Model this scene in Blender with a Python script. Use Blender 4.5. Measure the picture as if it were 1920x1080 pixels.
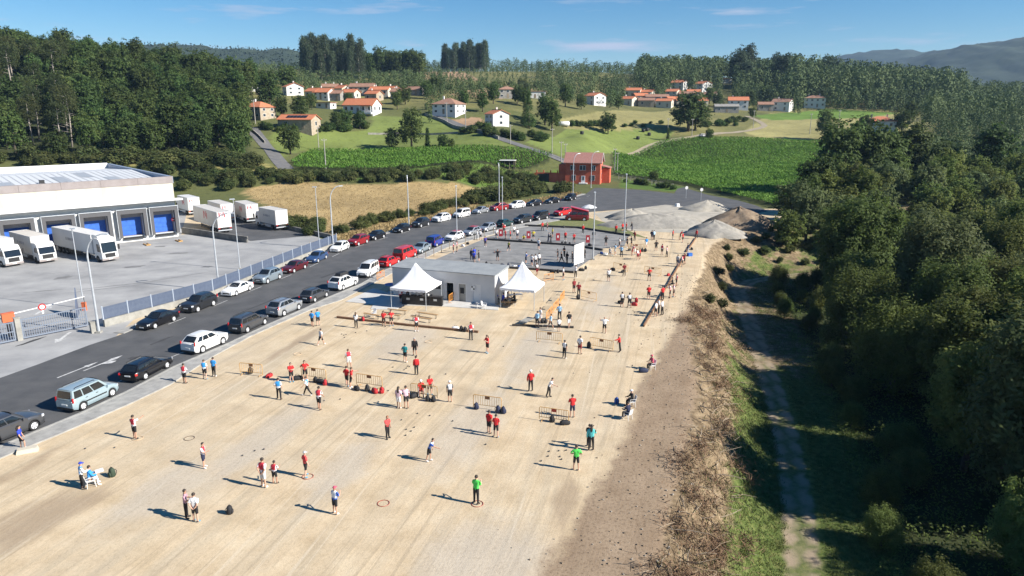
import bpy, bmesh, math, random
import numpy as np
from mathutils import Vector, Matrix

R = math.radians
random.seed(7)
RNG = np.random.default_rng(7)
for o in list(bpy.data.objects):
    bpy.data.objects.remove(o)
SC = bpy.context.scene
COL = SC.collection

# ------------------------------------------------------------------ camera
FPX, PITCH, CAMH = 1300.0, R(14.35), 22.0
cd = bpy.data.cameras.new('camera')
cd.sensor_width = 36.0
cd.lens = FPX * 36.0 / 1920.0
cd.clip_start = 0.5
cd.clip_end = 12000
cam = bpy.data.objects.new('camera', cd)
cam.location = (0, 0, CAMH)
cam.rotation_euler = (R(90) - PITCH, 0, 0)
COL.objects.link(cam)
SC.camera = cam

# ------------------------------------------------------------------ sky, sun, exposure
SUN_AZ, SUN_EL = R(109.0), R(32.5)          # azimuth from +Y towards +X
W = bpy.data.worlds.new('World')
SC.world = W
W.use_nodes = True
nt = W.node_tree
nt.nodes.clear()
n_out = nt.nodes.new('ShaderNodeOutputWorld')
n_bg = nt.nodes.new('ShaderNodeBackground')
n_sky = nt.nodes.new('ShaderNodeTexSky')
n_sky.sky_type = 'NISHITA'
n_sky.sun_disc = False
n_sky.sun_elevation = SUN_EL
n_sky.sun_rotation = SUN_AZ
n_sky.altitude = 300
n_sky.air_density = 1.0
n_sky.dust_density = 0.05
n_sky.ozone_density = 4.5
n_bg.inputs['Strength'].default_value = 0.066
# thin flat clouds low over the hills, all round the horizon
tc = nt.nodes.new('ShaderNodeTexCoord')
mp = nt.nodes.new('ShaderNodeMapping')
mp.inputs['Scale'].default_value = (5.0, 5.0, 46.0)
mp.inputs['Location'].default_value = (1.3, 0.4, 0.75)
nz = nt.nodes.new('ShaderNodeTexNoise')
nz.inputs['Scale'].default_value = 1.0
nz.inputs['Detail'].default_value = 5.0
nz.inputs['Roughness'].default_value = 0.55
cr = nt.nodes.new('ShaderNodeValToRGB')
cr.color_ramp.elements[0].position = 0.56
cr.color_ramp.elements[1].position = 0.72
sx = nt.nodes.new('ShaderNodeSeparateXYZ')
band = nt.nodes.new('ShaderNodeValToRGB')
band.color_ramp.elements[0].position = 0.06
band.color_ramp.elements[1].position = 0.085
band.color_ramp.elements.new(0.14)
band.color_ramp.elements.new(0.20)
for e, v in zip(band.color_ramp.elements, (0, 1, 1, 0)):
    e.color = (v, v, v, 1)
mu = nt.nodes.new('ShaderNodeMath'); mu.operation = 'MULTIPLY'
mu2 = nt.nodes.new('ShaderNodeMath'); mu2.operation = 'MULTIPLY'; mu2.inputs[1].default_value = 1.0
mx = nt.nodes.new('ShaderNodeMixRGB')
mx.inputs['Color2'].default_value = (4.1, 4.6, 5.8, 1)
L = nt.links.new
L(tc.outputs['Generated'], mp.inputs['Vector'])
L(mp.outputs['Vector'], nz.inputs['Vector'])
L(nz.outputs['Fac'], cr.inputs['Fac'])
L(tc.outputs['Generated'], sx.inputs['Vector'])
L(sx.outputs['Z'], band.inputs['Fac'])
L(cr.outputs['Color'], mu.inputs[0])
L(band.outputs['Color'], mu.inputs[1])
L(mu.outputs[0], mu2.inputs[0])
L(mu2.outputs[0], mx.inputs['Fac'])
hs = nt.nodes.new('ShaderNodeHueSaturation')
hs.inputs['Saturation'].default_value = 1.34
hs.inputs['Value'].default_value = 0.86
L(n_sky.outputs['Color'], hs.inputs['Color'])
L(hs.outputs['Color'], mx.inputs['Color1'])
L(mx.outputs['Color'], n_bg.inputs['Color'])
L(n_bg.outputs['Background'], n_out.inputs['Surface'])

sd = bpy.data.lights.new('sun', 'SUN')
sd.energy = 5.0
sd.angle = R(0.53)
sd.color = (1.0, 0.94, 0.85)
sun = bpy.data.objects.new('sun', sd)
SV = Vector((math.sin(SUN_AZ) * math.cos(SUN_EL), math.cos(SUN_AZ) * math.cos(SUN_EL), math.sin(SUN_EL)))
sun.rotation_euler = SV.to_track_quat('Z', 'Y').to_euler()
sun.location = (60, -40, 120)
COL.objects.link(sun)
SC.view_settings.view_transform = 'Standard'
SC.view_settings.look = 'None'
SC.view_settings.exposure = 1.02
SC.view_settings.gamma = 1.0
SC.render.resolution_x, SC.render.resolution_y = 1024, 576
HAZE = 0.00008

# ------------------------------------------------------------------ surveyed positions
def _ray(px, py):
    u = (px - 960) / FPX
    v = (540 - py) / FPX
    return u, math.cos(PITCH) + v * math.sin(PITCH), -math.sin(PITCH) + v * math.cos(PITCH)

def G(px, py, z=0.0):
    """ground point at height z seen along a bearing from the drone"""
    a, b, c = _ray(px, py)
    t = (z - CAMH) / c
    return (a * t, b * t)

def AT(px, py, Y):
    a, b, c = _ray(px, py)
    t = Y / b
    return (a * t, Y, CAMH + c * t)

def GP(pts, z=0.0):
    return [G(p[0], p[1], z) for p in pts]

# ------------------------------------------------------------------ object helpers
def tag(o, label=None, cat=None, group=None, kind=None):
    if label: o['label'] = label
    if cat: o['category'] = cat
    if group: o['group'] = group
    if kind: o['kind'] = kind
    return o

def link(name, me, parent=None, mats=None, loc=None, rotz=None, scale=None):
    """one object on (possibly shared) mesh data; mats are set on the object"""
    o = bpy.data.objects.new(name, me)
    COL.objects.link(o)
    if parent is not None: o.parent = parent
    if loc is not None: o.location = loc
    if rotz is not None: o.rotation_euler = (0, 0, rotz)
    if scale is not None: o.scale = scale if hasattr(scale, '__len__') else (scale,) * 3
    if mats is not None:
        if not isinstance(mats, (list, tuple)): mats = [mats]
        while len(me.materials) < len(mats): me.materials.append(None)
        for i, m in enumerate(mats):
            o.material_slots[i].link = 'OBJECT'
            o.material_slots[i].material = m
    return o

def empty(name, loc=(0, 0, 0), rotz=0.0, scale=None):
    o = bpy.data.objects.new(name, None)
    COL.objects.link(o)
    o.empty_display_size = 0.3
    o.location = loc
    o.rotation_euler = (0, 0, rotz)
    if scale is not None: o.scale = scale if hasattr(scale, '__len__') else (scale,) * 3
    return o

class MB:
    """collects faces for ONE mesh"""
    def __init__(s): s.v = []; s.f = []; s.m = []
    def add(s, vs, fs, mi=0):
        b = len(s.v)
        s.v.extend([tuple(p) for p in vs])
        for f in fs:
            s.f.append(tuple(i + b for i in f)); s.m.append(mi)
        return s
    def box(s, c, d, mi=0, rz=0.0, taper=1.0):
        hx, hy, hz = d[0] / 2, d[1] / 2, d[2] / 2
        ca, sa = math.cos(rz), math.sin(rz)
        vs = []
        for z in (-hz, hz):
            k = taper if z > 0 else 1.0
            for x, y in ((-hx, -hy), (hx, -hy), (hx, hy), (-hx, hy)):
                x *= k; y *= k
                vs.append((c[0] + x * ca - y * sa, c[1] + x * sa + y * ca, c[2] + z))
        return s.add(vs, [(3, 2, 1, 0), (4, 5, 6, 7), (0, 1, 5, 4), (1, 2, 6, 5), (2, 3, 7, 6), (3, 0, 4, 7)], mi)
    def b2(s, x0, x1, y0, y1, z0, z1, mi=0):
        return s.box(((x0 + x1) / 2, (y0 + y1) / 2, (z0 + z1) / 2), (abs(x1 - x0), abs(y1 - y0), abs(z1 - z0)), mi)
    def prism(s, pts, z0, z1, mi=0):
        n = len(pts)
        a = sum(pts[i][0] * pts[(i + 1) % n][1] - pts[(i + 1) % n][0] * pts[i][1] for i in range(n))
        if a < 0: pts = list(reversed(pts))
        vs = [(p[0], p[1], z0) for p in pts] + [(p[0], p[1], z1) for p in pts]
        fs = [tuple(range(n - 1, -1, -1)), tuple(range(n, 2 * n))] + [(i, (i + 1) % n, n + (i + 1) % n, n + i) for i in range(n)]
        return s.add(vs, fs, mi)
    def tube(s, path, rad, n=6, mi=0, cap=True):
        P = [Vector(p) for p in path]
        if not hasattr(rad, '__len__'): rad = [rad] * len(P)
        vs = []; up = None
        for i, p in enumerate(P):
            t = (P[min(i + 1, len(P) - 1)] - P[max(i - 1, 0)])
            t = t.normalized() if t.length > 1e-9 else Vector((0, 0, 1))
            if up is None:
                up = Vector((1, 0, 0)) if abs(t.x) < 0.8 else Vector((0, 1, 0))
            a = (up - t * up.dot(t)).normalized(); up = a
            b = t.cross(a)
            for k in range(n):
                w = 2 * math.pi * k / n
                vs.append(p + (a * math.cos(w) + b * math.sin(w)) * rad[i])
        fs = []
        for i in range(len(P) - 1):
            for k in range(n):
                fs.append((i * n + k, i * n + (k + 1) % n, (i + 1) * n + (k + 1) % n, (i + 1) * n + k))
        if cap:
            fs.append(tuple(range(n - 1, -1, -1)))
            fs.append(tuple((len(P) - 1) * n + k for k in range(n)))
        return s.add(vs, fs, mi)
    def lathe(s, prof, n=12, c=(0, 0, 0), mi=0):
        vs = []; fs = []
        for r, z in prof:
            for k in range(n):
                w = 2 * math.pi * k / n
                vs.append((c[0] + r * math.cos(w), c[1] + r * math.sin(w), c[2] + z))
        for i in range(len(prof) - 1):
            for k in range(n):
                fs.append((i * n + k, i * n + (k + 1) % n, (i + 1) * n + (k + 1) % n, (i + 1) * n + k))
        fs.append(tuple(range(n - 1, -1, -1)))
        fs.append(tuple((len(prof) - 1) * n + k for k in range(n)))
        return s.add(vs, fs, mi)
    def mesh(s, name, smooth=False):
        me = bpy.data.meshes.new(name)
        me.from_pydata(s.v, [], s.f)
        if any(s.m): me.polygons.foreach_set('material_index', s.m)
        if smooth: me.polygons.foreach_set('use_smooth', [True] * len(me.polygons))
        me.update()
        return me
    def build(s, name, mats, parent=None, smooth=False, **k):
        return link(name, s.mesh(name, smooth), parent, mats, **k)

def np_mesh(name, V, F, smooth=False):
    me = bpy.data.meshes.new(name)
    V = np.asarray(V, dtype=np.float32); F = np.asarray(F, dtype=np.int32)
    k = F.shape[1]
    me.vertices.add(len(V)); me.vertices.foreach_set('co', V.ravel())
    me.loops.add(F.size); me.loops.foreach_set('vertex_index', F.ravel())
    me.polygons.add(len(F)); me.polygons.foreach_set('loop_start', np.arange(len(F), dtype=np.int32) * k)
    if smooth: me.polygons.foreach_set('use_smooth', np.ones(len(F), dtype=bool))
    me.update(calc_edges=True)
    me.validate()
    return me

# ------------------------------------------------------------------ materials
MATS = {}
def mat(name, c, rough=0.8, c2=None, scale=4.0, detail=4.0, bump=0.0, bscale=None, metal=0.0, coat=0.0, spec=0.5,
        world=False, rnd=0.0, transl=0.0, stretch=None, lo=0.35, hi=0.65):
    if name in MATS: return MATS[name]
    m = bpy.data.materials.new(name); MATS[name] = m
    m.use_nodes = True
    t = m.node_tree; N = t.nodes; K = t.links.new
    b = N['Principled BSDF']
    b.inputs['Base Color'].default_value = (*c, 1)
    b.inputs['Roughness'].default_value = rough
    b.inputs['Metallic'].default_value = metal
    b.inputs['Coat Weight'].default_value = coat
    b.inputs['Specular IOR Level'].default_value = spec
    vec = None
    if c2 is not None or bump:
        if world:
            g = N.new('ShaderNodeNewGeometry'); vec = g.outputs['Position']
        else:
            g = N.new('ShaderNodeTexCoord'); vec = g.outputs['Object']
        if stretch:
            mpn = N.new('ShaderNodeMapping'); mpn.inputs['Scale'].default_value = stretch
            K(vec, mpn.inputs['Vector']); vec = mpn.outputs['Vector']
    colout = None
    if c2 is not None:
        n1 = N.new('ShaderNodeTexNoise'); n1.inputs['Scale'].default_value = scale
        n1.inputs['Detail'].default_value = detail; n1.inputs['Roughness'].default_value = 0.62
        K(vec, n1.inputs['Vector'])
        r = N.new('ShaderNodeValToRGB')
        r.color_ramp.elements[0].position = lo; r.color_ramp.elements[1].position = hi
        r.color_ramp.elements[0].color = (*c, 1); r.color_ramp.elements[1].color = (*c2, 1)
        K(n1.outputs['Fac'], r.inputs['Fac'])
        colout = r.outputs['Color']
    if rnd:
        oi = N.new('ShaderNodeObjectInfo')
        hs = N.new('ShaderNodeHueSaturation')
        if colout: K(colout, hs.inputs['Color'])
        else: hs.inputs['Color'].default_value = (*c, 1)
        mr = N.new('ShaderNodeMapRange')
        mr.inputs['To Min'].default_value = 1 - rnd; mr.inputs['To Max'].default_value = 1 + rnd
        K(oi.outputs['Random'], mr.inputs['Value']); K(mr.outputs['Result'], hs.inputs['Value'])
        ml = N.new('ShaderNodeMath'); ml.operation = 'MULTIPLY'; ml.inputs[1].default_value = 7.31
        fr = N.new('ShaderNodeMath'); fr.operation = 'FRACT'
        mr2 = N.new('ShaderNodeMapRange')
        mr2.inputs['To Min'].default_value = 0.5 - rnd * 0.08; mr2.inputs['To Max'].default_value = 0.5 + rnd * 0.07
        K(oi.outputs['Random'], ml.inputs[0]); K(ml.outputs[0], fr.inputs[0]); K(fr.outputs[0], mr2.inputs['Value'])
        K(mr2.outputs['Result'], hs.inputs['Hue'])
        colout = hs.outputs['Color']
    if colout: K(colout, b.inputs['Base Color'])
    if bump:
        n2 = N.new('ShaderNodeTexNoise'); n2.inputs['Scale'].default_value = bscale or scale * 3
        n2.inputs['Detail'].default_value = 5
        K(vec, n2.inputs['Vector'])
        bp = N.new('ShaderNodeBump'); bp.inputs['Strength'].default_value = bump; bp.inputs['Distance'].default_value = 0.05
        K(n2.outputs['Fac'], bp.inputs['Height']); K(bp.outputs['Normal'], b.inputs['Normal'])
    if transl:
        out = N['Material Output']
        tr = N.new('ShaderNodeBsdfTranslucent'); ms = N.new('ShaderNodeMixShader'); ms.inputs['Fac'].default_value = transl
        if colout: K(colout, tr.inputs['Color'])
        else: tr.inputs['Color'].default_value = (*c, 1)
        K(b.outputs['BSDF'], ms.inputs[1]); K(tr.outputs['BSDF'], ms.inputs[2]); K(ms.outputs['Shader'], out.inputs['Surface'])
    return m

M_ASPH = mat('asphalt', (0.058, 0.060, 0.063), 0.85, (0.092, 0.092, 0.093), 0.35, 8, 0.25, 30, world=True)
M_PAVE = mat('pavement_concrete', (0.237, 0.233, 0.221), 0.9, (0.363, 0.356, 0.332), 1.1, 8, 0.3, 18, world=True)
M_KERB = mat('kerb_stone', (0.269, 0.265, 0.245), 0.9, (0.363, 0.356, 0.332), 2.0, 6, 0.3, 20, world=True)
M_WHITEP = mat('white_road_paint', (0.30, 0.30, 0.30), 0.8, (0.62, 0.62, 0.60), 3.0, 6, world=True)
M_CONC = mat('concrete', (0.237, 0.229, 0.205), 0.9, (0.332, 0.324, 0.292), 1.2, 7, 0.3, 14)
M_WHITEWALL = mat('white_render_wall', (0.585, 0.577, 0.553), 0.85, (0.648, 0.640, 0.624), 0.8, 5)
M_WHITE = mat('white_paint', (0.632, 0.632, 0.624), 0.5)
M_STEEL = mat('galvanised_steel', (0.42, 0.45, 0.48), 0.45, (0.52, 0.55, 0.58), 3, 4, metal=0.3)
M_BLACK = mat('black_plastic', (0.015, 0.015, 0.016), 0.6)
M_DARK = mat('dark_interior', (0.02, 0.02, 0.022), 0.9)
M_GLASS = mat('dark_glass', (0.012, 0.015, 0.018), 0.06, spec=0.8)
M_WINDOW = mat('house_window_glass', (0.04, 0.05, 0.06), 0.1, spec=0.7)
M_BLUEDOOR = mat('blue_dock_door', (0.02, 0.10, 0.42), 0.55, (0.03, 0.13, 0.5), 2)
M_TYRE = mat('tyre_rubber', (0.018, 0.018, 0.019), 0.85)
M_RIM = mat('alloy_rim', (0.62, 0.63, 0.65), 0.4, metal=0.15)
M_LAMPR = mat('red_tail_lamp', (0.45, 0.015, 0.015), 0.25, coat=0.5)
M_LAMPW = mat('clear_headlamp', (0.75, 0.77, 0.80), 0.12, metal=0.3, coat=0.6)
M_PLATE = mat('plate_white', (0.7, 0.7, 0.68), 0.5)
M_YELLOW = mat('yellow_barrier_paint', (0.62, 0.38, 0.10), 0.6, (0.52, 0.27, 0.09), 5)
M_RUST = mat('brown_barrier_plate', (0.22, 0.10, 0.04), 0.7)
M_REDPLATE = mat('red_barrier_plate', (0.45, 0.06, 0.03), 0.7)
M_BEAM = mat('rusty_brown_beam', (0.16, 0.085, 0.045), 0.8, (0.24, 0.13, 0.07), 3, 5, 0.3)
M_DBEAM = mat('dark_sleeper_timber', (0.035, 0.032, 0.03), 0.9, (0.06, 0.055, 0.05), 4, 5, 0.4)
M_WOOD = mat('bench_wood', (0.42, 0.27, 0.13), 0.7, (0.34, 0.2, 0.09), 5, 4, stretch=(1, 8, 8))
M_POSTW = mat('weathered_post', (0.20, 0.16, 0.11), 0.9, (0.28, 0.23, 0.17), 6, 4)
M_POLEW = mat('utility_pole_grey', (0.30, 0.28, 0.25), 0.9, (0.38, 0.36, 0.33), 2, 4)
M_ORANGE = mat('orange_gate_box', (0.55, 0.13, 0.05), 0.5)
M_TERRA = mat('terracotta_tile', (0.42, 0.13, 0.06), 0.85, (0.55, 0.21, 0.10), 1.6, 7, 0.5, 12, stretch=(1, 3, 1))
M_OLDTILE = mat('old_brown_tile', (0.22, 0.12, 0.08), 0.9, (0.34, 0.19, 0.13), 1.3, 7, 0.5, 12)
M_STONE = mat('warm_granite_wall', (0.284, 0.229, 0.166), 0.9, (0.411, 0.348, 0.261), 1.2, 8, 0.4, 6)
M_GSTONE = mat('grey_granite_wall', (0.198, 0.190, 0.174), 0.9, (0.316, 0.300, 0.269), 1.2, 8, 0.4, 6)
M_CREAM = mat('cream_render', (0.474, 0.427, 0.340), 0.85, (0.553, 0.514, 0.419), 0.7, 5)
# ================================================================== TERRAIN
def _seg_sd(P, line):
    """signed distance to a polyline, positive on the right of its direction of travel"""
    best = np.full(len(P), 1e9); sgn = np.ones(len(P))
    for (x0, y0), (x1, y1) in zip(line[:-1], line[1:]):
        d = np.array([x1 - x0, y1 - y0]); l2 = (d ** 2).sum()
        t = np.clip(((P[:, 0] - x0) * d[0] + (P[:, 1] - y0) * d[1]) / l2, 0, 1)
        qx = P[:, 0] - (x0 + t * d[0]); qy = P[:, 1] - (y0 + t * d[1])
        D = np.hypot(qx, qy)
        side = np.sign(d[1] * (P[:, 0] - x0) - d[0] * (P[:, 1] - y0))
        k = D < best - 1e-9
        best[k] = D[k]; sgn[k] = np.where(side[k] == 0, 1, side[k])
    return best * sgn

PATHZ = -5.0
EDGE = [(4.0, -80.0), (5.5, 10.0)] + GP([(1215, 1080), (1258, 945), (1295, 790), (1305, 740), (1297, 650), (1287, 600), (1297, 545),
                                        (1322, 500)]) + [(30, 106), (33.5, 115), (39, 124), (46.5, 131), (54, 139), (61, 149), (67, 159), (100, 167), (180, 174), (420, 190), (900, 220)]
PATH = [(13.0, -80.0), (14.5, 10.0)] + GP([(1505, 1080), (1497, 960), (1478, 840), (1452, 740), (1422, 650), (1399, 590), (1383, 545)], PATHZ) + [(39, 110), (46, 114), (57, 116.5), (75, 121), (120, 134), (200, 150), (430, 178), (900, 205)]
CTRL = [(x, y, z) for x, y, z in [(-150, 160, 0), (-100, 165, 0), (-60, 160, 0), (-30, 160, 0), (0, 165, 0), (30, 185, 0.2), (62, 172, 0),
        (-220, 140, 0), (-300, 180, 3), (20, 195, 0.5), (-90, 182, 2.0), (-40, 183, 2.0), (-10, 183, 1.6), (10, 222, 0.2), (30, 230, 0.3), (50, 205, 0.2), (40, 245, 1.2),
        (-230, 290, 37), (-155, 300, 33), (-112, 300, 22), (-250, 210, 7), (-300, 330, 42), (-145, 255, 17), (-205, 250, 20), (-165, 345, 35), (-260, 400, 42),
        (110, 175, -5), (150, 230, -3.5), (210, 300, 3), (300, 400, 12), (300, 250, 0), (400, 600, 30), (270, 600, 40),
        (0, 900, 64), (-300, 900, 74), (300, 900, 60), (-500, 600, 60), (560, 900, 28), (-520, 320, 36), (600, 420, 10), (-100, 760, 60), (120, 780, 57)]]
for q in [(0, 300, 205), (200, 305, 205), (400, 303, 205), (530, 318, 208), (500, 280, 235), (475, 246, 265), (455, 226, 285),
          (560, 318, 208), (780, 318, 208), (1000, 312, 213), (560, 285, 250), (780, 280, 255), (1030, 293, 240),
          (700, 250, 285), (850, 245, 290), (1000, 272, 258), (1100, 250, 300), (487, 222, 285), (560, 241, 270), (675, 212, 318), (842, 213, 318),
          (934, 236, 285), (965, 205, 335), (600, 192, 350), (700, 182, 370), (760, 185, 365), (550, 178, 372), (640, 165, 430), (900, 160, 460),
          (1000, 143, 600), (800, 142, 560), (640, 150, 510), (870, 134, 680), (1100, 135, 700), (480, 160, 440),
          (1150, 287, 300), (1350, 258, 330), (1560, 263, 330), (1540, 330, 232),
          (1060, 262, 300), (1250, 245, 340), (1190, 205, 450), (1300, 203, 460), (1380, 205, 455), (1465, 207, 462), (1525, 201, 472),
          (1600, 215, 445), (1500, 250, 355), (1650, 243, 335), (1740, 225, 425), (1250, 152, 600), (1400, 152, 585), (1550, 180, 530), (1700, 203, 490),
          (1115, 196, 420), (1000, 180, 440)]:
    CTRL.append(AT(*q))
CT = np.array(CTRL)
def _U(r2): return np.where(r2 > 0, 0.5 * r2 * np.log(np.maximum(r2, 1e-9)), 0)
_n = len(CT); S = 100.0
_X = CT[:, :2] / S
_K = _U(((_X[:, None] - _X[None]) ** 2).sum(-1)) + 0.004 * np.eye(_n)
_P = np.hstack([np.ones((_n, 1)), _X])
_w = np.linalg.solve(np.block([[_K, _P], [_P.T, np.zeros((3, 3))]]), np.concatenate([CT[:, 2], np.zeros(3)]))

def _vnoise(x, y, s, seed=0):
    """cheap smooth value noise"""
    x = np.asarray(x) / s; y = np.asarray(y) / s
    xi = np.floor(x).astype(np.int64); yi = np.floor(y).astype(np.int64); fx = x - xi; fy = y - yi
    fx = fx * fx * (3 - 2 * fx); fy = fy * fy * (3 - 2 * fy)
    def h(a, b):
        n = (a * 374761393 + b * 668265263 + seed * 982451653) & 0x7fffffff
        n = ((n ^ (n >> 13)) * 1274126177) & 0x7fffffff
        return (n ^ (n >> 16)) % 10007 / 10007.0
    return (h(xi, yi) * (1 - fx) + h(xi + 1, yi) * fx) * (1 - fy) + (h(xi, yi + 1) * (1 - fx) + h(xi + 1, yi + 1) * fx) * fy

def sstep(a, b, x):
    t = np.clip((x - a) / (b - a), 0, 1)
    return t * t * (3 - 2 * t)

def TZ(x, y):
    x = np.atleast_1d(np.asarray(x, dtype=float)); y = np.atleast_1d(np.asarray(y, dtype=float))
    P = np.stack([x, y], 1)
    sE = _seg_sd(P, EDGE); sP = _seg_sd(P, PATH)
    t = np.where(sE <= 0, 0, np.where(sP >= -1.4, 1, np.clip(sE / np.maximum(sE - (sP + 1.4), 1e-3), 0, 1)))
    A = PATHZ * (t * t * (3 - 2 * t) * 0.6 + 0.4 * t)
    A += (_vnoise(x, y, 2.2, 3) - 0.5) * 0.55 * sstep(0.3, 2.5, sE) * sstep(1.2, 3.0, -sP)
    A += (_vnoise(x, y, 0.9, 5) - 0.35) * 0.30 * sstep(-0.6, 0.8, sE) * sstep(5.0, 2.5, sE)
    A += np.where(sP > 4, -0.02 * np.clip(sP - 4, 0, 80) + 0.35 * (_vnoise(x, y, 4, 9) - 0.5) * sstep(4, 8, sP), 0)
    q = np.stack([np.clip(x, -700, 700), np.clip(y, 120, 1000)], 1) / S
    B = np.empty(len(x))
    for i in range(0, len(x), 20000):
        d2 = ((q[i:i + 20000, None] - _X[None]) ** 2).sum(-1)
        B[i:i + 20000] = _U(d2) @ _w[:_n] + _w[_n] + q[i:i + 20000] @ _w[_n + 1:]
    B = B + (_vnoise(x, y, 9, 1) - 0.5) * 0.5 * sstep(215, 260, y)
    w = sstep(163, 205, y - 0.10 * np.clip(x, 0, 200) - 42 * sstep(-25, 5, x) * sstep(85, 55, x))
    z = A * (1 - w) + B * w
    far = sstep(900, 1500, np.hypot(x, y))
    return z * (1 - far) + 30.0 * far

def T(x, y): return float(TZ([x], [y])[0])

_ys = np.concatenate([np.arange(28, 400, 1.0), np.arange(400, 1000, 3.0)])
def GT(px, py):
    """terrain point met by a bearing"""
    a, b, c = _ray(px, py)
    t = _ys / b
    X = a * t; Z = CAMH + c * t
    h = TZ(X, _ys)
    k = np.argmax(h >= Z)
    if h[k] < Z[k]: k = len(_ys) - 1
    return (X[k], _ys[k], h[k])
def GTP(pts): return [GT(*p)[:2] for p in pts]

def in_poly(x, y, poly):
    c = np.zeros(len(x), dtype=bool); n = len(poly)
    for i in range(n):
        x0, y0 = poly[i]; x1, y1 = poly[(i + 1) % n]
        if y0 == y1: continue
        k = ((y0 > y) != (y1 > y)) & (x < (x1 - x0) * (y - y0) / (y1 - y0) + x0)
        c ^= k
    return c

def _axis(*parts):
    a = []
    for lo, hi, st in parts:
        a.append(np.arange(lo, hi, st))
    return np.unique(np.round(np.concatenate(a), 3))
gx = _axis((-5000, -1000, 400), (-1000, -320, 17), (-320, -120, 5), (-120, -46, 2), (-46, 62, 0.8), (62, 160, 2), (160, 420, 5), (420, 1000, 17), (1000, 5001, 400))
gy = _axis((-600, -60, 60), (-60, 14, 6), (14, 135, 0.8), (135, 330, 2), (330, 500, 4), (500, 1000, 10), (1000, 5001, 250))
XX, YY = np.meshgrid(gx, gy)
gxx, gyy = XX.ravel(), YY.ravel()
gzz = TZ(gxx, gyy)
nx, ny = len(gx), len(gy)
ii, jj = np.meshgrid(np.arange(nx - 1), np.arange(ny - 1))
b0 = (jj * nx + ii).ravel()
gme = np_mesh('ground', np.stack([gxx, gyy, gzz], 1), np.stack([b0, b0 + 1, b0 + nx + 1, b0 + nx], 1), smooth=True)

# masks: what the ground is made of
sE = _seg_sd(np.stack([gxx, gyy], 1), EDGE); sP = _seg_sd(np.stack([gxx, gyy], 1), PATH)
lot = np.clip(0.5 - sE / 4.0, 0, 1)                                     # sand
soil_line = [(-1.5, -80.0), (0.0, 10.0)] + GP([(1010, 1080), (1075, 960), (1150, 860), (1185, 780), (1195, 720), (1230, 670), (1262, 620), (1290, 560)]) + [(40, 140)]
soil = np.clip(0.5 + _seg_sd(np.stack([gxx, gyy], 1), soil_line) / 5.0, 0, 1) * sstep(110, 75, gyy)
pathm = np.clip(1.0 - np.abs(np.abs(sP) - 0.72) / 0.66, 0, 1) * sstep(165, 140, gyy)
pathm = np.maximum(pathm, .46 * sstep(1.2, .8, np.abs(sP)) * sstep(165, 140, gyy))
green = sstep(1.0, 5.5, sE) * (0.40 + 0.60 * sstep(80, 45, gyy))
green = np.maximum(green, .5 * sstep(2, 6, sE) * sstep(88, 108, gyy))
natural = np.clip(sstep(-1.0, 1.5, sE) + sstep(116, 126, gyy - 0.42 * np.clip(-gxx - 20, 0, 60)) * (gxx < 40) * 0, 0, 1)

GRASS = np.array([0.085, 0.14, 0.028]); LUSH = np.array([0.14, 0.175, 0.048]); STRAW = np.array([0.34, 0.25, 0.12]); SCRUB = np.array([0.10, 0.11, 0.04])
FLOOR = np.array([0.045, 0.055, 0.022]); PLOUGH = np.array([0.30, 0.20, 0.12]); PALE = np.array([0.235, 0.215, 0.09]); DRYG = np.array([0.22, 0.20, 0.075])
colr = np.tile(SCRUB, (len(gxx), 1))
def paint(poly, c, k=1.0):
    m = in_poly(gxx, gyy, poly)
    v = (_vnoise(gxx, gyy, 14, 21) * 0.5 + _vnoise(gxx, gyy, 5, 22) * 0.5 - 0.5) * 0.5 + 1
    colr[m] = (np.asarray(c)[None] * v[m, None]) * k + colr[m] * (1 - k)
v_ = (_vnoise(gxx, gyy, 30, 31) * 0.6 + _vnoise(gxx, gyy, 9, 32) * 0.4)
hillside = gyy > 330
colr[hillside] = (DRYG[None] * v_[hillside, None] + FLOOR[None] * 1.4 * (1 - v_[hillside, None]))
FIELDS = dict(
    dry=GTP([(455, 356), (545, 343), (700, 346), (890, 353), (945, 360), (900, 384), (780, 418), (655, 452), (640, 452), (590, 432), (520, 396)]),
    meadow_a=GTP([(505, 250), (690, 246), (700, 218), (800, 218), (880, 243), (965, 275), (800, 281), (560, 283), (520, 300)]),
    meadow_b=GTP([(985, 268), (1060, 243), (1160, 234), (1265, 247), (1240, 262), (1148, 288), (1050, 292)]),
    meadow_c=GTP([(1045, 225), (1150, 207), (1262, 205), (1270, 236), (1060, 243)]),
    straw_r=GTP([(1395, 248), (1440, 213), (1560, 203), (1690, 212), (1775, 222), (1755, 240), (1640, 268), (1440, 266)]),
    green_r=GTP([(1410, 218), (1470, 212), (1560, 205), (1690, 214), (1600, 222), (1450, 226)]),
    stubble=GTP([(560, 170), (585, 158), (700, 160), (810, 168), (760, 178), (600, 178)]),
    brown_a=GTP([(785, 150), (800, 130), (880, 140), (900, 152)]), brown_b=GTP([(840, 178), (930, 158), (1000, 168), (940, 186)]),
    brown_c=GTP([(845, 225), (900, 220), (930, 238), (880, 244)]),
    corn_l=GTP([(548, 306), (585, 284), (780, 281), (940, 281), (1035, 293), (1030, 304), (1005, 316), (780, 319), (550, 319)]),
    corn_r=GTP([(1152, 330), (1150, 288), (1240, 267), (1330, 260), (1440, 263), (1562, 266), (1560, 330), (1500, 360), (1462, 393), (1380, 372), (1290, 349), (1215, 337)]))
paint(FIELDS['dry'], STRAW); paint(FIELDS['meadow_a'], LUSH); paint(FIELDS['meadow_b'], LUSH * 1.05); paint(FIELDS['meadow_c'], PALE)
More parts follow.
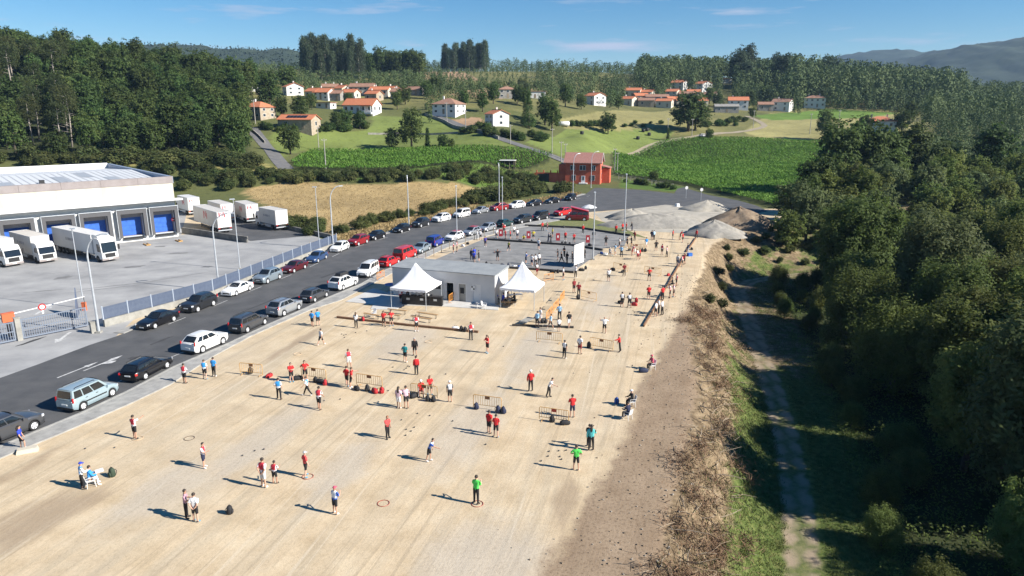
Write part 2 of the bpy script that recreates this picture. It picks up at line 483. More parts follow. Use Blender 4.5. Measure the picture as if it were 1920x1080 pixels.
paint(FIELDS['straw_r'], PALE * 1.15); paint(FIELDS['green_r'], GRASS * 1.3); paint(FIELDS['stubble'], PALE * 1.1); paint(FIELDS['brown_a'], PLOUGH); paint(FIELDS['brown_b'], PLOUGH)
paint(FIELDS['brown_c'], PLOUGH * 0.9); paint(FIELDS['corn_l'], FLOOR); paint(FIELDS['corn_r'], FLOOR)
paint(GTP([(985, 330), (1060, 318), (1050, 340), (990, 350)]), GRASS); paint(GTP([(560, 340), (1000, 322), (990, 345), (900, 350)]), GRASS * 1.1)
paint(GTP([(1160, 352), (1165, 334), (1290, 352), (1262, 360)]), GRASS); paint(GTP([(470, 300), (530, 318), (470, 330), (230, 320), (230, 305)]), DRYG)
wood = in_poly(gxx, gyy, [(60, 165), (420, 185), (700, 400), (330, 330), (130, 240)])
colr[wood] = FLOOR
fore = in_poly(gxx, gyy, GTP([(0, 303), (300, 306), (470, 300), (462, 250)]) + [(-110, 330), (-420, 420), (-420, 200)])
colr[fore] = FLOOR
zone = sstep(0.0, 1.0, np.clip(np.maximum((gyy - 158) / 8.0, 0), 0, 1)) * (sE < 0) + 0.0
dryz = in_poly(gxx, gyy, FIELDS['dry'])
# the scrub strip and dry field left of the street, north of the yard
north = in_poly(gxx, gyy, [G(648, 455), G(700, 442), G(800, 416), G(900, 396), G(1000, 384), G(1060, 374), G(1108, 352), (30, 225), (-320, 225), (-320, 100), (-150, 100)] )
yardpoly = GP([(0, 709), (72, 683), (168, 647), (217, 631), (640, 462), (545, 428)]) + [(-50, 150), (-62, 165), (-190, 130), (-120, 40)]
inyard = in_poly(gxx, gyy, yardpoly)
land = np.clip(((gyy > 160) | (north & ~inyard)).astype(float) * (sE < 0), 0, 1)
land = np.maximum(land, ((gyy > 172) * (sE >= 0)).astype(float))
# soften by one pass
L2 = land.reshape(ny, nx); L3 = L2.copy(); L3[1:-1, 1:-1] = (L2[1:-1, 1:-1] * 2 + L2[2:, 1:-1] + L2[:-2, 1:-1] + L2[1:-1, 2:] + L2[1:-1, :-2]) / 6
land = L3.ravel()
def fattr(me, name, arr):
    a = me.attributes.new(name, 'FLOAT', 'POINT'); a.data.foreach_set('value', np.ascontiguousarray(arr, dtype=np.float32))
def blob(cs):
    v = np.zeros(len(gxx))
    for px, py, l, w in cs:
        x0, y0 = G(px, py); dx, dy = gxx - x0, gyy - y0; a, b = dx * .225 + dy * .974, dx * .974 - dy * .225
        v = np.maximum(v, np.exp(-(a / l) ** 2 - (b / w) ** 2))
    return v
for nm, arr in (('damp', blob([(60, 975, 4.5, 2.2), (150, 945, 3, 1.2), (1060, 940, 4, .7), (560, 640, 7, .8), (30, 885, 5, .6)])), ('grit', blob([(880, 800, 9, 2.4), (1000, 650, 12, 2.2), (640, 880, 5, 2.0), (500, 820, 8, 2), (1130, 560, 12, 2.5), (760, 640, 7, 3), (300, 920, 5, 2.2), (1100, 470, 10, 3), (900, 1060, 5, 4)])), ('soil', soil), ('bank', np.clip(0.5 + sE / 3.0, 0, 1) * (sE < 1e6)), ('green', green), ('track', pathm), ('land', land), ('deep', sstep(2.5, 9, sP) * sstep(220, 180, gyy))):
    fattr(gme, nm, arr)
ca = gme.color_attributes.new('landcol', 'FLOAT_COLOR', 'POINT')
ca.data.foreach_set('color', np.hstack([colr, np.ones((len(colr), 1))]).astype(np.float32).ravel())

def ground_material():
    m = bpy.data.materials.new('open_ground'); m.use_nodes = True
    t = m.node_tree; N = t.nodes; K = t.links.new
    b = N['Principled BSDF']; b.inputs['Roughness'].default_value = 0.95; b.inputs['Specular IOR Level'].default_value = 0.15
    geo = N.new('ShaderNodeNewGeometry')
    def noise(scale, detail=6, rot=0.0, st=(1, 1, 1), rough=0.6):
        m0 = N.new('ShaderNodeMapping'); m0.inputs['Rotation'].default_value = (0, 0, rot); K(geo.outputs['Position'], m0.inputs['Vector'])
        mp = N.new('ShaderNodeMapping'); mp.inputs['Scale'].default_value = st
        n = N.new('ShaderNodeTexNoise'); n.inputs['Scale'].default_value = scale; n.inputs['Detail'].default_value = detail; n.inputs['Roughness'].default_value = rough
        K(m0.outputs['Vector'], mp.inputs['Vector']); K(mp.outputs['Vector'], n.inputs['Vector'])
        return n.outputs['Fac']
    def ramp(f, stops):
        r = N.new('ShaderNodeValToRGB'); E = r.color_ramp.elements
        while len(E) < len(stops): E.new(0.5)
        for e, (p, c) in zip(E, stops):
            e.position = p; e.color = (*c, 1) if hasattr(c, '__len__') else (c, c, c, 1)
        K(f, r.inputs['Fac']); return r.outputs['Color']
    def mix(f, a, c, mode='MIX'):
        x = N.new('ShaderNodeMixRGB'); x.blend_type = mode
        if isinstance(f, float): x.inputs['Fac'].default_value = f
        else: K(f, x.inputs['Fac'])
        for s, v in ((1, a), (2, c)):
            if isinstance(v, tuple): x.inputs[s].default_value = (*v, 1)
            else: K(v, x.inputs[s])
        return x.outputs['Color']
    def attr(nm):
        a = N.new('ShaderNodeAttribute'); a.attribute_name = nm; return a
    def math_(op, a, c):
        x = N.new('ShaderNodeMath'); x.operation = op
        for s, v in ((0, a), (1, c)):
            if isinstance(v, (int, float)): x.inputs[s].default_value = v
            else: K(v, x.inputs[s])
        return x.outputs[0]
    def ragged(nm, nz, k, lo, hi):
        v = math_('ADD', attr(nm).outputs['Fac'], math_('MULTIPLY', math_('SUBTRACT', nz, 0.5), k))
        mr = N.new('ShaderNodeMapRange'); mr.interpolation_type = 'SMOOTHSTEP'
        mr.inputs['From Min'].default_value = lo; mr.inputs['From Max'].default_value = hi
        K(v, mr.inputs['Value']); return mr.outputs['Result']
    n_big = noise(0.06, 5); n_mid = noise(0.45, 7); n_fine = noise(5.0, 6, rough=0.7); n_grit = noise(26.0, 3, rough=0.7)
    streak = noise(0.55, 7, R(13), (1.0, 0.045, 1), 0.62); streak2 = noise(1.6, 6, R(17), (1.0, 0.05, 1), 0.65)
    # sand
    sand = ramp(n_mid, [(0.30, (0.49, 0.385, 0.25)), (0.52, (0.60, 0.485, 0.33)), (0.72, (0.67, 0.56, 0.395))])
    sand = mix(ramp(streak, [(0.47, 0.0), (0.64, 0.6)]), sand, (0.44, 0.38, 0.285))
    sand = mix(ramp(streak2, [(0.56, 0.0), (0.68, 0.38)]), sand, (0.33, 0.265, 0.18))
    sand = mix(ramp(noise(2.4, 3, R(14), (1, .012, 1)), [(.585, 0.0), (.64, .42)]), sand, (.37, .30, .21))
    sand = mix(ramp(noise(1.7, 3, R(11), (1, .014, 1)), [(.60, 0.0), (.66, .5)]), sand, (.66, .57, .43))
    sand = mix(ramp(n_big, [(0.50, 0.0), (0.68, 0.4)]), sand, (0.50, 0.44, 0.35))
    sand = mix(ramp(noise(0.13, 5), [(0.58, 0.0), (0.72, 0.45)]), sand, (0.34, 0.27, 0.19))
    sand = mix(math_('MULTIPLY', ragged('grit', n_mid, 0.8, 0.25, 0.85), 0.5), sand, mix(n_fine, (0.39, 0.36, 0.315), (0.52, 0.48, 0.42)))
    sand = mix(math_('MULTIPLY', ragged('damp', noise(0.9, 7, R(13), (1, .2, 1)), 1.0, 0.25, 0.8), 0.6), sand, (0.29, 0.22, 0.155))
    sand = mix(ramp(n_fine, [(0.38, 0.20), (0.5, 0.0)]), sand, (0.24, 0.19, 0.13))
    sand = mix(ramp(n_grit, [(0.33, 0.32), (0.42, 0.0)]), sand, (0.22, 0.18, 0.13))
    sand = mix(1.0, sand, (.92, .905, .885), 'MULTIPLY')
    # earth
    earth = ramp(n_mid, [(0.3, (0.26, 0.19, 0.13)), (0.7, (0.39, 0.30, 0.215))])
    earth = mix(ramp(streak2, [(0.45, 0.0), (0.7, 0.5)]), earth, (0.36, 0.285, 0.205))
    earth = mix(ramp(n_fine, [(0.36, 0.6), (0.5, 0.0)]), earth, (0.13, 0.09, 0.06))
    earth = mix(ramp(n_grit, [(0.62, 0.0), (0.72, 0.6)]), earth, (0.42, 0.35, 0.27))
    earth = mix(1.0, earth, (.86, .84, .80), 'MULTIPLY')
    c = mix(ragged('soil', n_mid, 0.7, 0.42, 0.62), sand, earth)
    # bank: dead brush to grass
    dead = ramp(noise(1.4, 7), [(0.3, (0.09, 0.065, 0.04)), (0.5, (0.19, 0.14, 0.085)), (0.7, (0.30, 0.23, 0.145))])
    grs = ramp(noise(2.2, 7), [(0.3, (0.04, 0.062, 0.016)), (0.5, (0.085, 0.115, 0.03)), (0.7, (0.16, 0.165, 0.06))])
    bank = mix(ragged('green', n_mid, 1.1, 0.35, 0.6), dead, grs)
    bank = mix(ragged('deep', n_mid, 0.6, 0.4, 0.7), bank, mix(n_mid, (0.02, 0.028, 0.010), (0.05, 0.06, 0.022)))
    rut = mix(n_fine, (0.21, 0.165, 0.115), (0.36, 0.29, 0.205))
    bank = mix(ragged('track', n_mid, 0.55, 0.30, 0.8), bank, rut)
    c = mix(ragged('bank', n_mid, 0.8, 0.40, 0.62), c, bank)
    # farmland and hills
    lc = attr('landcol').outputs['Color']
    lc = mix(ramp(noise(0.5, 8), [(0.3, 0.5), (0.5, 0.0)]), lc, mix(1.0, lc, (0.45, 0.48, 0.45), 'MULTIPLY'))
    lc = mix(ramp(noise(1.7, 6), [(0.5, 0.0), (0.75, 0.5)]), lc, mix(1.0, lc, (1.7, 1.6, 1.5), 'MULTIPLY'))
    c = mix(ragged('land', n_mid, 0.5, 0.4, 0.6), c, lc)
    K(c, b.inputs['Base Color'])
    h = math_('ADD', math_('MULTIPLY', n_fine, 0.7), math_('ADD', math_('MULTIPLY', streak2, 0.9), math_('MULTIPLY', n_grit, 0.25)))
    bp = N.new('ShaderNodeBump'); bp.inputs['Strength'].default_value = 0.4; bp.inputs['Distance'].default_value = 0.08
    K(h, bp.inputs['Height']); K(bp.outputs['Normal'], b.inputs['Normal'])
    return m
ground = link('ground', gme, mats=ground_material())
tag(ground, kind='structure')

# ------------------------------------------------------------------ flat sheets
def sheet(name, pts, z, m, parent=None, kind='structure', z0=None):
    mb = MB()
    if z0 is None:
        n = len(pts)
        a = sum(pts[i][0] * pts[(i + 1) % n][1] - pts[(i + 1) % n][0] * pts[i][1] for i in range(n))
        if a < 0: pts = list(reversed(pts))
        mb.add([(p[0], p[1], z) for p in pts], [tuple(range(n))])
    else: mb.prism(pts, z0, z)
    o = mb.build(name, m, parent)
    if parent is None: tag(o, kind=kind)
    return o

KERB = [(-60, 900), (0, 838), (160, 772), (240, 734), (327, 688), (423, 647), (503, 609), (565, 582), (616, 558), (675, 534), (720, 508), (765, 489),
        (830, 460), (880, 445), (960, 424), (1040, 409), (1100, 398)]
SANDEDGE = [(-60, 925), (0, 861), (120, 812), (240, 760), (320, 722), (400, 669), (469, 632), (538, 601), (584, 581), (641, 563), (700, 532), (735, 513), (778, 493),
            (840, 464), (890, 449), (967, 429), (1046, 414), (1104, 402)]
FARKERB = [(-60, 735), (0, 709), (72, 683), (168, 647), (217, 631), (253, 617), (345, 582), (420, 552), (480, 529), (540, 506), (625, 469), (680, 451), (720, 440),
           (800, 418), (900, 397), (1000, 384), (1060, 375), (1098, 364)]
road = sheet('road', GP(KERB) + GP([(1190, 391), (1248, 384), (1300, 389), (1363, 396), (1415, 401), (1440, 396), (1420, 386), (1385, 376), (1330, 366),
             (1296, 356), (1282, 351), (1270, 354), (1264, 363), (1200, 356), (1160, 354), (1140, 353), (1115, 352)]) + GP(list(reversed(FARKERB))), 0.012, M_ASPH)
M_YARD = mat('yard_concrete', (0.213, 0.215, 0.217), 0.9, (0.371, 0.370, 0.363), 0.16, 12, 0.2, 12, world=True, stretch=(1, 1.25, 1), lo=.3, hi=.68)
yard = sheet('yard', GP([(-60, 735), (0, 709), (72, 683), (168, 647), (217, 631), (250, 600), (640, 463), (560, 430), (520, 428), (340, 440)]) + [(-75, 160), (-200, 120), (-130, 30)], 0.006, M_YARD)
sheet('yard_tarmac', GP([(395, 430), (470, 395), (545, 413), (593, 441), (470, 452)]), 0.010, M_ASPH)
walk = sheet('pavement', GP(KERB) + GP(list(reversed(SANDEDGE))), 0.10, M_PAVE, z0=-0.05)
def strip(name, line, w, z0, z1, m, parent=None, side=1):
    P = [Vector((*p, 0)) for p in line]; A = []; B = []
    for i, p in enumerate(P):
        t = (P[min(i + 1, len(P) - 1)] - P[max(i - 1, 0)]).normalized(); nrm = Vector((t.y, -t.x, 0)) * side
        A.append(p); B.append(p + nrm * w)
    mb = MB(); n = len(P)
    for i in range(n - 1):
        q = [A[i], B[i], B[i + 1], A[i + 1]]
        mb.prism([(v.x, v.y) for v in q], z0, z1)
    return mb.build(name, m, parent)
tag(strip('kerb', GP(KERB), 0.22, -0.04, 0.125, M_KERB), kind='structure')
fark = GP([(232, 626), (253, 617), (345, 582), (420, 552), (480, 529), (540, 506), (625, 469), (680, 451), (720, 440), (800, 418), (900, 397), (1000, 384), (1060, 375), (1098, 364)])
tag(strip('far_pavement', fark, 1.15, -0.05, 0.09, M_PAVE, side=-1), kind='structure')
# petanque courts
M_COURT = mat('grey_court_gravel', (0.158, 0.158, 0.154), 0.95, (0.245, 0.241, 0.233), 0.5, 9, 0.3, 24, world=True)
COURT_A = GP([(803, 492), (905, 449), (1075, 462), (1130, 470), (1075, 509), (1000, 503)])
COURT_B = GP([(905, 447), (985, 423), (1080, 427), (1180, 442), (1170, 462), (1118, 467)])
sheet('lower_court', COURT_A, 0.008, M_COURT)
sheet('upper_court', COURT_B, 0.0105, M_COURT)
M_VERGE = mat('verge_grass', (0.103, 0.134, 0.036), 0.95, (0.190, 0.182, 0.071), 1.2, 8, 0.5, 10, world=True)
sheet('grass_verge', GP([(992, 421), (1052, 407), (1100, 407), (1160, 425), (1215, 447), (1180, 441), (1080, 426)]), 0.014, M_VERGE)
M_SLAB = mat('pale_slab', (0.435, 0.427, 0.403), 0.9, (0.521, 0.514, 0.490), 0.8, 6, world=True)
slab = sheet('concrete_slab', GP([(648, 566), (700, 541), (737, 552), (936, 573), (934, 582), (836, 575), (757, 573), (742, 581), (695, 580), (700, 571)]), 0.05, M_SLAB, z0=-0.03)
# wear: repairs in the tarmac, stains and tyre marks on the yard
M_PATCH = mat('tarmac_repair', (0.038, 0.039, 0.041), 0.9, (0.055, 0.055, 0.057), 1.5, 6, world=True)
M_STAIN = mat('oil_stain', (0.12, 0.12, 0.12), 0.8, (0.22, 0.22, 0.215), 0.9, 8, world=True)
def stain(name, c, rx, ry, a, z, m, par, n=18):
    x0, y0 = G(*c); P = []
    for k in range(n):
        t = 2 * math.pi * k / n; q = 1 + .35 * math.sin(3 * t + c[0]) * math.sin(2 * t + c[1]) + random.uniform(-.12, .12); x, y = rx * q * math.cos(t), ry * q * math.sin(t); P.append((x0 + x * math.cos(a) - y * math.sin(a), y0 + x * math.sin(a) + y * math.cos(a)))
    sheet(name, P, z, m, par)
for c, rx, ry, a in (((60, 640), 1.6, .25, 1.3), ((300, 640), 1.5, .2, 1.25), ((620, 515), 2.2, .3, 1.2), ((250, 672), .5, .4, 0), ((480, 575), 3, .18, 1.25)): stain('tarmac_repair', c, rx, ry, a, .0142, M_PATCH, road)
for c, rx, ry, a in (((250, 500), 1.4, .7, .5), ((120, 520), 1.1, .8, 1), ((330, 475), 1.7, .5, .2), ((390, 500), .8, .6, .2), ((90, 545), 2.2, .22, .4), ((210, 540), 4.5, .14, .55), ((214, 536), 4.5, .14, .55), ((330, 520), 5, .13, .8), ((300, 462), .9, .5, .3)): stain('oil_stain', c, rx, ry, a, .0085, M_STAIN, yard)
# road paint
def quadmark(name, pts, z=0.0165): return sheet(name, GP(pts), z, M_WHITEP, road)
for a in ((150, 692), (196, 680)):
    c0 = Vector((*G(*a), 0)); d = Vector((0.30, 0.95, 0)).normalized(); s = Vector((d.y, -d.x, 0))
    if a[0] == 150:
        pts = [c0 - d * 2.2 - s * .08, c0 - d * 2.2 + s * .08, c0 + d * .6 + s * .08, c0 + d * .6 + s * .28, c0 + d * 1.9, c0 + d * .6 - s * .28, c0 + d * .6 - s * .08]
    else:
        pts = [c0 - d * 2.2 - s * .08, c0 - d * 2.2 + s * .08, c0 - d * .4 + s * .08, c0 + d * .1 + s * .75, c0 + d * .7 + s * .65, c0 + d * .5 + s * .1, c0 + d * 1.0 + s * .28, c0 + d * 2.0,
               c0 + d * 1.0 - s * .28, c0 + d * .4 - s * .1, c0 - d * .4 - s * .08]
    sheet('painted_arrow', [(p.x, p.y) for p in pts], 0.0165, M_WHITEP, road)
def arrow_at(px, py, ang, s, parent, z):
    c = Vector((*G(px, py), 0)); d = Vector((math.cos(ang), math.sin(ang), 0)); n = Vector((d.y, -d.x, 0))
    pts = [c - d * 1.5 * s - n * .12 * s, c - d * 1.5 * s + n * .12 * s, c + d * .2 * s + n * .12 * s, c + d * .2 * s + n * .42 * s, c + d * 1.2 * s, c + d * .2 * s - n * .42 * s, c + d * .2 * s - n * .12 * s]
    sheet('painted_arrow', [(p.x, p.y) for p in pts], z, M_WHITEP, parent)
arrow_at(116, 634, R(-80), 1.3, yard, 0.011)
arrow_at(83, 580, R(100), 1.5, yard, 0.011)
fk = GP(FARKERB[5:])
for i in range(len(fk) - 1):
    a = Vector((*fk[i], 0)); b = Vector((*fk[i + 1], 0)); d = (b - a); ln = d.length; d.normalize(); s = Vector((d.y, -d.x, 0))
    k = int(ln / 5.2)
    for j in range(k):
        p = a + d * (j + .5) * ln / k + s * 2.15
        q = [p - d * 1.3 - s * .05, p + d * 1.3 - s * .05, p + d * 1.3 + s * .05, p - d * 1.3 + s * .05]
        sheet('parking_line', [(v.x, v.y) for v in q], 0.0165, M_WHITEP, road)
nk = GP(KERB[1:12])
for i in range(len(nk) - 1):
    a = Vector((*nk[i], 0)); b = Vector((*nk[i + 1], 0)); d = (b - a); ln = d.length; d.normalize(); s = Vector((-d.y, d.x, 0))
    k = max(1, int(ln / 6.0))
    for j in range(k):
        p = a + d * (j + .5) * ln / k + s * 2.25
        q = [p - d * 1.3 - s * .05, p + d * 1.3 - s * .05, p + d * 1.3 + s * .05, p - d * 1.3 + s * .05]
        sheet('parking_line', [(v.x, v.y) for v in q], 0.0165, M_WHITEP, road)
# lanes across the farmland
def lane(name, pix, w, m, dz=0.12, ends=None):
    pts = [Vector(GT(*p)) for p in pix]
    out = []
    for i in range(len(pts) - 1):
        k = max(2, int((pts[i + 1] - pts[i]).length / 3))
        for j in range(k): out.append(pts[i].lerp(pts[i + 1], j / k))
    out.append(pts[-1])
    for _ in range(6):
        out = [out[0]] + [(out[i - 1] + out[i] * 2 + out[i + 1]) / 4 for i in range(1, len(out) - 1)] + [out[-1]]
    V = []; Fc = []
    for i, p in enumerate(out):
        t = (out[min(i + 1, len(out) - 1)] - out[max(i - 1, 0)]); t.z = 0; t.normalize(); n = Vector((t.y, -t.x, 0))
        for k in (-1, 0, 1):
            q = p + n * (w / 2) * k
            V.append((q.x, q.y, T(q.x, q.y) + dz))
    for i in range(len(out) - 1):
        b = i * 3
        Fc += [(b, b + 1, b + 4, b + 3), (b + 1, b + 2, b + 5, b + 4)]
    mb = MB(); mb.add(V, Fc)
    o = mb.build(name, m, smooth=True)
    return tag(o, kind='structure')
M_LANE = mat('lane_tarmac', (0.103, 0.103, 0.107), 0.9, (0.150, 0.146, 0.142), 0.5, 6, world=True)
M_DIRT = mat('dirt_lane', (0.237, 0.198, 0.134), 0.95, (0.316, 0.269, 0.190), 0.6, 6, world=True)
lane('lane', [(538, 318), (520, 300), (500, 275), (480, 252), (470, 240)], 4.6, M_LANE)
lane('lane', [(1080, 312), (1052, 303), (1010, 285), (960, 268), (910, 252), (860, 234), (800, 215)], 3.8, M_LANE)
lane('lane', [(1150, 287), (1230, 268), (1300, 258), (1370, 250), (1415, 243), (1437, 237), (1425, 229), (1400, 218)], 3.2, M_DIRT)
# ================================================================== WAREHOUSE
def v2(p): return Vector((p[0], p[1], 0))
def ang(a, b):
    d = v2(b) - v2(a); return math.atan2(d.y, d.x)
WH0, WH1 = G(335, 443), G(0, 481)
wh_a = ang(WH0, WH1)                       # local +x runs along the dock wall to the left, local +y towards the camera side
wh = tag(empty('warehouse', (*WH0, 0), wh_a), 'long white warehouse with loading docks and pale metal roof', 'warehouse')
def whl(px, py):                            # distance along the dock wall of a bearing
    d = v2(G(px, py)) - v2(WH0); return d.x * math.cos(wh_a) + d.y * math.sin(wh_a)
WL, WD = 62.0, 42.0
M_CREAMW = mat('stained_cream_panel', (0.458, 0.411, 0.332), 0.85, (0.585, 0.553, 0.490), 0.7, 9, stretch=(1, 1, 0.15))
M_WHW = mat('grey_white_dock_wall', (0.60, 0.60, 0.58), 0.85, (0.69, 0.69, 0.67), 0.6, 6)
M_FASC = mat('grey_brown_fascia', (0.237, 0.205, 0.198), 0.7, (0.284, 0.253, 0.245), 0.6, 4)
M_ROOFW = mat('pale_metal_roof', (0.521, 0.537, 0.553), 0.5, (0.600, 0.616, 0.624), 0.4, 6, stretch=(1, 0.2, 1))
M_SKYL = mat('grey_skylight', (0.36, 0.38, 0.40), 0.4)
M_PARA = mat('blue_grey_parapet', (0.20, 0.25, 0.33), 0.6, (0.26, 0.31, 0.39), 0.5, 4)
s = -1 if (Vector((math.cos(wh_a + math.pi / 2), math.sin(wh_a + math.pi / 2))).y > 0) else 1
# s: sign of local y that points at the camera (front)
FR = s
def wy(a): return a * FR
DOCKS = [whl(x, 481 - 0.1134 * x) for x in (311, 252, 185, 117, 40, -35)]
M_SHELT = mat('dock_shelter_rubber', (0.085, 0.085, 0.09), 0.8)
# lower dock wall built as piers round real openings
mb = MB(); OW, OH, OZ = 3.5, 3.9, 0.95
xs = [0.0]
for d in DOCKS: xs += [d - OW / 2, d + OW / 2]
xs.append(WL)
for i in range(0, len(xs), 2): mb.b2(xs[i], xs[i + 1], wy(-0.3), wy(0.0), 0, 6.9)
for d in DOCKS:
    mb.b2(d - OW / 2, d + OW / 2, wy(-0.297), wy(-0.003), 0, OZ); mb.b2(d - OW / 2, d + OW / 2, wy(-0.297), wy(-0.003), OZ + OH, 6.897)
mb.b2(0.0, 0.3, wy(-WD), wy(-0.303), 0, 9.5); mb.b2(0.3, WL, wy(-WD), wy(-WD + .3), 0, 9.5); mb.b2(WL - .3, WL, wy(-WD + .3), wy(-.303), 0, 9.5)
mb.build('wall', M_WHW, wh)
MB().b2(-0.05, WL + .05, wy(-0.35), wy(0.06), 6.9, 9.6).build('upper_wall', M_CREAMW, wh)
fx = 0
for k in range(11):
    MB().b2(-0.1 + fx, -0.1 + fx + 5.65, wy(-0.45), wy(0.14), 9.6, 10.75).build('fascia_panel', M_FASC, wh); fx += 5.68
MB().b2(-0.35, 0.30, wy(-WD - .2), wy(-0.46), 9.5, 10.72).build('parapet', M_PARA, wh)
MB().b2(0.3, WL, wy(-WD - .2), wy(-WD + .25), 9.5, 10.9).build('back_parapet', M_WHITE, wh)
cn = MB().b2(-0.9, WL, wy(0.06), wy(1.5), 6.75, 6.92).build('canopy', M_WHW, wh)
MB().b2(-0.95, WL, wy(1.5), wy(1.58), 6.66, 6.98).build('gutter', M_WHITE, cn)
# roof panels running front to back, gentle fall to both eaves
pm = MB(); yr = wy(-WD * 0.55); y1 = wy(-0.47); y2 = wy(-WD + .27)
pm.add([(0, y1, 0), (1.06, y1, 0), (1.06, yr, 0.85), (0, yr, 0.85), (0, y2, 0.0), (1.06, y2, 0.0), (1.0, y1, 0.05), (1.06, y1, .05), (1.06, yr, .9), (1.0, yr, .9)],
       [(0, 1, 2, 3), (3, 2, 5, 4), (6, 7, 8, 9), (6, 9, 3, 0)])
pme = pm.mesh('roof_panel')
rf = MB().b2(0.31, WL - .31, wy(-WD + .31), wy(-.46), 9.2, 9.55).build('roof_deck', M_PARA, wh)
for k in range(57): link('roof_panel', pme, wh, M_ROOFW, loc=(0.35 + k * 1.075, 0, 9.72))
skm = MB(); skm.add([(0, wy(-5), 0), (1.9, wy(-5), 0), (1.9, wy(-13), .30), (0, wy(-13), .30)], [(0, 1, 2, 3)])
for k, (sx_, yy, q) in enumerate(((6, 0, 0), (13.5, -4, 0), (22, 0, 0), (31, -3, 0), (41, 0, 0), (50, -3, 0), (9, -9, 0))):
    link('skylight', skm.mesh('skylight') if k == 0 else bpy.data.meshes['skylight'], wh, M_SKYL, loc=(sx_, wy(yy), 9.72 + .23 + abs(yy) * 0.0376))
MB().box((26, wy(-19), 10.9), (3.0, 1.4, 0.8)).box((26, wy(-19), 11.32), (3.2, 1.6, .08)).build('roof_vent', M_STEEL, wh)
MB().box((18, wy(-9), 10.3), (0.7, 0.7, 0.5)).box((18, wy(-9), 10.58), (.8, .8, .06)).build('roof_vent', M_BLACK, wh)
for i, d in enumerate(DOCKS):
    op = MB()
    for sx_ in (-1, 1): op.b2(d + sx_ * (OW / 2 + .02), d + sx_ * (OW / 2 + .55), wy(0.005), wy(0.75), OZ - .1, OZ + OH + .05)
    op.b2(d - OW / 2 - .55, d + OW / 2 + .55, wy(0.005), wy(0.75), OZ + OH + .05, OZ + OH + .75)
    ds = op.build('dock_shelter', M_SHELT, wh)
    fr = MB()
    for sx_ in (-1, 1): fr.b2(d + sx_ * (OW / 2 + .56), d + sx_ * (OW / 2 + .64), wy(0.7), wy(0.80), OZ - .1, OZ + OH + .85)
    fr.b2(d - OW / 2 - .64, d + OW / 2 + .64, wy(0.76), wy(0.84), OZ + OH + .76, OZ + OH + .88)
    fr.build('shelter_frame', M_STEEL, ds)
    dr = MB().b2(d - OW / 2 + .02, d + OW / 2 - .02, wy(-1.25), wy(-1.15), OZ, OZ + OH - .7).build('dock_door', M_BLUEDOOR, wh)
    for q in range(4): MB().b2(d - OW / 2 + .05, d + OW / 2 - .05, wy(-1.148), wy(-1.11), OZ + .1 + q * .8, OZ + .78 + q * .8).build('door_panel', M_BLUEDOOR, dr)
    mb = MB().b2(d - OW / 2 - .01, d - OW / 2 + .02, wy(-1.3), wy(-.31), OZ - .1, OZ + OH); mb.b2(d + OW / 2 - .02, d + OW / 2 + .01, wy(-1.3), wy(-.31), OZ - .1, OZ + OH)
    mb.b2(d - OW / 2, d + OW / 2, wy(-1.3), wy(-.31), OZ + OH - .7, OZ + OH); mb.b2(d - OW / 2, d + OW / 2, wy(-1.3), wy(-.31), OZ - .12, OZ - .01)
    mb.build('dock_recess', M_FASC, wh)
    MB().b2(d - 1.6, d + 1.6, wy(0.01), wy(0.45), OZ - .45, OZ - .12).build('dock_leveller', M_BLACK, wh)
    MB().b2(d - 1.2, d + 1.2, wy(0.10), wy(0.16), OZ - .11, OZ - .02).build('dock_edge', M_STEEL, wh)
    if i < 3:
        wg = tag(MB().tube([(0, 0, .12), (1.9, 0, .12)], .09).tube([(0, .55, .12), (1.9, .55, .12)], .09).tube([(1.9, 0, .12), (1.9, .55, .12)], .09).build('wheel_guide', M_YELLOW,
                 loc=tuple(wh.matrix_basis @ Vector((d - .3, wy(4.2), 0))), rotz=wh_a + R(90 * FR)), ['low yellow wheel guide below rightmost dock door', 'low yellow wheel guide below second dock door from right',
                 'low yellow wheel guide beside the white articulated lorry'][i], 'wheel guide')
sg = MB().lathe([(.0, 0), (.34, 0), (.34, .03), (0, .03)], 16)
so = MB(); so.v = [(x, FR * (z + 0.02), y) for x, y, z in sg.v]; so.f = sg.f; so.m = sg.m
so.build('round_sign', M_LAMPR, wh, loc=(.55, 0, 3.1)); MB().box((.55, wy(.07), 3.1), (.44, .02, .12)).build('sign_bar', M_WHITE, wh)

# low ramp wall right of the docks
def wallseg(name, a, b, h, t, m, label, cat, z0=0):
    L_ = (v2(b) - v2(a)).length
    mb = MB().b2(0, L_, -t / 2, t / 2, -0.05, h); mb.b2(-.02, L_ + .02, -t / 2 - .04, t / 2 + .04, h, h + .08)
    return tag(mb.build(name, m, loc=(*a, z0), rotz=ang(a, b)), label, cat)
M_DCONC = mat('dark_stained_concrete', (0.11, 0.105, 0.095), 0.9, (0.20, 0.19, 0.17), 1.0, 6)
wallseg('ramp_wall', G(343, 437), G(464, 455), 1.0, 0.35, M_DCONC, 'dark stained low wall beside the truck ramp right of the warehouse', 'wall')
wallseg('low_wall', G(540, 430), G(622, 448), 0.7, 0.3, M_DCONC, 'dark low wall closing the far corner of the concrete yard', 'wall')

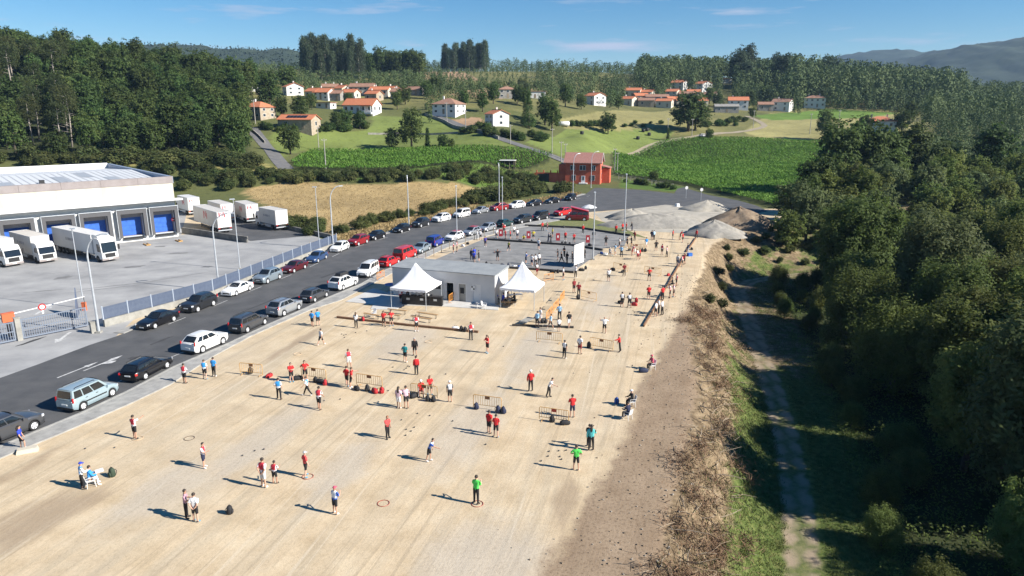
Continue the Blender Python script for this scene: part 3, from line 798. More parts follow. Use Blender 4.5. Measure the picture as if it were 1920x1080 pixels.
# ================================================================== YARD FENCE + GATE
FA, FB = Vector((*G(196, 613), 0)), Vector((*G(641, 459), 0))
fpts = [Vector((*G(*p), 0)) for p in ((196, 613), (289, 588), (397, 558), (480, 524), (575, 484), (641, 459))]
fence = tag(empty('yard_fence', fpts[0]), 'blue grey slatted fence on a concrete base wall along the street', 'fence')
def walk_line(pts, step):
    out = []; acc = 0.0; nxt = 0.0
    for a, b in zip(pts[:-1], pts[1:]):
        l = (b - a).length
        while nxt <= acc + l + 1e-6:
            out.append(a.lerp(b, (nxt - acc) / l)); nxt += step
        acc += l
    return out
fp = walk_line(fpts, 2.75)
M_FBLUE = mat('blue_grey_slats', (0.085, 0.11, 0.17), 0.55, (0.11, 0.14, 0.20), 2, 4)
M_FPOST = mat('pale_blue_post', (0.42, 0.47, 0.53), 0.5)
mb = MB(); wp = fpts
for a, b in zip(wp[:-1], wp[1:]):
    d = (b - a).normalized(); n = Vector((d.y, -d.x, 0)) * .13
    mb.prism([((a + n).x, (a + n).y), ((b + n).x, (b + n).y), ((b - n).x, (b - n).y), ((a - n).x, (a - n).y)], -.05, .78)
mb.v = [(x - fpts[0].x, y - fpts[0].y, z) for x, y, z in mb.v]
mb.build('base_wall', M_CONC, fence)
slat = MB()
for k in range(24): slat.b2(.06 + k * .112, .06 + k * .112 + .085, -.02, .02, .84, 2.12)
slat.b2(.04, 2.71, .022, .05, .95, 1.0); slat.b2(.04, 2.71, .022, .05, 1.95, 2.0)
slat_me = slat.mesh('slat_panel'); post_me = MB().b2(-.045, .045, -.06, .06, .78, 2.25).mesh('post')
for i, p in enumerate(fp):
    link('post', post_me, fence, M_FPOST, loc=p - fpts[0], rotz=0)
    if i < len(fp) - 1: link('slat_panel', slat_me, fence, M_FBLUE, loc=p - fpts[0], rotz=ang(p, fp[i + 1]))
# gate
M_GBAR = mat('grey_gate_bars', (0.17, 0.20, 0.25), 0.5)
GA, GB = G(44, 637), G(166, 612)
def bar_gate(name, a, b, h, label):
    L_ = (v2(b) - v2(a)).length
    r = tag(empty(name, (*a, 0), ang(a, b)), label, 'gate')
    f = MB().b2(0, L_, -.05, .05, .12, .26); f.b2(0, L_, -.05, .05, h - .1, h); f.b2(0, .12, -.05, .05, .26, h - .1); f.b2(L_ - .12, L_, -.05, .05, .26, h - .1); f.b2(.12, L_ - .12, -.04, .04, h * .5, h * .5 + .08)
    f.build('frame', M_GBAR, r)
    n = int(L_ / .2); bm = MB().b2(-.025, .025, -.025, .025, .26, h - .1).mesh('bar')
    for k in range(1, n): link('bar', bm, r, M_GBAR, loc=(k * L_ / n, 0, 0))
    return r
bar_gate('yard_gate', GA, GB, 2.1, 'grey barred sliding gate beside the orange barrier box')
bar_gate('pedestrian_gate', G(-40, 655), G(31, 640), 2.0, 'barred gate at the left edge of the picture')
def pillar(p, h, w, label, m=M_CONC):
    r = MB().box((0, 0, h / 2), (w, w, h)).box((0, 0, h + .04), (w + .08, w + .08, .08))
    return tag(r.build('gate_pillar', m, loc=(*p, 0), rotz=ang(GA, GB)), label, 'pillar')
pillar(G(38, 638), 2.3, .45, 'pale concrete gate pillar under the orange barrier box')
pillar(G(176, 624), 1.15, .5, 'short concrete gate pillar at the foot of the street lamp')
ph = empty('boom_barrier', (*G(24, 632), 0), ang(GA, GB)); tag(ph, 'white boom barrier with an orange housing and small round sign', 'barrier')
MB().box((0, .5, .6), (.4, .4, 1.2)).build('pedestal', M_DARK, ph)
hs = MB().box((0, .5, 1.95), (1.05, .5, .85)).box((0, .5, 2.41), (1.1, .56, .06)).build('housing', M_ORANGE, ph); MB().box((0, .5, 1.45), (.5, .45, .5)).build('motor', M_BLACK, hs)
MB().tube([(-3.2, .5, 2.0), (-.6, .5, 2.15), (7.0, .5, 2.7)], [.06, .06, .05], 8).build('boom', M_WHITE, ph)
d_ = MB().lathe([(0, -.02), (.36, -.02), (.36, .02), (0, .02)], 18); q = MB(); q.v = [(x, z, y) for x, y, z in d_.v]; q.f = d_.f; q.m = d_.m
rs = q.build('round_sign', M_LAMPR, ph, loc=(3.0, .40, 2.42)); d2 = MB().lathe([(0, -.02), (.24, -.02), (.24, .02), (0, .02)], 18); q = MB(); q.v = [(x, z, y) for x, y, z in d2.v]; q.f = d2.f; q.m = d2.m
q.build('sign_face', M_WHITE, rs, loc=(0, -.025, 0)); MB().box((0, -.05, 0), (.26, .01, .06)).build('sign_bar', M_BLACK, rs)
MB().box((3.0, .40, 1.92), (.18, .03, .4)).build('arrow_tail', M_WHITE, ph)
MB().tube([(6.9, .5, 2.68), (6.9, .5, .1)], .04).build('boom_rest', M_BLACK, ph)
tp = MB().add([(0, -.04, 0), (0, .04, 0), (2.2, -.04, 0), (2.2, .04, 0), (0, -.04, 3.0), (0, .04, 3.0), (2.2, -.04, 1.4), (2.2, .04, 1.4)], [(0, 2, 6, 4), (1, 5, 7, 3), (4, 6, 7, 5), (0, 4, 5, 1), (2, 3, 7, 6), (0, 1, 3, 2)])
tag(tp.build('gate_wing', M_FBLUE, loc=(*G(148, 588), 0), rotz=R(-62)), 'dark blue sloping metal panel where fence meets the gate', 'panel')
tag(MB().box((0, 0, .45), (.42, .3, .9)).box((0, 0, .93), (.46, .34, .06)).build('control_box', M_ORANGE, loc=(*G(159, 582), 0)), 'orange control box at the foot of the thin yard lamp', 'box')
tag(MB().box((0, 0, .45), (1.5, .45, .9)).box((0, 0, .93), (1.6, .55, .06)).build('utility_cabinet', M_WHITE, loc=(*G(597, 480), 0), rotz=ang(fpts[4], fpts[5])), 'pale utility cabinet set against the fence base wall', 'cabinet')

# ================================================================== LAMP POSTS
def lamp(px, py, h, arm, a, label, r=.085, m=M_STEEL, z=None):
    x, y = G(px, py) if z is None else GT(px, py)[:2]
    root = tag(empty('street_lamp', (x, y, 0 if z is None else T(x, y)), a), label, 'street lamp', 'street lamps')
    if arm > 0:
        P = [(0, 0, 0), (0, 0, h * .78)] + [(arm * (1 - math.cos(t)), 0, h * .78 + h * .22 * math.sin(t)) for t in (.3, .6, .9, 1.2, 1.45)]
        MB().tube(P, [r] + [r * .75] + [r * .55] * 5, 8).build('pole', m, root)
        MB().box((arm * .88 + .35, 0, h + .0), (.8, .26, .12), taper=.8).build('lamp_head', M_STEEL, root)
    else:
        MB().tube([(0, 0, 0), (0, 0, h)], [r, r * .6], 8).build('pole', m, root)
        MB().box((0.12, 0, h + .05), (.75, .28, .12), taper=.8).build('lamp_head', M_STEEL, root)
    MB().box((0, 0, .1), (r * 4, r * 4, .2)).build('base', M_CONC, root)
    return root
lamp(186, 624, 10.2, 1.9, R(0), 'tall curved street lamp beside the gate pillar', .12)
lamp(158, 578, 9.2, 0, R(0), 'thin straight yard lamp rising behind the gate panel', .07)
lamp(411, 545, 9.8, 2.2, R(8), 'curved street lamp at the fence behind the white coupe', .12)
lamp(450, 505, 10, 0, R(200), 'thin straight lamp pole inside the yard fence beside the M trailer', .08)
lamp(625, 466, 10.2, 1.6, R(20), 'curved street lamp near the end of the blue fence', .12)
lamp(599, 465, 10.0, 0, R(180), 'straight pale lamp pole before the dry field at the fence', .08)
lamp(767, 428, 10.0, .6, R(100), 'street lamp at the dry field behind the black hatchbacks', .11)
lamp(857, 454, 9.6, 0, R(90), 'straight lamp pole on the near kerb by the white car with red roof', .1)
lamp(936, 394, 10.5, .6, R(100), 'street lamp behind the dark red car in the far row', .11)
lamp(942, 424, 9.5, 0, R(90), 'straight lamp pole beside the dark green car', .1)
lamp(1074, 374, 11.5, 1.4, R(30), 'curved street lamp in front of the red house window', .11)
lamp(1108, 352, 10.5, 1.8, R(20), 'curved street lamp at the right corner of the red house front', .11)
lamp(1112, 487, 10.2, 0, R(90), 'straight lamp pole beside the white board', .11)
lamp(1170, 452, 11.5, 0, R(90), 'straight lamp pole at the corner of the upper court', .11)

# utility poles in the fields
def upole(px, py, h, label, cross=True):
    x, y, z = GT(px, py)
    r = tag(empty('utility_pole', (x, y, z), R(20)), label, 'utility pole', 'utility poles')
    MB().tube([(0, 0, -.3), (0, 0, h)], [.17, .11], 7).build('pole', M_POLEW, r)
    if cross:
        MB().box((0, 0, h - .5), (1.5, .12, .12)).build('crossarm', M_POLEW, r)
        for k in (-.65, 0, .65): MB().lathe([(.03, 0), (.07, .05), (.07, .15), (.02, .22)], 6, (k, 0, h - .44)).build('insulator', M_WHITE, r)
for px, py, h, lb in ((611, 318, 9, 'utility pole in front of the left corn field'), (598, 283, 8.5, 'utility pole at the meadow behind the left corn field'), (479, 232, 9, 'utility pole beside the stone house at the lane'),
                      (1035, 290, 9, 'utility pole at the bend of the lane behind the red house'), (1052, 305, 7, 'utility pole next to the red house chimney side'), (1060, 303, 6, 'short pole just behind the red house roof'),
                      (838, 234, 9, 'utility pole at the lane before the hipped roof house'), (873, 246, 8, 'utility pole on the lane between white houses'), (957, 271, 7, 'utility pole at the vineyard beside the lane'),
                      (1152, 325, 8.5, 'utility pole at the right gable of the red house'), (1157, 328, 7.5, 'second pole right of the red house gable'), (1251, 264, 10, 'ivy covered pole at the corner of the right corn field'),
                      (1297, 256, 8, 'utility pole in front of the big round oak'), (1412, 240, 9, 'utility pole at the bend of the dirt lane'), (1518, 252, 10, 'utility pole in the straw field on the right'),
                      (1571, 246, 10, 'utility pole at the end of the straw field by the wood'), (1497, 200, 9, 'utility pole before the white house at the wood edge')):
    upole(px, py, h, lb)

# ================================================================== HOUSES
HPX = []
def house(px, py, w, d, h, rot, wall, roofm, label, roof='gable', rh=2.2, ov=.45, chim=1, floors=1, nwin=3, side_win=2, door=True, name='house', porch=False, zoff=0, xy=None):
    x, y, z = GT(px, py)
    if xy: x, y = xy; z = T(x, y)
    r = tag(empty(name, (x, y, z + zoff), R(rot)), label, 'house')
    HPX.append((px, y, w * .62 / y * FPX + 3))
    mb = MB()
    if roof == 'gable':
        pts = [(-w / 2, -2.5), (w / 2, -2.5), (w / 2, h), (-w / 2, h)]
        mb.b2(-w / 2, w / 2, -d / 2, d / 2, -2.5, h)
        for sx_ in (-1, 1):
            mb.add([(sx_ * w / 2, -d / 2, h), (sx_ * w / 2, d / 2, h), (sx_ * w / 2, 0, h + rh), (sx_ * (w / 2 - .25), -d / 2, h), (sx_ * (w / 2 - .25), d / 2, h), (sx_ * (w / 2 - .25), 0, h + rh)], [(0, 1, 2), (3, 5, 4)])
    else: mb.b2(-w / 2, w / 2, -d / 2, d / 2, -2.5, h)
    mb.build('wall', wall, r)
    rb = MB(); a, b = w / 2 + ov, d / 2 + ov; e = -ov * rh / (d / 2); tk = .16
    if roof == 'gable':
        lo = [(-a, -b, h + e), (a, -b, h + e), (a, 0, h + rh), (-a, 0, h + rh), (-a, b, h + e), (a, b, h + e)]
    elif roof == 'hip':
        q = max(.3, a - b)
        lo = [(-a, -b, h + e), (a, -b, h + e), (q, 0, h + rh), (-q, 0, h + rh), (-a, b, h + e), (a, b, h + e)]
    else:
        lo = None
        rb.b2(-a, a, -b, b, h, h + .3)
    if lo:
        V = [(p[0], p[1], p[2] + .02) for p in lo] + [(p[0], p[1], p[2] + .02 + tk) for p in lo]
        Fq = [(6, 7, 8, 9), (9, 8, 11, 10), (1, 0, 3, 2), (2, 3, 4, 5), (0, 1, 7, 6), (5, 4, 10, 11)]
        if roof == 'gable': Fq += [(1, 2, 8, 7), (2, 5, 11, 8), (3, 0, 6, 9), (4, 3, 9, 10)]
        else: Fq += [(1, 5, 2), (3, 4, 0), (7, 8, 11), (9, 6, 10), (1, 7, 11, 5), (4, 10, 6, 0)]
        rb.add(V, Fq)
    ro = rb.build('roof', roofm, r)
    if roof == 'gable': MB().tube([(-a, 0, h + rh + .2), (a, 0, h + rh + .2)], .14, 6).build('ridge', roofm, ro)
    for k in range(chim):
        cx = (-.28 + .5 * k) * w
        c = MB().box((cx, d * .12, h + rh + .1), (.6, .6, 1.9)).box((cx, d * .12, h + rh + 1.1), (.75, .75, .12)).build('chimney', M_WHITEWALL, ro)
    def win(cx, cy, cz, ww, wh_, ax):
        m1 = MB(); m2 = MB()
        if ax == 'y':
            s_ = -1 if cy < 0 else 1
            m1.box((cx, cy + s_ * .03, cz), (ww + .2, .06, wh_ + .2)); m2.box((cx, cy + s_ * .05, cz), (ww, .06, wh_))
        else:
            s_ = -1 if cx < 0 else 1
            m1.box((cx + s_ * .03, cy, cz), (.06, ww + .2, wh_ + .2)); m2.box((cx + s_ * .05, cy, cz), (.06, ww, wh_))
        f = m1.build('window', M_WHITE, r); m2.build('pane', M_WINDOW, f)
    fh = h / floors
    for fl in range(floors):
        for k in range(nwin):
            if door and fl == 0 and k == nwin // 2: continue
            win(-w / 2 + (k + .5) * w / nwin, -d / 2, fl * fh + fh * .55, min(1.2, w / nwin * .5), fh * .42, 'y')
        for k in range(side_win):
            for sx_ in (-1, 1): win(sx_ * w / 2, -d / 2 + (k + .5) * d / side_win, fl * fh + fh * .55, min(1.1, d / side_win * .4), fh * .42, 'x')
    if door:
        dd = MB().box((-w / 2 + (nwin // 2 + .5) * w / nwin, -d / 2 - .04, 1.05), (1.1, .08, 2.1)).build('door', M_POSTW, r)
        MB().box((-w / 2 + (nwin // 2 + .5) * w / nwin + .4, -d / 2 - .1, 1.05), (.06, .06, .2)).build('handle', M_STEEL, dd)
    if porch:
        pz = MB().b2(w * .1, w / 2 + .2, -d / 2 - 2.0, -d / 2 - .02, h - .5, h - .32); po = pz.build('porch_roof', roofm, r)
        for k in (.12, .3, .49): MB().b2(k * w - .12, k * w + .12, -d / 2 - 1.9, -d / 2 - 1.66, 0, h - .5).build('porch_column', M_WHITE, r)
        MB().b2(w * .08, w / 2 + .3, -d / 2 - 2.1, -d / 2 - .02, -.6, .15).build('porch_floor', M_WHITE, r)
    return r
M_WW = M_WHITEWALL
HS = [
 (487, 222, 12.5, 9, 6.0, -32, M_STONE, M_TERRA, 'stone house with orange hipped roof beside the lane and left wood', 'hip', 2.2, 1, 2, 3, 2),
 (680, 212, 17, 9.5, 4.6, -18, M_WW, M_TERRA, 'large white house with red roof and porch above the meadow', 'gable', 3.0, 1, 1, 5, 2),
 (842, 214, 13.5, 11, 5.8, -25, M_WW, M_OLDTILE, 'white house with brown hipped roof beside the middle lane', 'hip', 2.6, 1, 2, 3, 2),
 (932, 236, 8.5, 8.5, 6.5, -62, M_WW, M_TERRA, 'white gabled house with orange roof among the vineyard trees', 'gable', 1.7, 1, 2, 2, 1),
 (471, 170, 9, 8, 5.0, -60, M_WW, M_TERRA, 'small white gabled house behind the left wood', 'gable', 1.9, 1, 2, 2, 2),
 (550, 178, 10.5, 10, 5.5, -60, M_WW, M_TERRA, 'white gabled house left of the village cluster', 'gable', 2.1, 1, 2, 3, 2),
 (609, 187, 10, 8, 4.8, -20, M_WW, M_TERRA, 'white house with deep red roof left of the large porch house', 'gable', 2.2, 1, 2, 3, 2),
 (612, 203, 8.5, 6, 3.2, -18, M_WW, M_OLDTILE, 'low flat white outbuilding in front of the left village houses', 'flat', .3, 0, 1, 2, 1),
 (620, 172, 10, 7, 3.5, 10, M_CREAM, M_OLDTILE, 'low cream house at the back of the left village', 'gable', 1.6, 2, 1, 3, 1),
 (643, 178, 8, 7, 4.5, -40, M_CREAM, M_TERRA, 'small house with bright red roof in the left village', 'gable', 1.8, 1, 1, 2, 1),
 (681, 178, 15, 8, 5.5, -8, M_CREAM, M_OLDTILE, 'long cream house with brown roof behind the porch house', 'gable', 1.9, 1, 2, 5, 1),
 (714, 180, 12, 7, 4.2, -12, M_CREAM, M_TERRA, 'low house with pale red roof right of the long cream house', 'gable', 1.7, 1, 1, 3, 1),
 (735, 178, 8, 7, 4.0, -40, M_CREAM, M_TERRA, 'tilted small red roofed house at the right of the left village', 'gable', 1.6, 1, 1, 2, 1),
 (779, 178, 9, 7, 3.4, -20, M_GSTONE, M_OLDTILE, 'brown roofed cottage half hidden by the trees', 'gable', 1.8, 0, 1, 2, 1),
 (468, 148, 13, 8, 4.0, 10, M_CREAM, M_OLDTILE, 'far brown roofed farm with white chimneys below the left hill', 'gable', 1.7, 3, 1, 4, 1),
 (950, 184, 11, 9, 6.0, 10, M_GSTONE, M_OLDTILE, 'unfinished grey and white house on the hillside above the vineyard', 'hip', 1.6, 0, 2, 3, 1),
 (1003, 184, 12, 8, 4.2, 0, M_WW, M_OLDTILE, 'low white flat roofed house on the middle hillside', 'flat', .3, 0, 1, 3, 1),
 (1115, 197, 9, 9, 5.8, -55, M_WW, M_TERRA, 'white gabled house standing alone left of the right village', 'gable', 1.9, 1, 2, 2, 2),
 (1273, 168, 10, 9, 5.5, -35, M_WW, M_TERRA, 'upper white gabled house of the right village on its left', 'gable', 2.0, 1, 2, 2, 2),
 (1317, 171, 10, 10, 5.8, -62, M_WW, M_TERRA, 'upper white gabled house of the right village on its right', 'gable', 2.1, 1, 2, 2, 2),
 (1360, 156, 8, 6, 3.6, 0, M_WW, M_OLDTILE, 'small flat white house at the foot of the wood', 'flat', .3, 0, 1, 2, 1),
 (1187, 182, 11, 8, 4.8, -20, M_CREAM, M_TERRA, 'pinkish house at the upper left of the right village', 'gable', 1.9, 1, 1, 3, 1),
 (1178, 197, 10, 8, 4.2, -40, M_CREAM, M_TERRA, 'cream gabled house at the lower left of the right village', 'gable', 1.8, 1, 1, 2, 1),
 (1201, 192, 9, 8, 5.0, 5, M_STONE, M_TERRA, 'stone house with faded red roof in the right village', 'gable', 1.8, 0, 2, 2, 1),
 (1231, 194, 15, 8, 5.0, -5, M_GSTONE, M_OLDTILE, 'long grey stone house in the middle of the right village', 'gable', 1.7, 1, 2, 4, 1),
 (1261, 186, 8, 8, 5.6, -30, M_CREAM, M_TERRA, 'tall orange roofed house in the middle of the right village', 'gable', 1.8, 1, 2, 2, 1),
 (1288, 187, 11, 8, 4.6, -12, M_CREAM, M_OLDTILE, 'grey roofed house behind the long red roof', 'gable', 1.6, 0, 1, 3, 1),
 (1296, 199, 20, 8, 4.0, -4, M_CREAM, M_TERRA, 'long low house with red roof above the big round oak', 'gable', 1.8, 1, 1, 5, 1),
 (1383, 204, 12, 10, 6.0, -14, M_WW, M_TERRA, 'white two storey house with broad red roof right of the oak', 'gable', 2.4, 1, 2, 3, 2),
 (1361, 210, 14, 8, 3.8, -8, M_GSTONE, M_GSTONE, 'low grey stone barn in front of the broad red roof house', 'gable', 1.5, 0, 1, 3, 1),
 (1466, 208, 11, 10, 6.2, -35, M_WW, M_OLDTILE, 'white gabled house with grey roof at the straw field', 'gable', 2.2, 1, 2, 2, 2),
 (1526, 202, 13, 9, 6.8, -20, M_WW, M_OLDTILE, 'white two storey house at the wood edge far right', 'hip', 1.8, 2, 2, 4, 2),
 (1648, 243, 13, 10, 4.6, -22, M_WW, M_TERRA, 'white house with red hipped roof behind the right wood', 'hip', 2.2, 2, 1, 3, 2),
 (590, 184, 8, 7, 4.4, -30, M_CREAM, M_TERRA, 'small cream house left of the deep red roof house', 'gable', 1.7, 1, 1, 2, 1),
 (632, 188, 8, 7, 4.4, -15, M_GSTONE, M_OLDTILE, 'small stone cottage between the deep red roof and the porch house', 'gable', 1.7, 0, 1, 2, 1),
 (658, 186, 9, 7, 4.4, -20, M_CREAM, M_TERRA, 'red roofed cottage right behind the porch house gable', 'gable', 1.7, 1, 1, 2, 1),
 (702, 189, 8, 7, 4.4, -25, M_STONE, M_TERRA, 'stone cottage right behind the porch house', 'gable', 1.7, 1, 1, 2, 1),
 (750, 184, 9, 7, 4.4, -15, M_CREAM, M_OLDTILE, 'cream cottage left of the brown roofed cottage', 'gable', 1.7, 1, 1, 2, 1),
 (1212, 200, 10, 7, 4.4, -15, M_STONE, M_OLDTILE, 'stone house in the front row of the right village', 'gable', 1.7, 0, 1, 2, 1),
 (1246, 201, 10, 7, 4.4, -25, M_CREAM, M_TERRA, 'red roofed house in the front row left of the oak', 'gable', 1.7, 1, 1, 2, 1),
 (1262, 197, 9, 7, 4.4, 10, M_STONE, M_TERRA, 'stone house just left of the big oak crown', 'gable', 1.7, 0, 1, 2, 1),
 (1213, 184, 9, 7, 4.4, -30, M_CREAM, M_TERRA, 'red roofed house in the back row of the right village', 'gable', 1.7, 1, 1, 2, 1),
 (1300, 183, 9, 7, 4.4, -10, M_CREAM, M_TERRA, 'orange roofed house between the two upper white houses', 'gable', 1.7, 1, 1, 2, 1),
 (1332, 188, 8, 7, 4.4, -25, M_CREAM, M_OLDTILE, 'small house below the upper right white house', 'gable', 1.7, 0, 1, 2, 1),
 (1434, 208, 9, 7, 4.4, -10, M_GSTONE, M_OLDTILE, 'grey cottage left of the grey roof house at the straw field', 'gable', 1.7, 0, 1, 2, 1),
 (1123, 190, 7, 7, 4.0, -30, M_WW, M_OLDTILE, 'small white cottage behind the lone gabled house', 'gable', 1.5, 0, 1, 2, 1)]
for a in HS:
    kk = 1 if a[0] > 1000 else .86
    house(a[0], a[1], a[2] * kk, a[3] * kk, a[4] * kk * .85, a[5], a[6], a[7], a[8], roof=a[9], rh=a[10] * .86, chim=a[11], floors=a[12], nwin=a[13], side_win=a[14], porch='porch above' in a[8])
# long barn with solar panels
bx_ = house(562, 242, 14, 7, 3.3, -14, M_STONE, M_TERRA, 'low stone barn with red roof and dark solar panels', rh=1.6, chim=0, nwin=2, side_win=1)
th = math.atan2(1.6, 3.5)
for k in range(6):
    pnl = MB().box((0, 0, 0), (1.3, 1.9, .06)).build('solar_panel', M_GLASS, bx_, loc=(-3.2 + k * 1.45, -1.9, 3.3 + .75 + .32)); pnl.rotation_euler = (th, 0, 0)
# red house
RH0, RH1 = G(1058, 343), G(1119, 347)
ra = ang(RH0, RH1); rw = 10.4
M_REDW = mat('brick_red_render', (0.44, 0.085, 0.042), 0.85, (0.52, 0.12, 0.065), 0.9, 6)
M_REDR = mat('dusky_red_roof', (0.27, 0.125, 0.10), 0.8, (0.34, 0.17, 0.14), 1.2, 6, 0.4, 14, stretch=(6, 1, 1))
rh_ = tag(empty('red_house', (*G(1090, 345), 0), R(-13)), 'two storey red house with white framed windows at the junction', 'house')
w, d, h, rr = 10.8, 7.6, 6.4, 2.5
rh_.location = (G(1089, 345)[0] + 1.3, G(1089, 345)[1] + 3.6, .25)
mb = MB().b2(-w / 2, w / 2, -d / 2, d / 2, -.3, h)
for q in (-1, 1): mb.add([(q * w / 2, -d / 2, h), (q * w / 2, d / 2, h), (q * w / 2, 0, h + rr), (q * (w / 2 - .3), -d / 2, h), (q * (w / 2 - .3), d / 2, h), (q * (w / 2 - .3), 0, h + rr)], [(0, 1, 2), (3, 5, 4)])
mb.build('wall', M_REDW, rh_)
a, b = w / 2 + .5, d / 2 + .6; e = -.6 * rr / (d / 2)
lo = [(-a, -b, h + e), (a, -b, h + e), (a, 0, h + rr), (-a, 0, h + rr), (-a, b, h + e), (a, b, h + e)]
V = [(p[0], p[1], p[2] + .03) for p in lo] + [(p[0], p[1], p[2] + .25) for p in lo]
ro = MB().add(V, [(6, 7, 8, 9), (9, 8, 11, 10), (1, 0, 3, 2), (2, 3, 4, 5), (0, 1, 7, 6), (5, 4, 10, 11), (1, 2, 8, 7), (2, 5, 11, 8), (3, 0, 6, 9), (4, 3, 9, 10)]).build('roof', M_REDR, rh_)
for sy in (-1, 1):
    MB().add([(a + .01, sy * b, h + e - .02), (a + .06, sy * b, h + e - .02), (a + .06, 0, h + rr - .02), (a + .01, 0, h + rr - .02), (a + .01, sy * b, h + e + .3), (a + .06, sy * b, h + e + .3), (a + .06, 0, h + rr + .3), (a + .01, 0, h + rr + .3)],
             [(0, 1, 2, 3), (4, 7, 6, 5), (1, 5, 6, 2), (0, 3, 7, 4), (0, 4, 5, 1)]).build('barge_board', M_WHITE, ro)
def rwin(cx, cz, ww, hh, side=False, n=2):
    if side: f = MB().box((w / 2 + .03, cx, cz), (.06, ww, hh)).build('window', M_WHITE, rh_)
    else: f = MB().box((cx, -d / 2 - .03, cz), (ww, .06, hh)).build('window', M_WHITE, rh_)
    for k in range(n):
        c = cx - ww / 2 + (k + .5) * ww / n
        if side: MB().box((w / 2 + .05, c, cz), (.06, ww / n - .16, hh - .2)).build('pane', M_WINDOW, f)
        else: MB().box((c, -d / 2 - .05, cz), (ww / n - .16, .06, hh - .2)).build('pane', M_WINDOW, f)
for cx, ww in ((-3.1, 1.5), (0, 1.9), (3.3, 1.4)): rwin(cx, 4.7, ww, 1.5)
for cx in (-2.7, 3.2): rwin(cx, 1.7, 1.3, 1.6)
rwin(0.2, 4.6, 1.2, 1.7, True); rwin(0.2, 1.9, .9, 2.0, True)
dr = MB().box((.25, -d / 2 - .04, 1.15), (1.2, .08, 2.3)).build('door', M_WHITE, rh_); MB().box((.25, -d / 2 - .07, 1.5), (.45, .06, 1.2)).build('door_pane', M_WINDOW, dr)
MB().b2(-.9, 1.6, -d / 2 - 1.6, -d / 2 - .02, -.1, .18).build('step', M_WHITE, rh_)
# extensions
mb = MB().b2(w / 2 + .005, w / 2 + 2.4, d / 2 - 2.2, d / 2 + 2.5, -.3, 4.2); mb.build('side_wing', M_REDW, rh_)
MB().add([(w / 2 + .005, d / 2 - 2.5, 4.9), (w / 2 + 2.7, d / 2 - 2.5, 4.25), (w / 2 + 2.7, d / 2 + 2.8, 4.25), (w / 2 + .005, d / 2 + 2.8, 4.9), (w / 2 + .005, d / 2 - 2.5, 5.05), (w / 2 + 2.7, d / 2 - 2.5, 4.4), (w / 2 + 2.7, d / 2 + 2.8, 4.4), (w / 2 + .005, d / 2 + 2.8, 5.05)],
         [(3, 2, 1, 0), (4, 5, 6, 7), (0, 1, 5, 4), (1, 2, 6, 5), (2, 3, 7, 6)]).build('wing_roof', M_REDR, rh_)
mb = MB().b2(-w / 2 - 9.5, -w / 2 - .005, -d / 2 + .8, -d / 2 + 1.1, -.3, 3.0); mb.b2(-w / 2 - 2.2, -w / 2 - .005, -d / 2 + 1.11, d / 2 - 1, -.3, 5.6)
gw = mb.build('garden_wall', M_REDW, rh_)
MB().b2(-w / 2 - 8.6, -w / 2 - 5.2, -d / 2 + .74, -d / 2 + .795, 0, 2.6).build('garage_door', M_BLACK, rh_)
mb = MB().add([(-w / 2 - 14.5, -d / 2 + .8, -.3), (-w / 2 - 9.5, -d / 2 + .8, -.3), (-w / 2 - 9.5, -d / 2 + .8, 2.9), (-w / 2 - 14.5, -d / 2 + .8, 1.0), (-w / 2 - 14.5, -d / 2 + 1.1, -.3), (-w / 2 - 9.5, -d / 2 + 1.1, -.3), (-w / 2 - 9.5, -d / 2 + 1.1, 2.9), (-w / 2 - 14.5, -d / 2 + 1.1, 1.0)],
              [(0, 1, 2, 3), (7, 6, 5, 4), (3, 2, 6, 7), (0, 3, 7, 4), (1, 5, 6, 2)]); mb.build('stepped_wall', M_REDW, rh_)
for k in range(4): MB().b2(-w / 2 - 9.3 + k * 2.2, -w / 2 - 9.0 + k * 2.2, -d / 2 + .8, -d / 2 + 1.1, 3.0, 3.7).build('wall_pier', M_REDW, rh_)

# ================================================================== CLUB BUILDING, TENTS
B0, B1 = G(928, 572), G(737.5, 553)
ba = ang(B1, B0); bl = (v2(B1) - v2(B0)).length
BH = 3.5
bt = v2(G(951, 507.5, BH)) - v2(G(928, 515, BH)); bd = 4.4
club = tag(empty('changing_room_block', (*B1, 0), ba), 'white flat roofed changing room block with three doors between the tents', 'building')
M_CLUBW = mat('white_block_wall', (0.490, 0.490, 0.490), 0.85, (0.553, 0.553, 0.545), 0.7, 5)
DX = [(843 - 737.5) / 190.5, (866 - 737.5) / 190.5, (893 - 737.5) / 190.5]
dpx = [v2(G(x, 553 + (x - 737.5) * 0.0997)) - v2(B1) for x in (844, 867, 894)]
dlx = [q.x * math.cos(ba) + q.y * math.sin(ba) for q in dpx]
dw_, dh_ = 1.05, 2.25
mb = MB(); xs = [0.0]
for q in dlx: xs += [q - dw_ / 2, q + dw_ / 2]
xs.append(bl)
for i in range(0, len(xs), 2): mb.b2(xs[i], xs[i + 1], 0, .2, -.03, BH)
for q in dlx: mb.b2(q - dw_ / 2, q + dw_ / 2, .003, .197, dh_, BH - .003)
mb.b2(0, .2, .2, bd, -.03, BH); mb.b2(bl - .2, bl, .2, bd, -.03, BH); mb.b2(.2, bl - .2, bd - .2, bd, -.03, BH)
mb.build('wall', M_CLUBW, club)
M_CLUBR = mat('grey_flat_roof', (0.221, 0.237, 0.245), 0.8, (0.284, 0.300, 0.304), 0.8, 6)
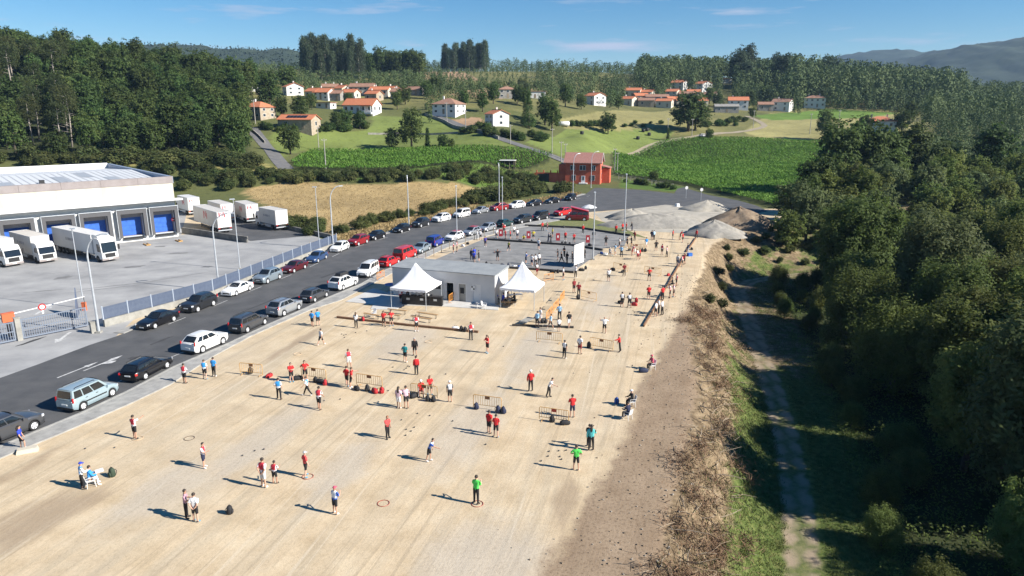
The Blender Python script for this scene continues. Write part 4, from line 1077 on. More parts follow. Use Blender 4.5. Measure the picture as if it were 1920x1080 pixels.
MB().add([(-.15, -.2, BH + .1), (bl + .1, -.2, BH + .1), (bl + .1, bd + .1, BH + .35), (-.15, bd + .1, BH + .35), (-.15, -.2, BH), (bl + .1, -.2, BH), (bl + .1, bd + .1, BH + .003), (-.15, bd + .1, BH + .003)],
         [(0, 1, 2, 3), (7, 6, 5, 4), (4, 5, 1, 0), (5, 6, 2, 1), (6, 7, 3, 2), (7, 4, 0, 3)]).build('roof', M_CLUBR, club)
for k, q in enumerate(dlx):
    f = MB().b2(q - dw_ / 2 + .001, q - dw_ / 2 + .08, .02, .15, .0, dh_); f.b2(q + dw_ / 2 - .08, q + dw_ / 2 - .001, .02, .15, 0, dh_); f.b2(q - dw_ / 2 + .08, q + dw_ / 2 - .08, .02, .15, dh_ - .08, dh_)
    fo = f.build('door_frame', M_WHITE, club)
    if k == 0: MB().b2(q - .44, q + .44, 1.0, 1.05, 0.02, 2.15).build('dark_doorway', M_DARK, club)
    else:
        dd = MB().b2(q - .44, q + .44, .10, .14, 0.02, 2.16).build('door', [M_CONC, M_WHITE][k - 1], club)
        MB().box((q + .33, .07, 1.05), (.12, .05, .04)).build('handle', M_STEEL, dd)
        if k == 1: MB().box((q - .05, .085, 1.35), (.5, .02, .7)).build('poster', M_DARK, dd)
MB().b2(bl - 3.0, bl - 2.5, -.02, -.003, 1.5, 2.1).build('notice', M_PLATE, club)
MB().b2(bl - 2.95, bl - 2.78, -.03, -.021, 1.85, 2.05).build('notice_print', M_DARK, club); MB().b2(bl - 2.72, bl - 2.55, -.03, -.021, 1.6, 1.8).build('notice_print', M_DARK, club)
MB().b2(dlx[0] - 2.6, dlx[0] - 1.2, -.03, -.003, 1.3, 2.3).build('serving_hatch', M_DARK, club)
M_TENT = mat('white_tent_fabric', (0.78, 0.79, 0.81), 0.8, (0.84, 0.84, 0.85), 1.2, 4, 0.3, 5, stretch=(1, 1, 0.2))
def tent(c0, c1, c2, eave, peak, label):
    a, b_, c_ = v2(c0), v2(c1), v2(c2); ex = b_ - a; wv = ex.length; ax = ex.normalized(); ay = Vector((-ax.y, ax.x, 0)); dv = abs((c_ - b_).dot(ay))
    dv = max(wv * .85, min(wv * 1.1, dv))
    r = tag(empty('pagoda_tent', a, math.atan2(ax.y, ax.x)), label, 'tent')
    mb = MB(); n = 10; cx, cy = wv / 2, dv / 2
    ring = []
    K_ = 8
    for k in range(4 * K_):
        e, f = divmod(k, K_); f /= K_
        p = [(f * wv, 0), (wv, f * dv), (wv - f * wv, dv), (0, dv - f * dv)][e]; ring.append((p[0], p[1], 4 * (f * (1 - f))))
    V = []
    for i in range(n):
        t = i / n; pr = (1 - t)
        zz = eave + (peak - eave) * (t ** 1.9 * .62 + .38 * t ** 1.1)
        for k, (x, y, sag) in enumerate(ring):
            fold = 1 + (.022 * math.sin(k * 2.4) * t)
            V.append((cx + (x - cx) * pr * fold, cy + (y - cy) * pr * fold, zz - .10 * sag * (1 - t) * (t < .9) * 0.6))
    V.append((cx, cy, peak)); m_ = len(ring); Fq = []
    for i in range(n - 1):
        for k in range(m_): Fq.append((i * m_ + k, i * m_ + (k + 1) % m_, (i + 1) * m_ + (k + 1) % m_, (i + 1) * m_ + k))
    for k in range(m_): Fq.append(((n - 1) * m_ + k, (n - 1) * m_ + (k + 1) % m_, len(V) - 1))
    mb.add(V, Fq); can = mb.build('canopy', M_TENT, r, smooth=True)
    vb = MB(); vv = []; vf = []
    for k in range(m_ * 2):
        e, f = divmod(k, K_ * 2); f /= K_ * 2
        p = [(f * wv, 0), (wv, f * dv), (wv - f * wv, dv), (0, dv - f * dv)][e]
        sg_ = .10 * 4 * f * (1 - f) * .6
        vv += [(cx + (p[0] - cx) * 1.004, cy + (p[1] - cy) * 1.004, eave - sg_ + .01), (cx + (p[0] - cx) * 1.004, cy + (p[1] - cy) * 1.004, eave - sg_ - (.32 if k % 2 else .22))]
    q = len(vv)
    for k in range(m_ * 2): vf.append((2 * k, 2 * k + 1, (2 * k + 3) % q, (2 * k + 2) % q))
    vb.add(vv, vf); vb.build('valance', M_TENT, can)
    for x, y in ((.05, .05), (wv - .05, .05), (wv - .05, dv - .05), (.05, dv - .05)): MB().tube([(x, y, 0), (x, y, eave)], .04, 6).build('leg', M_STEEL, r)
    for p0, p1 in (((.05, .05), (wv - .05, .05)), ((wv - .05, .05), (wv - .05, dv - .05)), ((wv - .05, dv - .05), (.05, dv - .05)), ((.05, dv - .05), (.05, .05))):
        MB().tube([(*p0, eave - .08), (*p1, eave - .08)], .03, 6).build('rail', M_STEEL, r)
    MB().tube([(cx, cy, eave + .6), (cx, cy, peak + .08)], .035, 6).build('king_post', M_STEEL, r)
    return r
tent(G(733, 577), G(799.5, 583), G(823, 527, 2.4), 2.4, 5.0, 'white pagoda tent over the bar counter, left of the two')
tent(G(937, 577), G(1002, 583), G(1024, 529, 2.4), 2.4, 5.2, 'white pagoda tent at the right end of the changing rooms')
# bar counter
c0, c1 = G(753, 571), G(829, 575)
L_ = (v2(c1) - v2(c0)).length
bar = tag(empty('bar_counter', (*c0, 0), ang(c0, c1)), 'black bar counter under the left tent', 'counter')
for k in range(3):
    MB().b2(k * L_ / 3 + .02, (k + 1) * L_ / 3 - .02, 0, .55, 0.05, 1.08).build('front_panel', M_BLACK, bar)
    MB().b2(k * L_ / 3 + L_ / 6 - .2, k * L_ / 3 + L_ / 6 + .2, -.01, -.002, .62, .86).build('panel_badge', M_STEEL, bar)
MB().b2(-.05, L_ + .05, -.06, .62, 1.08, 1.13).build('counter_top', M_DARK, bar)
for k, (x, c) in enumerate(((1.0, M_WHITE), (1.9, M_STEEL), (3.2, M_WHITE), (3.6, M_DARK))):
    o = MB().lathe([(.09, 0), (.12, .05), (.12, .18), (.07, .24)], 8).build('serving_tub', c, loc=tuple(bar.matrix_basis @ Vector((x, .3, 1.131))))
    tag(o, ['white tub on the bar counter, leftmost of four', 'steel tub on the bar counter, second from left', 'white tub on the bar counter near its right end', 'dark tub at the right end of the bar counter'][k], 'tub')
st = tag(empty('bar_table', (*G(733, 548), 0)), 'round blue topped table in the shade left of the bar tent', 'table')
MB().lathe([(.0, 1.0), (.75, 1.0), (.75, 1.05), (0, 1.05)], 16).build('table_top', mat('blue_table', (0.12, 0.16, 0.42), .6), st)
MB().tube([(0, 0, 0), (0, 0, 1.0)], .04).build('leg', M_STEEL, st); MB().lathe([(.35, 0), (.35, .04), (.05, .07)], 12).build('base', M_STEEL, st)
# ================================================================== CARS
SPEC = dict(
    hatch=dict(L=4.1, W=1.78, H=1.48, wb=2.55, h0=.70, h1=.93, belt=.94, cowl=.88, rF=.12, rR=-1.30, tb=-1.86, deck=.94, win=[(.10, .42), (.47, .90)]),
    sedan=dict(L=4.6, W=1.80, H=1.43, wb=2.70, h0=.68, h1=.90, belt=.92, cowl=.85, rF=.10, rR=-.95, tb=-1.62, deck=.98, win=[(.12, .46), (.50, .90)]),
    coupe=dict(L=4.45, W=1.74, H=1.36, wb=2.68, h0=.66, h1=.88, belt=.90, cowl=.72, rF=.0, rR=-.95, tb=-1.62, deck=.96, win=[(.13, .38), (.42, .90)]),
    estate=dict(L=4.7, W=1.82, H=1.47, wb=2.72, h0=.70, h1=.92, belt=.94, cowl=.90, rF=.12, rR=-1.75, tb=-2.20, deck=.94, win=[(.06, .30), (.33, .60), (.63, .93)]),
    suv=dict(L=4.42, W=1.88, H=1.70, wb=2.66, h0=.93, h1=1.09, belt=1.12, cowl=.95, rF=.20, rR=-1.40, tb=-2.06, deck=1.12, win=[(.07, .28), (.31, .58), (.61, .93)]),
    mpv=dict(L=4.25, W=1.83, H=1.80, wb=2.70, h0=.82, h1=1.04, belt=1.05, cowl=1.22, rF=.50, rR=-1.92, tb=-2.06, deck=1.05, win=[(.05, .27), (.30, .56), (.59, .92)]),
    jogger=dict(L=4.5, W=1.82, H=1.66, wb=2.88, h0=.82, h1=1.0, belt=1.02, cowl=1.05, rF=.35, rR=-1.85, tb=-2.16, deck=1.02, win=[(.05, .27), (.30, .56), (.59, .93)]),
    van=dict(L=4.9, W=1.92, H=1.95, wb=3.0, h0=.95, h1=1.18, belt=1.15, cowl=1.75, rF=.95, rR=-2.28, tb=-2.40, deck=1.15, win=[(.04, .30), (.33, .62), (.66, .93)]))
CARM = {}
def car_meshes(kind):
    if kind in CARM: return CARM[kind]
    p = SPEC[kind]; Lh = p['L'] / 2; W2 = p['W'] / 2; rw = .35 if kind == 'suv' else .33 if kind in ('suv', 'van', 'mpv', 'jogger') else .315; ar = rw + .06
    fa, ra = p['wb'] / 2 + .03, -p['wb'] / 2 + .03
    xs = {-Lh, -Lh + .05, -Lh + .15, -Lh + .35, Lh - .35, Lh - .15, Lh - .05, Lh, p['tb'], p['cowl'], 0.0, (p['cowl'] + Lh) / 2, fa - .8, ra + .8}
    for a in (fa, ra):
        for k in range(-4, 5): xs.add(round(a + ar * math.sin(k * math.pi / 8), 4))
        xs.add(a - ar - .02); xs.add(a + ar + .02)
    xs = sorted(x for x in xs if -Lh <= x <= Lh)
    V = []; n = 11
    for x in xs:
        e = max(0, (abs(x) - (Lh - .55)) / .55)
        w = W2 * (1 - .15 * e ** 2.4)
        if x > p['cowl']:
            t = (x - p['cowl']) / (Lh - p['cowl']); zt = p['h1'] + (p['h0'] - p['h1']) * t ** 1.6
            if x > Lh - .16: zt -= .10 * ((x - (Lh - .16)) / .16) ** 2 + (.06 if x >= Lh else 0)
        elif x > p['tb']: zt = p['belt'] + .02
        else:
            zt = p['deck'] - .02
            if x < -Lh + .1: zt -= .06
        zb = .20 + .14 * e ** 2
        for a in (fa, ra):
            if abs(x - a) < ar: zb = max(zb, rw + math.sqrt(max(0, ar * ar - (x - a) ** 2)) - .01)
        q = [(w * .93, zb), (w * .99, zb + .22 * (zt - zb)), (w, zb + .5 * (zt - zb)), (w * .975, zt - .07), (w * .90, zt), (0, zt + .035)]
        ring = [(x, -y, z) for y, z in q] + [(x, y, z) for y, z in reversed(q[:-1])]
        V += ring
    mb = MB(); Fq = []
    for i in range(len(xs) - 1):
        for k in range(n - 1): Fq.append((i * n + k, (i + 1) * n + k, (i + 1) * n + k + 1, i * n + k + 1))
    Fq.append(tuple(range(n))); Fq.append(tuple(reversed([(len(xs) - 1) * n + k for k in range(n)])))
    mb.add(V, Fq)
    # greenhouse
    w0, w1 = W2 * .90, W2 * (.76 if kind not in ('mpv', 'van', 'jogger') else .82); zb_, zr = p['belt'], p['H'] - .07
    A = [(p['tb'], w0 * .94, zb_), (p['cowl'], w0 * .90, zb_), (p['rF'], w1 * .93, zr), (p['rR'], w1 * .92, zr)]
    mid = [((p['tb'] * .5 + p['cowl'] * .5), w0, zb_), ((p['rF'] + p['rR']) / 2, w1, zr + .01)]
    def sidept(u, v, sgn, off=0.0):
        b = np.array(A[0]) * (1 - u) + np.array(A[1]) * u; b[1] += (w0 - (A[0][1] + A[1][1]) / 2) * 4 * u * (1 - u)
        t = np.array(A[3]) * (1 - u) + np.array(A[2]) * u; t[1] += (w1 - (A[2][1] + A[3][1]) / 2) * 4 * u * (1 - u)
        q = b * (1 - v) + t * v; q[1] += .02 * 4 * v * (1 - v) + off
        return (q[0], q[1] * sgn, q[2])
    us = [0, .08, .2, .35, .5, .65, .8, .92, 1]; vs = [0, .35, .7, 1]
    for sg_ in (-1, 1):
        V = [sidept(u, v, sg_) for v in vs for u in us]; m_ = len(us)
        mb.add(V, [((j * m_ + i, j * m_ + i + 1, (j + 1) * m_ + i + 1, (j + 1) * m_ + i) if sg_ < 0 else (j * m_ + i, (j + 1) * m_ + i, (j + 1) * m_ + i + 1, j * m_ + i + 1)) for j in range(len(vs) - 1) for i in range(m_ - 1)])
    ac = [-1, -.7, -.3, .3, .7, 1]
    V = [(lambda q, c: (q[0], q[1] * c, q[2] + .07 * (1 - abs(c) ** 2.5) * (.75 + .25 * math.sin(math.pi * u))))(sidept(u, 1, 1), c) for u in us for c in ac]; m_ = len(ac)
    mb.add(V, [(i * m_ + k, (i + 1) * m_ + k, (i + 1) * m_ + k + 1, i * m_ + k + 1) for i in range(len(us) - 1) for k in range(m_ - 1)])
    def scr(u, c, v, off=0):
        q = sidept(u, v, 1); bulge = (1 - abs(c) ** 2) * (.13 if u > .5 else .07) * (1 if u > .5 else -1)
        return (q[0] + bulge + (off if u > .5 else -off), q[1] * c, q[2] + .07 * (1 - abs(c) ** 2.5) * .75 * v + off * .5)
    for u in (0, 1):
        V = [scr(u, c, v) for v in vs for c in ac]
        mb.add(V, [((j * m_ + i, j * m_ + i + 1, (j + 1) * m_ + i + 1, (j + 1) * m_ + i) if u == 1 else (j * m_ + i, (j + 1) * m_ + i, (j + 1) * m_ + i + 1, j * m_ + i + 1)) for j in range(len(vs) - 1) for i in range(m_ - 1)])
    out = {'body': mb.mesh('car_body', True)}
    me = out['body']
    try: me.set_sharp_from_angle(angle=R(38))
    except Exception: pass
    def pane(fn):
        V = [fn(a, b) for b in (0, .5, 1) for a in (0, .2, .5, .8, 1)]; m = MB()
        m.add(V, [(j * 5 + i, j * 5 + i + 1, (j + 1) * 5 + i + 1, (j + 1) * 5 + i) for j in range(2) for i in range(4)])
        return m
    out['windscreen'] = pane(lambda a, b: scr(1, -.9 + 1.8 * a, .07 + .86 * b, .014)).mesh('windscreen', True)
    out['rear_window'] = pane(lambda a, b: scr(0, -.84 + 1.68 * a, .12 + .76 * b, .014)).mesh('rear_window', True)
    out['side_window'] = [pane(lambda a, b, u0=u0, u1=u1, sg_=sg_: sidept(u0 + (u1 - u0) * a, .08 + .80 * b, sg_, .012)).mesh('side_window', True) for u0, u1 in p['win'] for sg_ in (-1, 1)]
    out['underbody'] = MB().b2(-Lh + .12, Lh - .12, -W2 + .22, W2 - .22, .17, .62).mesh('underbody')
    for s_ in (-1, 1): pass
    hz = p['h0'] - .06
    def lampm(s_, front):
        m = MB()
        if front: m.box((Lh - .17, s_ * (W2 - .25), hz - .02), (.26, .34, .15), rz=-s_ * .45, taper=.86)
        elif kind in ('mpv', 'van', 'jogger', 'suv'): m.box((-Lh + .07, s_ * (W2 - .12), p['belt'] - .03), (.13, .10, .36), taper=.85)
        else: m.box((-Lh + .10, s_ * (W2 - .22), p['deck'] - .17), (.22, .34, .16), rz=s_ * .35, taper=.88)
        return m
    out['headlight'] = [lampm(s_, True).mesh('headlight') for s_ in (-1, 1)]
    out['tail_light'] = [lampm(s_, False).mesh('tail_light') for s_ in (-1, 1)]
    out['grille'] = MB().box((Lh - .005, 0, hz - .16), (.05, W2 * .95, .16)).box((Lh - .02, 0, hz - .36), (.05, W2 * 1.3, .12)).mesh('grille')
    out['number_plate'] = [MB().box((Lh + .025, 0, hz - .27), (.02, .52, .11)).mesh('number_plate'), MB().box((-Lh - .012, 0, (p['deck'] if kind in ('sedan', 'coupe') else .80) - .17), (.03, .52, .11)).mesh('number_plate')]
    out['mirror'] = [MB().box((p['cowl'] - .28, s_ * (W2 + .07), p['belt'] + .05), (.12, .2, .14), taper=.8).mesh('mirror') for s_ in (-1, 1)]
    out['bumper_trim'] = MB().box((Lh - .10, 0, .28), (.22, p['W'] * .80, .12)).box((-Lh + .10, 0, .34), (.22, p['W'] * .84, .16)).mesh('bumper_trim')
    out['handle'] = [MB().box((x, s_ * (W2 * .985 + .012), p['belt'] - .13), (.18, .03, .035)).mesh('door_handle') for x in (.0, -.95) for s_ in (-1, 1)]
    tp_ = MB().lathe([(rw * .62, -.1), (rw * .93, -.105), (rw, -.07), (rw, .07), (rw * .93, .105), (rw * .62, .1)], 18)
    rp_ = MB().lathe([(rw * .66, -.07), (rw * .66, .112), (rw * .57, .125), (rw * .5, .108), (rw * .18, .115), (rw * .10, .125)], 18)
    tw = MB(); tw.v = [(x, z, y) for x, y, z in tp_.v]; tw.f = tp_.f; tw.m = tp_.m
    rm = MB(); rm.v = [(x, z, y) for x, y, z in rp_.v]; rm.f = rp_.f; rm.m = rp_.m
    sp = MB()
    for k in range(5):
        w_ = k * 2 * math.pi / 5
        a0, a1 = w_ - .22, w_ + .22
        sp.add([(rw * .22 * math.cos(w_), .128, rw * .22 * math.sin(w_)), (rw * .56 * math.cos(a0), .128, rw * .56 * math.sin(a0)), (rw * .56 * math.cos(a1), .128, rw * .56 * math.sin(a1))], [(0, 1, 2)])
    out['tyre'] = tw.mesh('tyre', True); out['rim'] = rm.mesh('rim'); out['slots'] = sp.mesh('rim_slots')
    out['wpos'] = [(fa, -W2 + .12, rw, 1), (fa, W2 - .12, rw, 0), (ra, -W2 + .12, rw, 1), (ra, W2 - .12, rw, 0)]
    CARM[kind] = out
    return out
def paint_m(n, c, metal=.15, rough=.32): return mat('car_paint_' + n, c, rough, coat=.6, metal=metal)
PC = dict(black=paint_m('black', (.008, .008, .01)), charcoal=paint_m('charcoal', (.03, .032, .036), .4), grey=paint_m('grey', (.085, .088, .095), .5), white=paint_m('white', (.72, .72, .71), 0), silver=paint_m('silver', (.42, .44, .46), .6),
          silverblue=paint_m('silver_blue', (.30, .36, .40), .5), paleblue=paint_m('pale_blue', (.36, .46, .50), .35), maroon=paint_m('maroon', (.085, .01, .014)), blue=paint_m('steel_blue', (.045, .085, .19), .3), red=paint_m('red', (.46, .012, .012), 0),
          darkred=paint_m('dark_red', (.26, .014, .016)), royal=paint_m('royal_blue', (.02, .035, .26)), green=paint_m('dark_green', (.01, .045, .045)), camper=paint_m('camper_red', (.16, .012, .018)))
def car(kind, paint, x, y, a, label, roofm=None, z=0.012, tall_lamps=True):
    m = car_meshes(kind); P = PC[paint]
    r = tag(empty('parked_car' if kind != 'van' else 'parked_van', (x, y, z), a), label, 'car' if kind != 'van' else 'van', 'cars parked along the street')
    b = link('body', m['body'], r, P); link('underbody', m['underbody'], r, M_BLACK)
    link('windscreen', m['windscreen'], r, M_GLASS); link('rear_window', m['rear_window'], r, M_GLASS)
    for q in m['side_window']: link('side_window', q, r, M_GLASS)
    for q in m['headlight']: link('headlight', q, r, M_LAMPW)
    for q in m['tail_light']: link('tail_light', q, r, M_LAMPR)
    link('grille', m['grille'], r, M_BLACK)
    for q in m['number_plate']: link('number_plate', q, r, M_PLATE)
    for q in m['mirror']: link('mirror', q, r, P)
    for q in m['handle']: link('door_handle', q, b, P if paint != 'paleblue' else M_BLACK)
    link('bumper_trim', m['bumper_trim'], r, M_BLACK if kind in ('suv', 'mpv', 'jogger') else P)
    for wx, wy_, wz, flip in m['wpos']:
        t = link('wheel', m['tyre'], r, M_TYRE, loc=(wx, wy_, wz), rotz=math.pi if flip else 0)
        rm = link('rim', m['rim'], t, M_RIM); link('rim_slots', m['slots'], t, M_BLACK)
    return r
def pixx(x, y, z=.7):
    dy = y; dz = z - CAMH
    dep = dy * math.cos(PITCH) - dz * math.sin(PITCH)
    return 960 + FPX * x / dep
def along(line_px, off, target):
    P = [Vector((*G(*q), 0)) for q in line_px]
    best = None
    for a, b in zip(P[:-1], P[1:]):
        d = (b - a).normalized(); n = Vector((-d.y, d.x, 0)) * off
        for k in range(41):
            q = a.lerp(b, k / 40) + n; e = abs(pixx(q.x, q.y) - target)
            if best is None or e < best[0]: best = (e, q, math.atan2(d.y, d.x))
    return best[1], best[2]
FARROW = [('sedan', 'black', 295, 'black saloon nearest to the gate in the far row'), ('suv', 'charcoal', 374, 'charcoal crossover second from the gate in the far row'), ('coupe', 'white', 445, 'white two door coupe at the fence lamp'),
    ('suv', 'silverblue', 502, 'silver blue offroader behind the white coupe'), ('sedan', 'maroon', 552, 'maroon old saloon in the far row'), ('sedan', 'blue', 594, 'steel blue saloon between maroon saloon and white hatchback'),
    ('hatch', 'white', 637, 'white hatchback at the end of the blue fence'), ('suv', 'darkred', 671, 'dark red crossover just past the blue fence'), ('hatch', 'black', 704, 'black hatchback behind the dark red crossover'),
    ('hatch', 'black', 753, 'black hatchback with a gap before it, left of the lamp at the dry field'), ('suv', 'charcoal', 790, 'black offroader in front of the dry field'), ('suv', 'white', 828, 'white crossover in the far row by the dry field'),
    ('mpv', 'white', 866, 'white people carrier in the far row'), ('sedan', 'silver', 901, 'silver saloon in the far row beside the dark red car'), ('suv', 'darkred', 936, 'dark red car at the lamp in the far row'),
    ('suv', 'white', 968, 'white crossover next to last of the pale cars in the far row'), ('hatch', 'black', 1001, 'black hatchback third from the far end of the far row'), ('sedan', 'black', 1036, 'black saloon second from the far end of the far row'),
    ('suv', 'black', 1069, 'black car at the far end of the far row under the red house')]
for kind, c, px, lb in FARROW:
    q, a = along(FARKERB[4:], -(SPEC[kind]['W'] / 2 + .28), px)
    car(kind, c, q.x, q.y, a + math.pi + random.uniform(-.02, .02), lb)
NEARROW = [('suv', 'grey', 10, 1, 'grey crossover cut by the left edge of the picture'), ('mpv', 'paleblue', 166, 1, 'pale blue boxy family van with roof parked at the pavement'), ('estate', 'black', 276, 1, 'black estate car in front of the pale blue family van'),
    ('suv', 'white', 384, 1, 'white crossover in the near row before the grey people carrier'), ('jogger', 'grey', 467, 1, 'dark grey people carrier with roof rails in the near row'), ('suv', 'silver', 533, 1, 'silver crossover in the near row'),
    ('hatch', 'grey', 589, 1, 'grey hatchback in the near row behind the silver crossover'), ('suv', 'white', 643, 1, 'white small crossover carrying a black roof box'), ('mpv', 'white', 690, 0, 'white boxy family van facing the camera'),
    ('hatch', 'red', 729, 1, 'bright red hatchback behind the white family van'), ('van', 'red', 759, 1, 'bright red van in the near row'), ('sedan', 'silverblue', 789, 0, 'silver blue saloon in front of the red van'), ('mpv', 'royal', 816, 1, 'royal blue people carrier in the near row'),
    ('hatch', 'white', 852, 0, 'white hatchback with a red roof'), ('hatch', 'silver', 884, 0, 'silver hatchback behind the white car with red roof'), ('hatch', 'silver', 914, 0, 'second silver hatchback beside the green car in the near row'),
    ('hatch', 'green', 947, 1, 'dark green hatchback beside the lamp pole'), ('suv', 'charcoal', 980, 0, 'black crossover behind the green hatchback'), ('mpv', 'charcoal', 1013, 0, 'black boxy van like car near the grass verge')]
for kind, c, px, away, lb in NEARROW:
    q, a = along(KERB, SPEC[kind]['W'] / 2 + .30, px)
    r = car(kind, c, q.x, q.y, a + (0 if away else math.pi) + random.uniform(-.02, .02), lb)
    if 'roof box' in lb:
        MB().box((-.25, 0, 1.87), (1.9, .85, .36), taper=.8).build('roof_box', M_BLACK, r)
        MB().box((.5, 0, 1.67), (.06, 1.3, .06)).box((-1.0, 0, 1.67), (.06, 1.3, .06)).build('roof_bars', M_BLACK, r)
    if 'roof rails' in lb or 'family van' in lb or 'silver crossover' in lb:
        h_ = SPEC[kind]['H']
        for s_ in (-1, 1): MB().tube([(.2, s_ * .58, h_ - .02), (.1, s_ * .58, h_ + .06), (-1.5, s_ * .58, h_ + .06), (-1.6, s_ * .58, h_ - .02)], .025).build('roof_rail', M_BLACK, r)
    if 'red roof' in lb:
        MB().add([(.15, -.6, 1.49), (.15, .6, 1.49), (-1.3, .6, 1.48), (-1.3, -.6, 1.48), (.12, -.55, 1.505), (.12, .55, 1.505), (-1.28, .55, 1.495), (-1.28, -.55, 1.495)], [(4, 5, 6, 7), (0, 1, 5, 4), (1, 2, 6, 5), (2, 3, 7, 6), (3, 0, 4, 7)]).build('red_roof', PC['red'], r)
    if 'pale blue' in lb:
        for s_ in (-1, 1): MB().box((-.15, s_ * .925, .62), (2.0, .03, .09)).build('side_moulding', M_BLACK, r)
q, a = along(KERB, 1.3, 1054)
car('suv', 'red', q.x, q.y, a + math.pi, 'bright red car parked next to the camper van')
# camper van with raised roof
cp = G(1082, 413)
r = car('van', 'camper', cp[0], cp[1], R(172), 'dark red camper van with its pop up roof raised', z=.016)
MB().add([(1.1, -.72, 1.9), (1.1, .72, 1.9), (-2.2, .72, 1.9), (-2.2, -.72, 1.9), (1.15, -.74, 2.75), (1.15, .74, 2.75), (-2.2, .74, 1.95), (-2.2, -.74, 1.95)],
         [(0, 1, 5, 4), (1, 2, 6, 5), (2, 3, 7, 6), (3, 0, 4, 7)]).build('pop_up_side', mat('camper_canvas', (.16, .03, .04), .9), r)
MB().add([(1.35, -.82, 2.76), (1.35, .82, 2.76), (-2.35, .82, 1.93), (-2.35, -.82, 1.93), (1.35, -.78, 2.9), (1.35, .78, 2.9), (-2.35, .78, 2.05), (-2.35, -.78, 2.05)],
         [(4, 5, 6, 7), (3, 2, 1, 0), (0, 1, 5, 4), (1, 2, 6, 5), (2, 3, 7, 6), (3, 0, 4, 7)]).build('pop_up_roof', PC['red'], r)
ps = tag(empty('parasol', (*G(1104, 408), 0)), 'white parasol open beside the camper van', 'parasol')
MB().tube([(0, 0, 0), (0, 0, 2.6)], .03).build('pole', M_STEEL, ps); MB().lathe([(1.7, 2.15), (1.2, 2.42), (.5, 2.68), (.05, 2.78)], 8).build('canopy', M_WHITE, ps); MB().lathe([(.3, 0), (.3, .08), (.06, .12)], 10).build('base', M_CONC, ps)

# ================================================================== LORRIES
M_BOX = mat('cream_truck_box', (0.521, 0.490, 0.442), 0.5, (0.569, 0.545, 0.506), 0.6, 5)
M_BOXW = mat('white_truck_box', (0.585, 0.585, 0.577), 0.45, (0.624, 0.624, 0.616), 0.6, 4)
M_LOGO = mat('red_logo', (0.45, 0.02, 0.03), 0.5)
M_FADE = mat('faded_grey_print', (0.30, 0.30, 0.31), 0.6)
def mlogo(s):
    """stylised M: two folded ribbons"""
    mb = MB()
    for pts in ([(0, 0), (.26, 0), (.26, .85), (0, 1)], [(.30, .95), (.52, .80), (.70, .30), (.52, .42)], [(.72, .30), (.92, 1.0), (1.1, .95), (.86, .2)], [(1.02, 0), (1.25, 0), (1.25, .8), (1.1, .72)]):
        mb.add([(x * s, 0, z * s) for x, z in pts] + [(x * s, .012, z * s) for x, z in pts], [(0, 1, 2, 3), (7, 6, 5, 4), (0, 4, 5, 1), (1, 5, 6, 2), (2, 6, 7, 3), (3, 7, 4, 0)])
    return mb
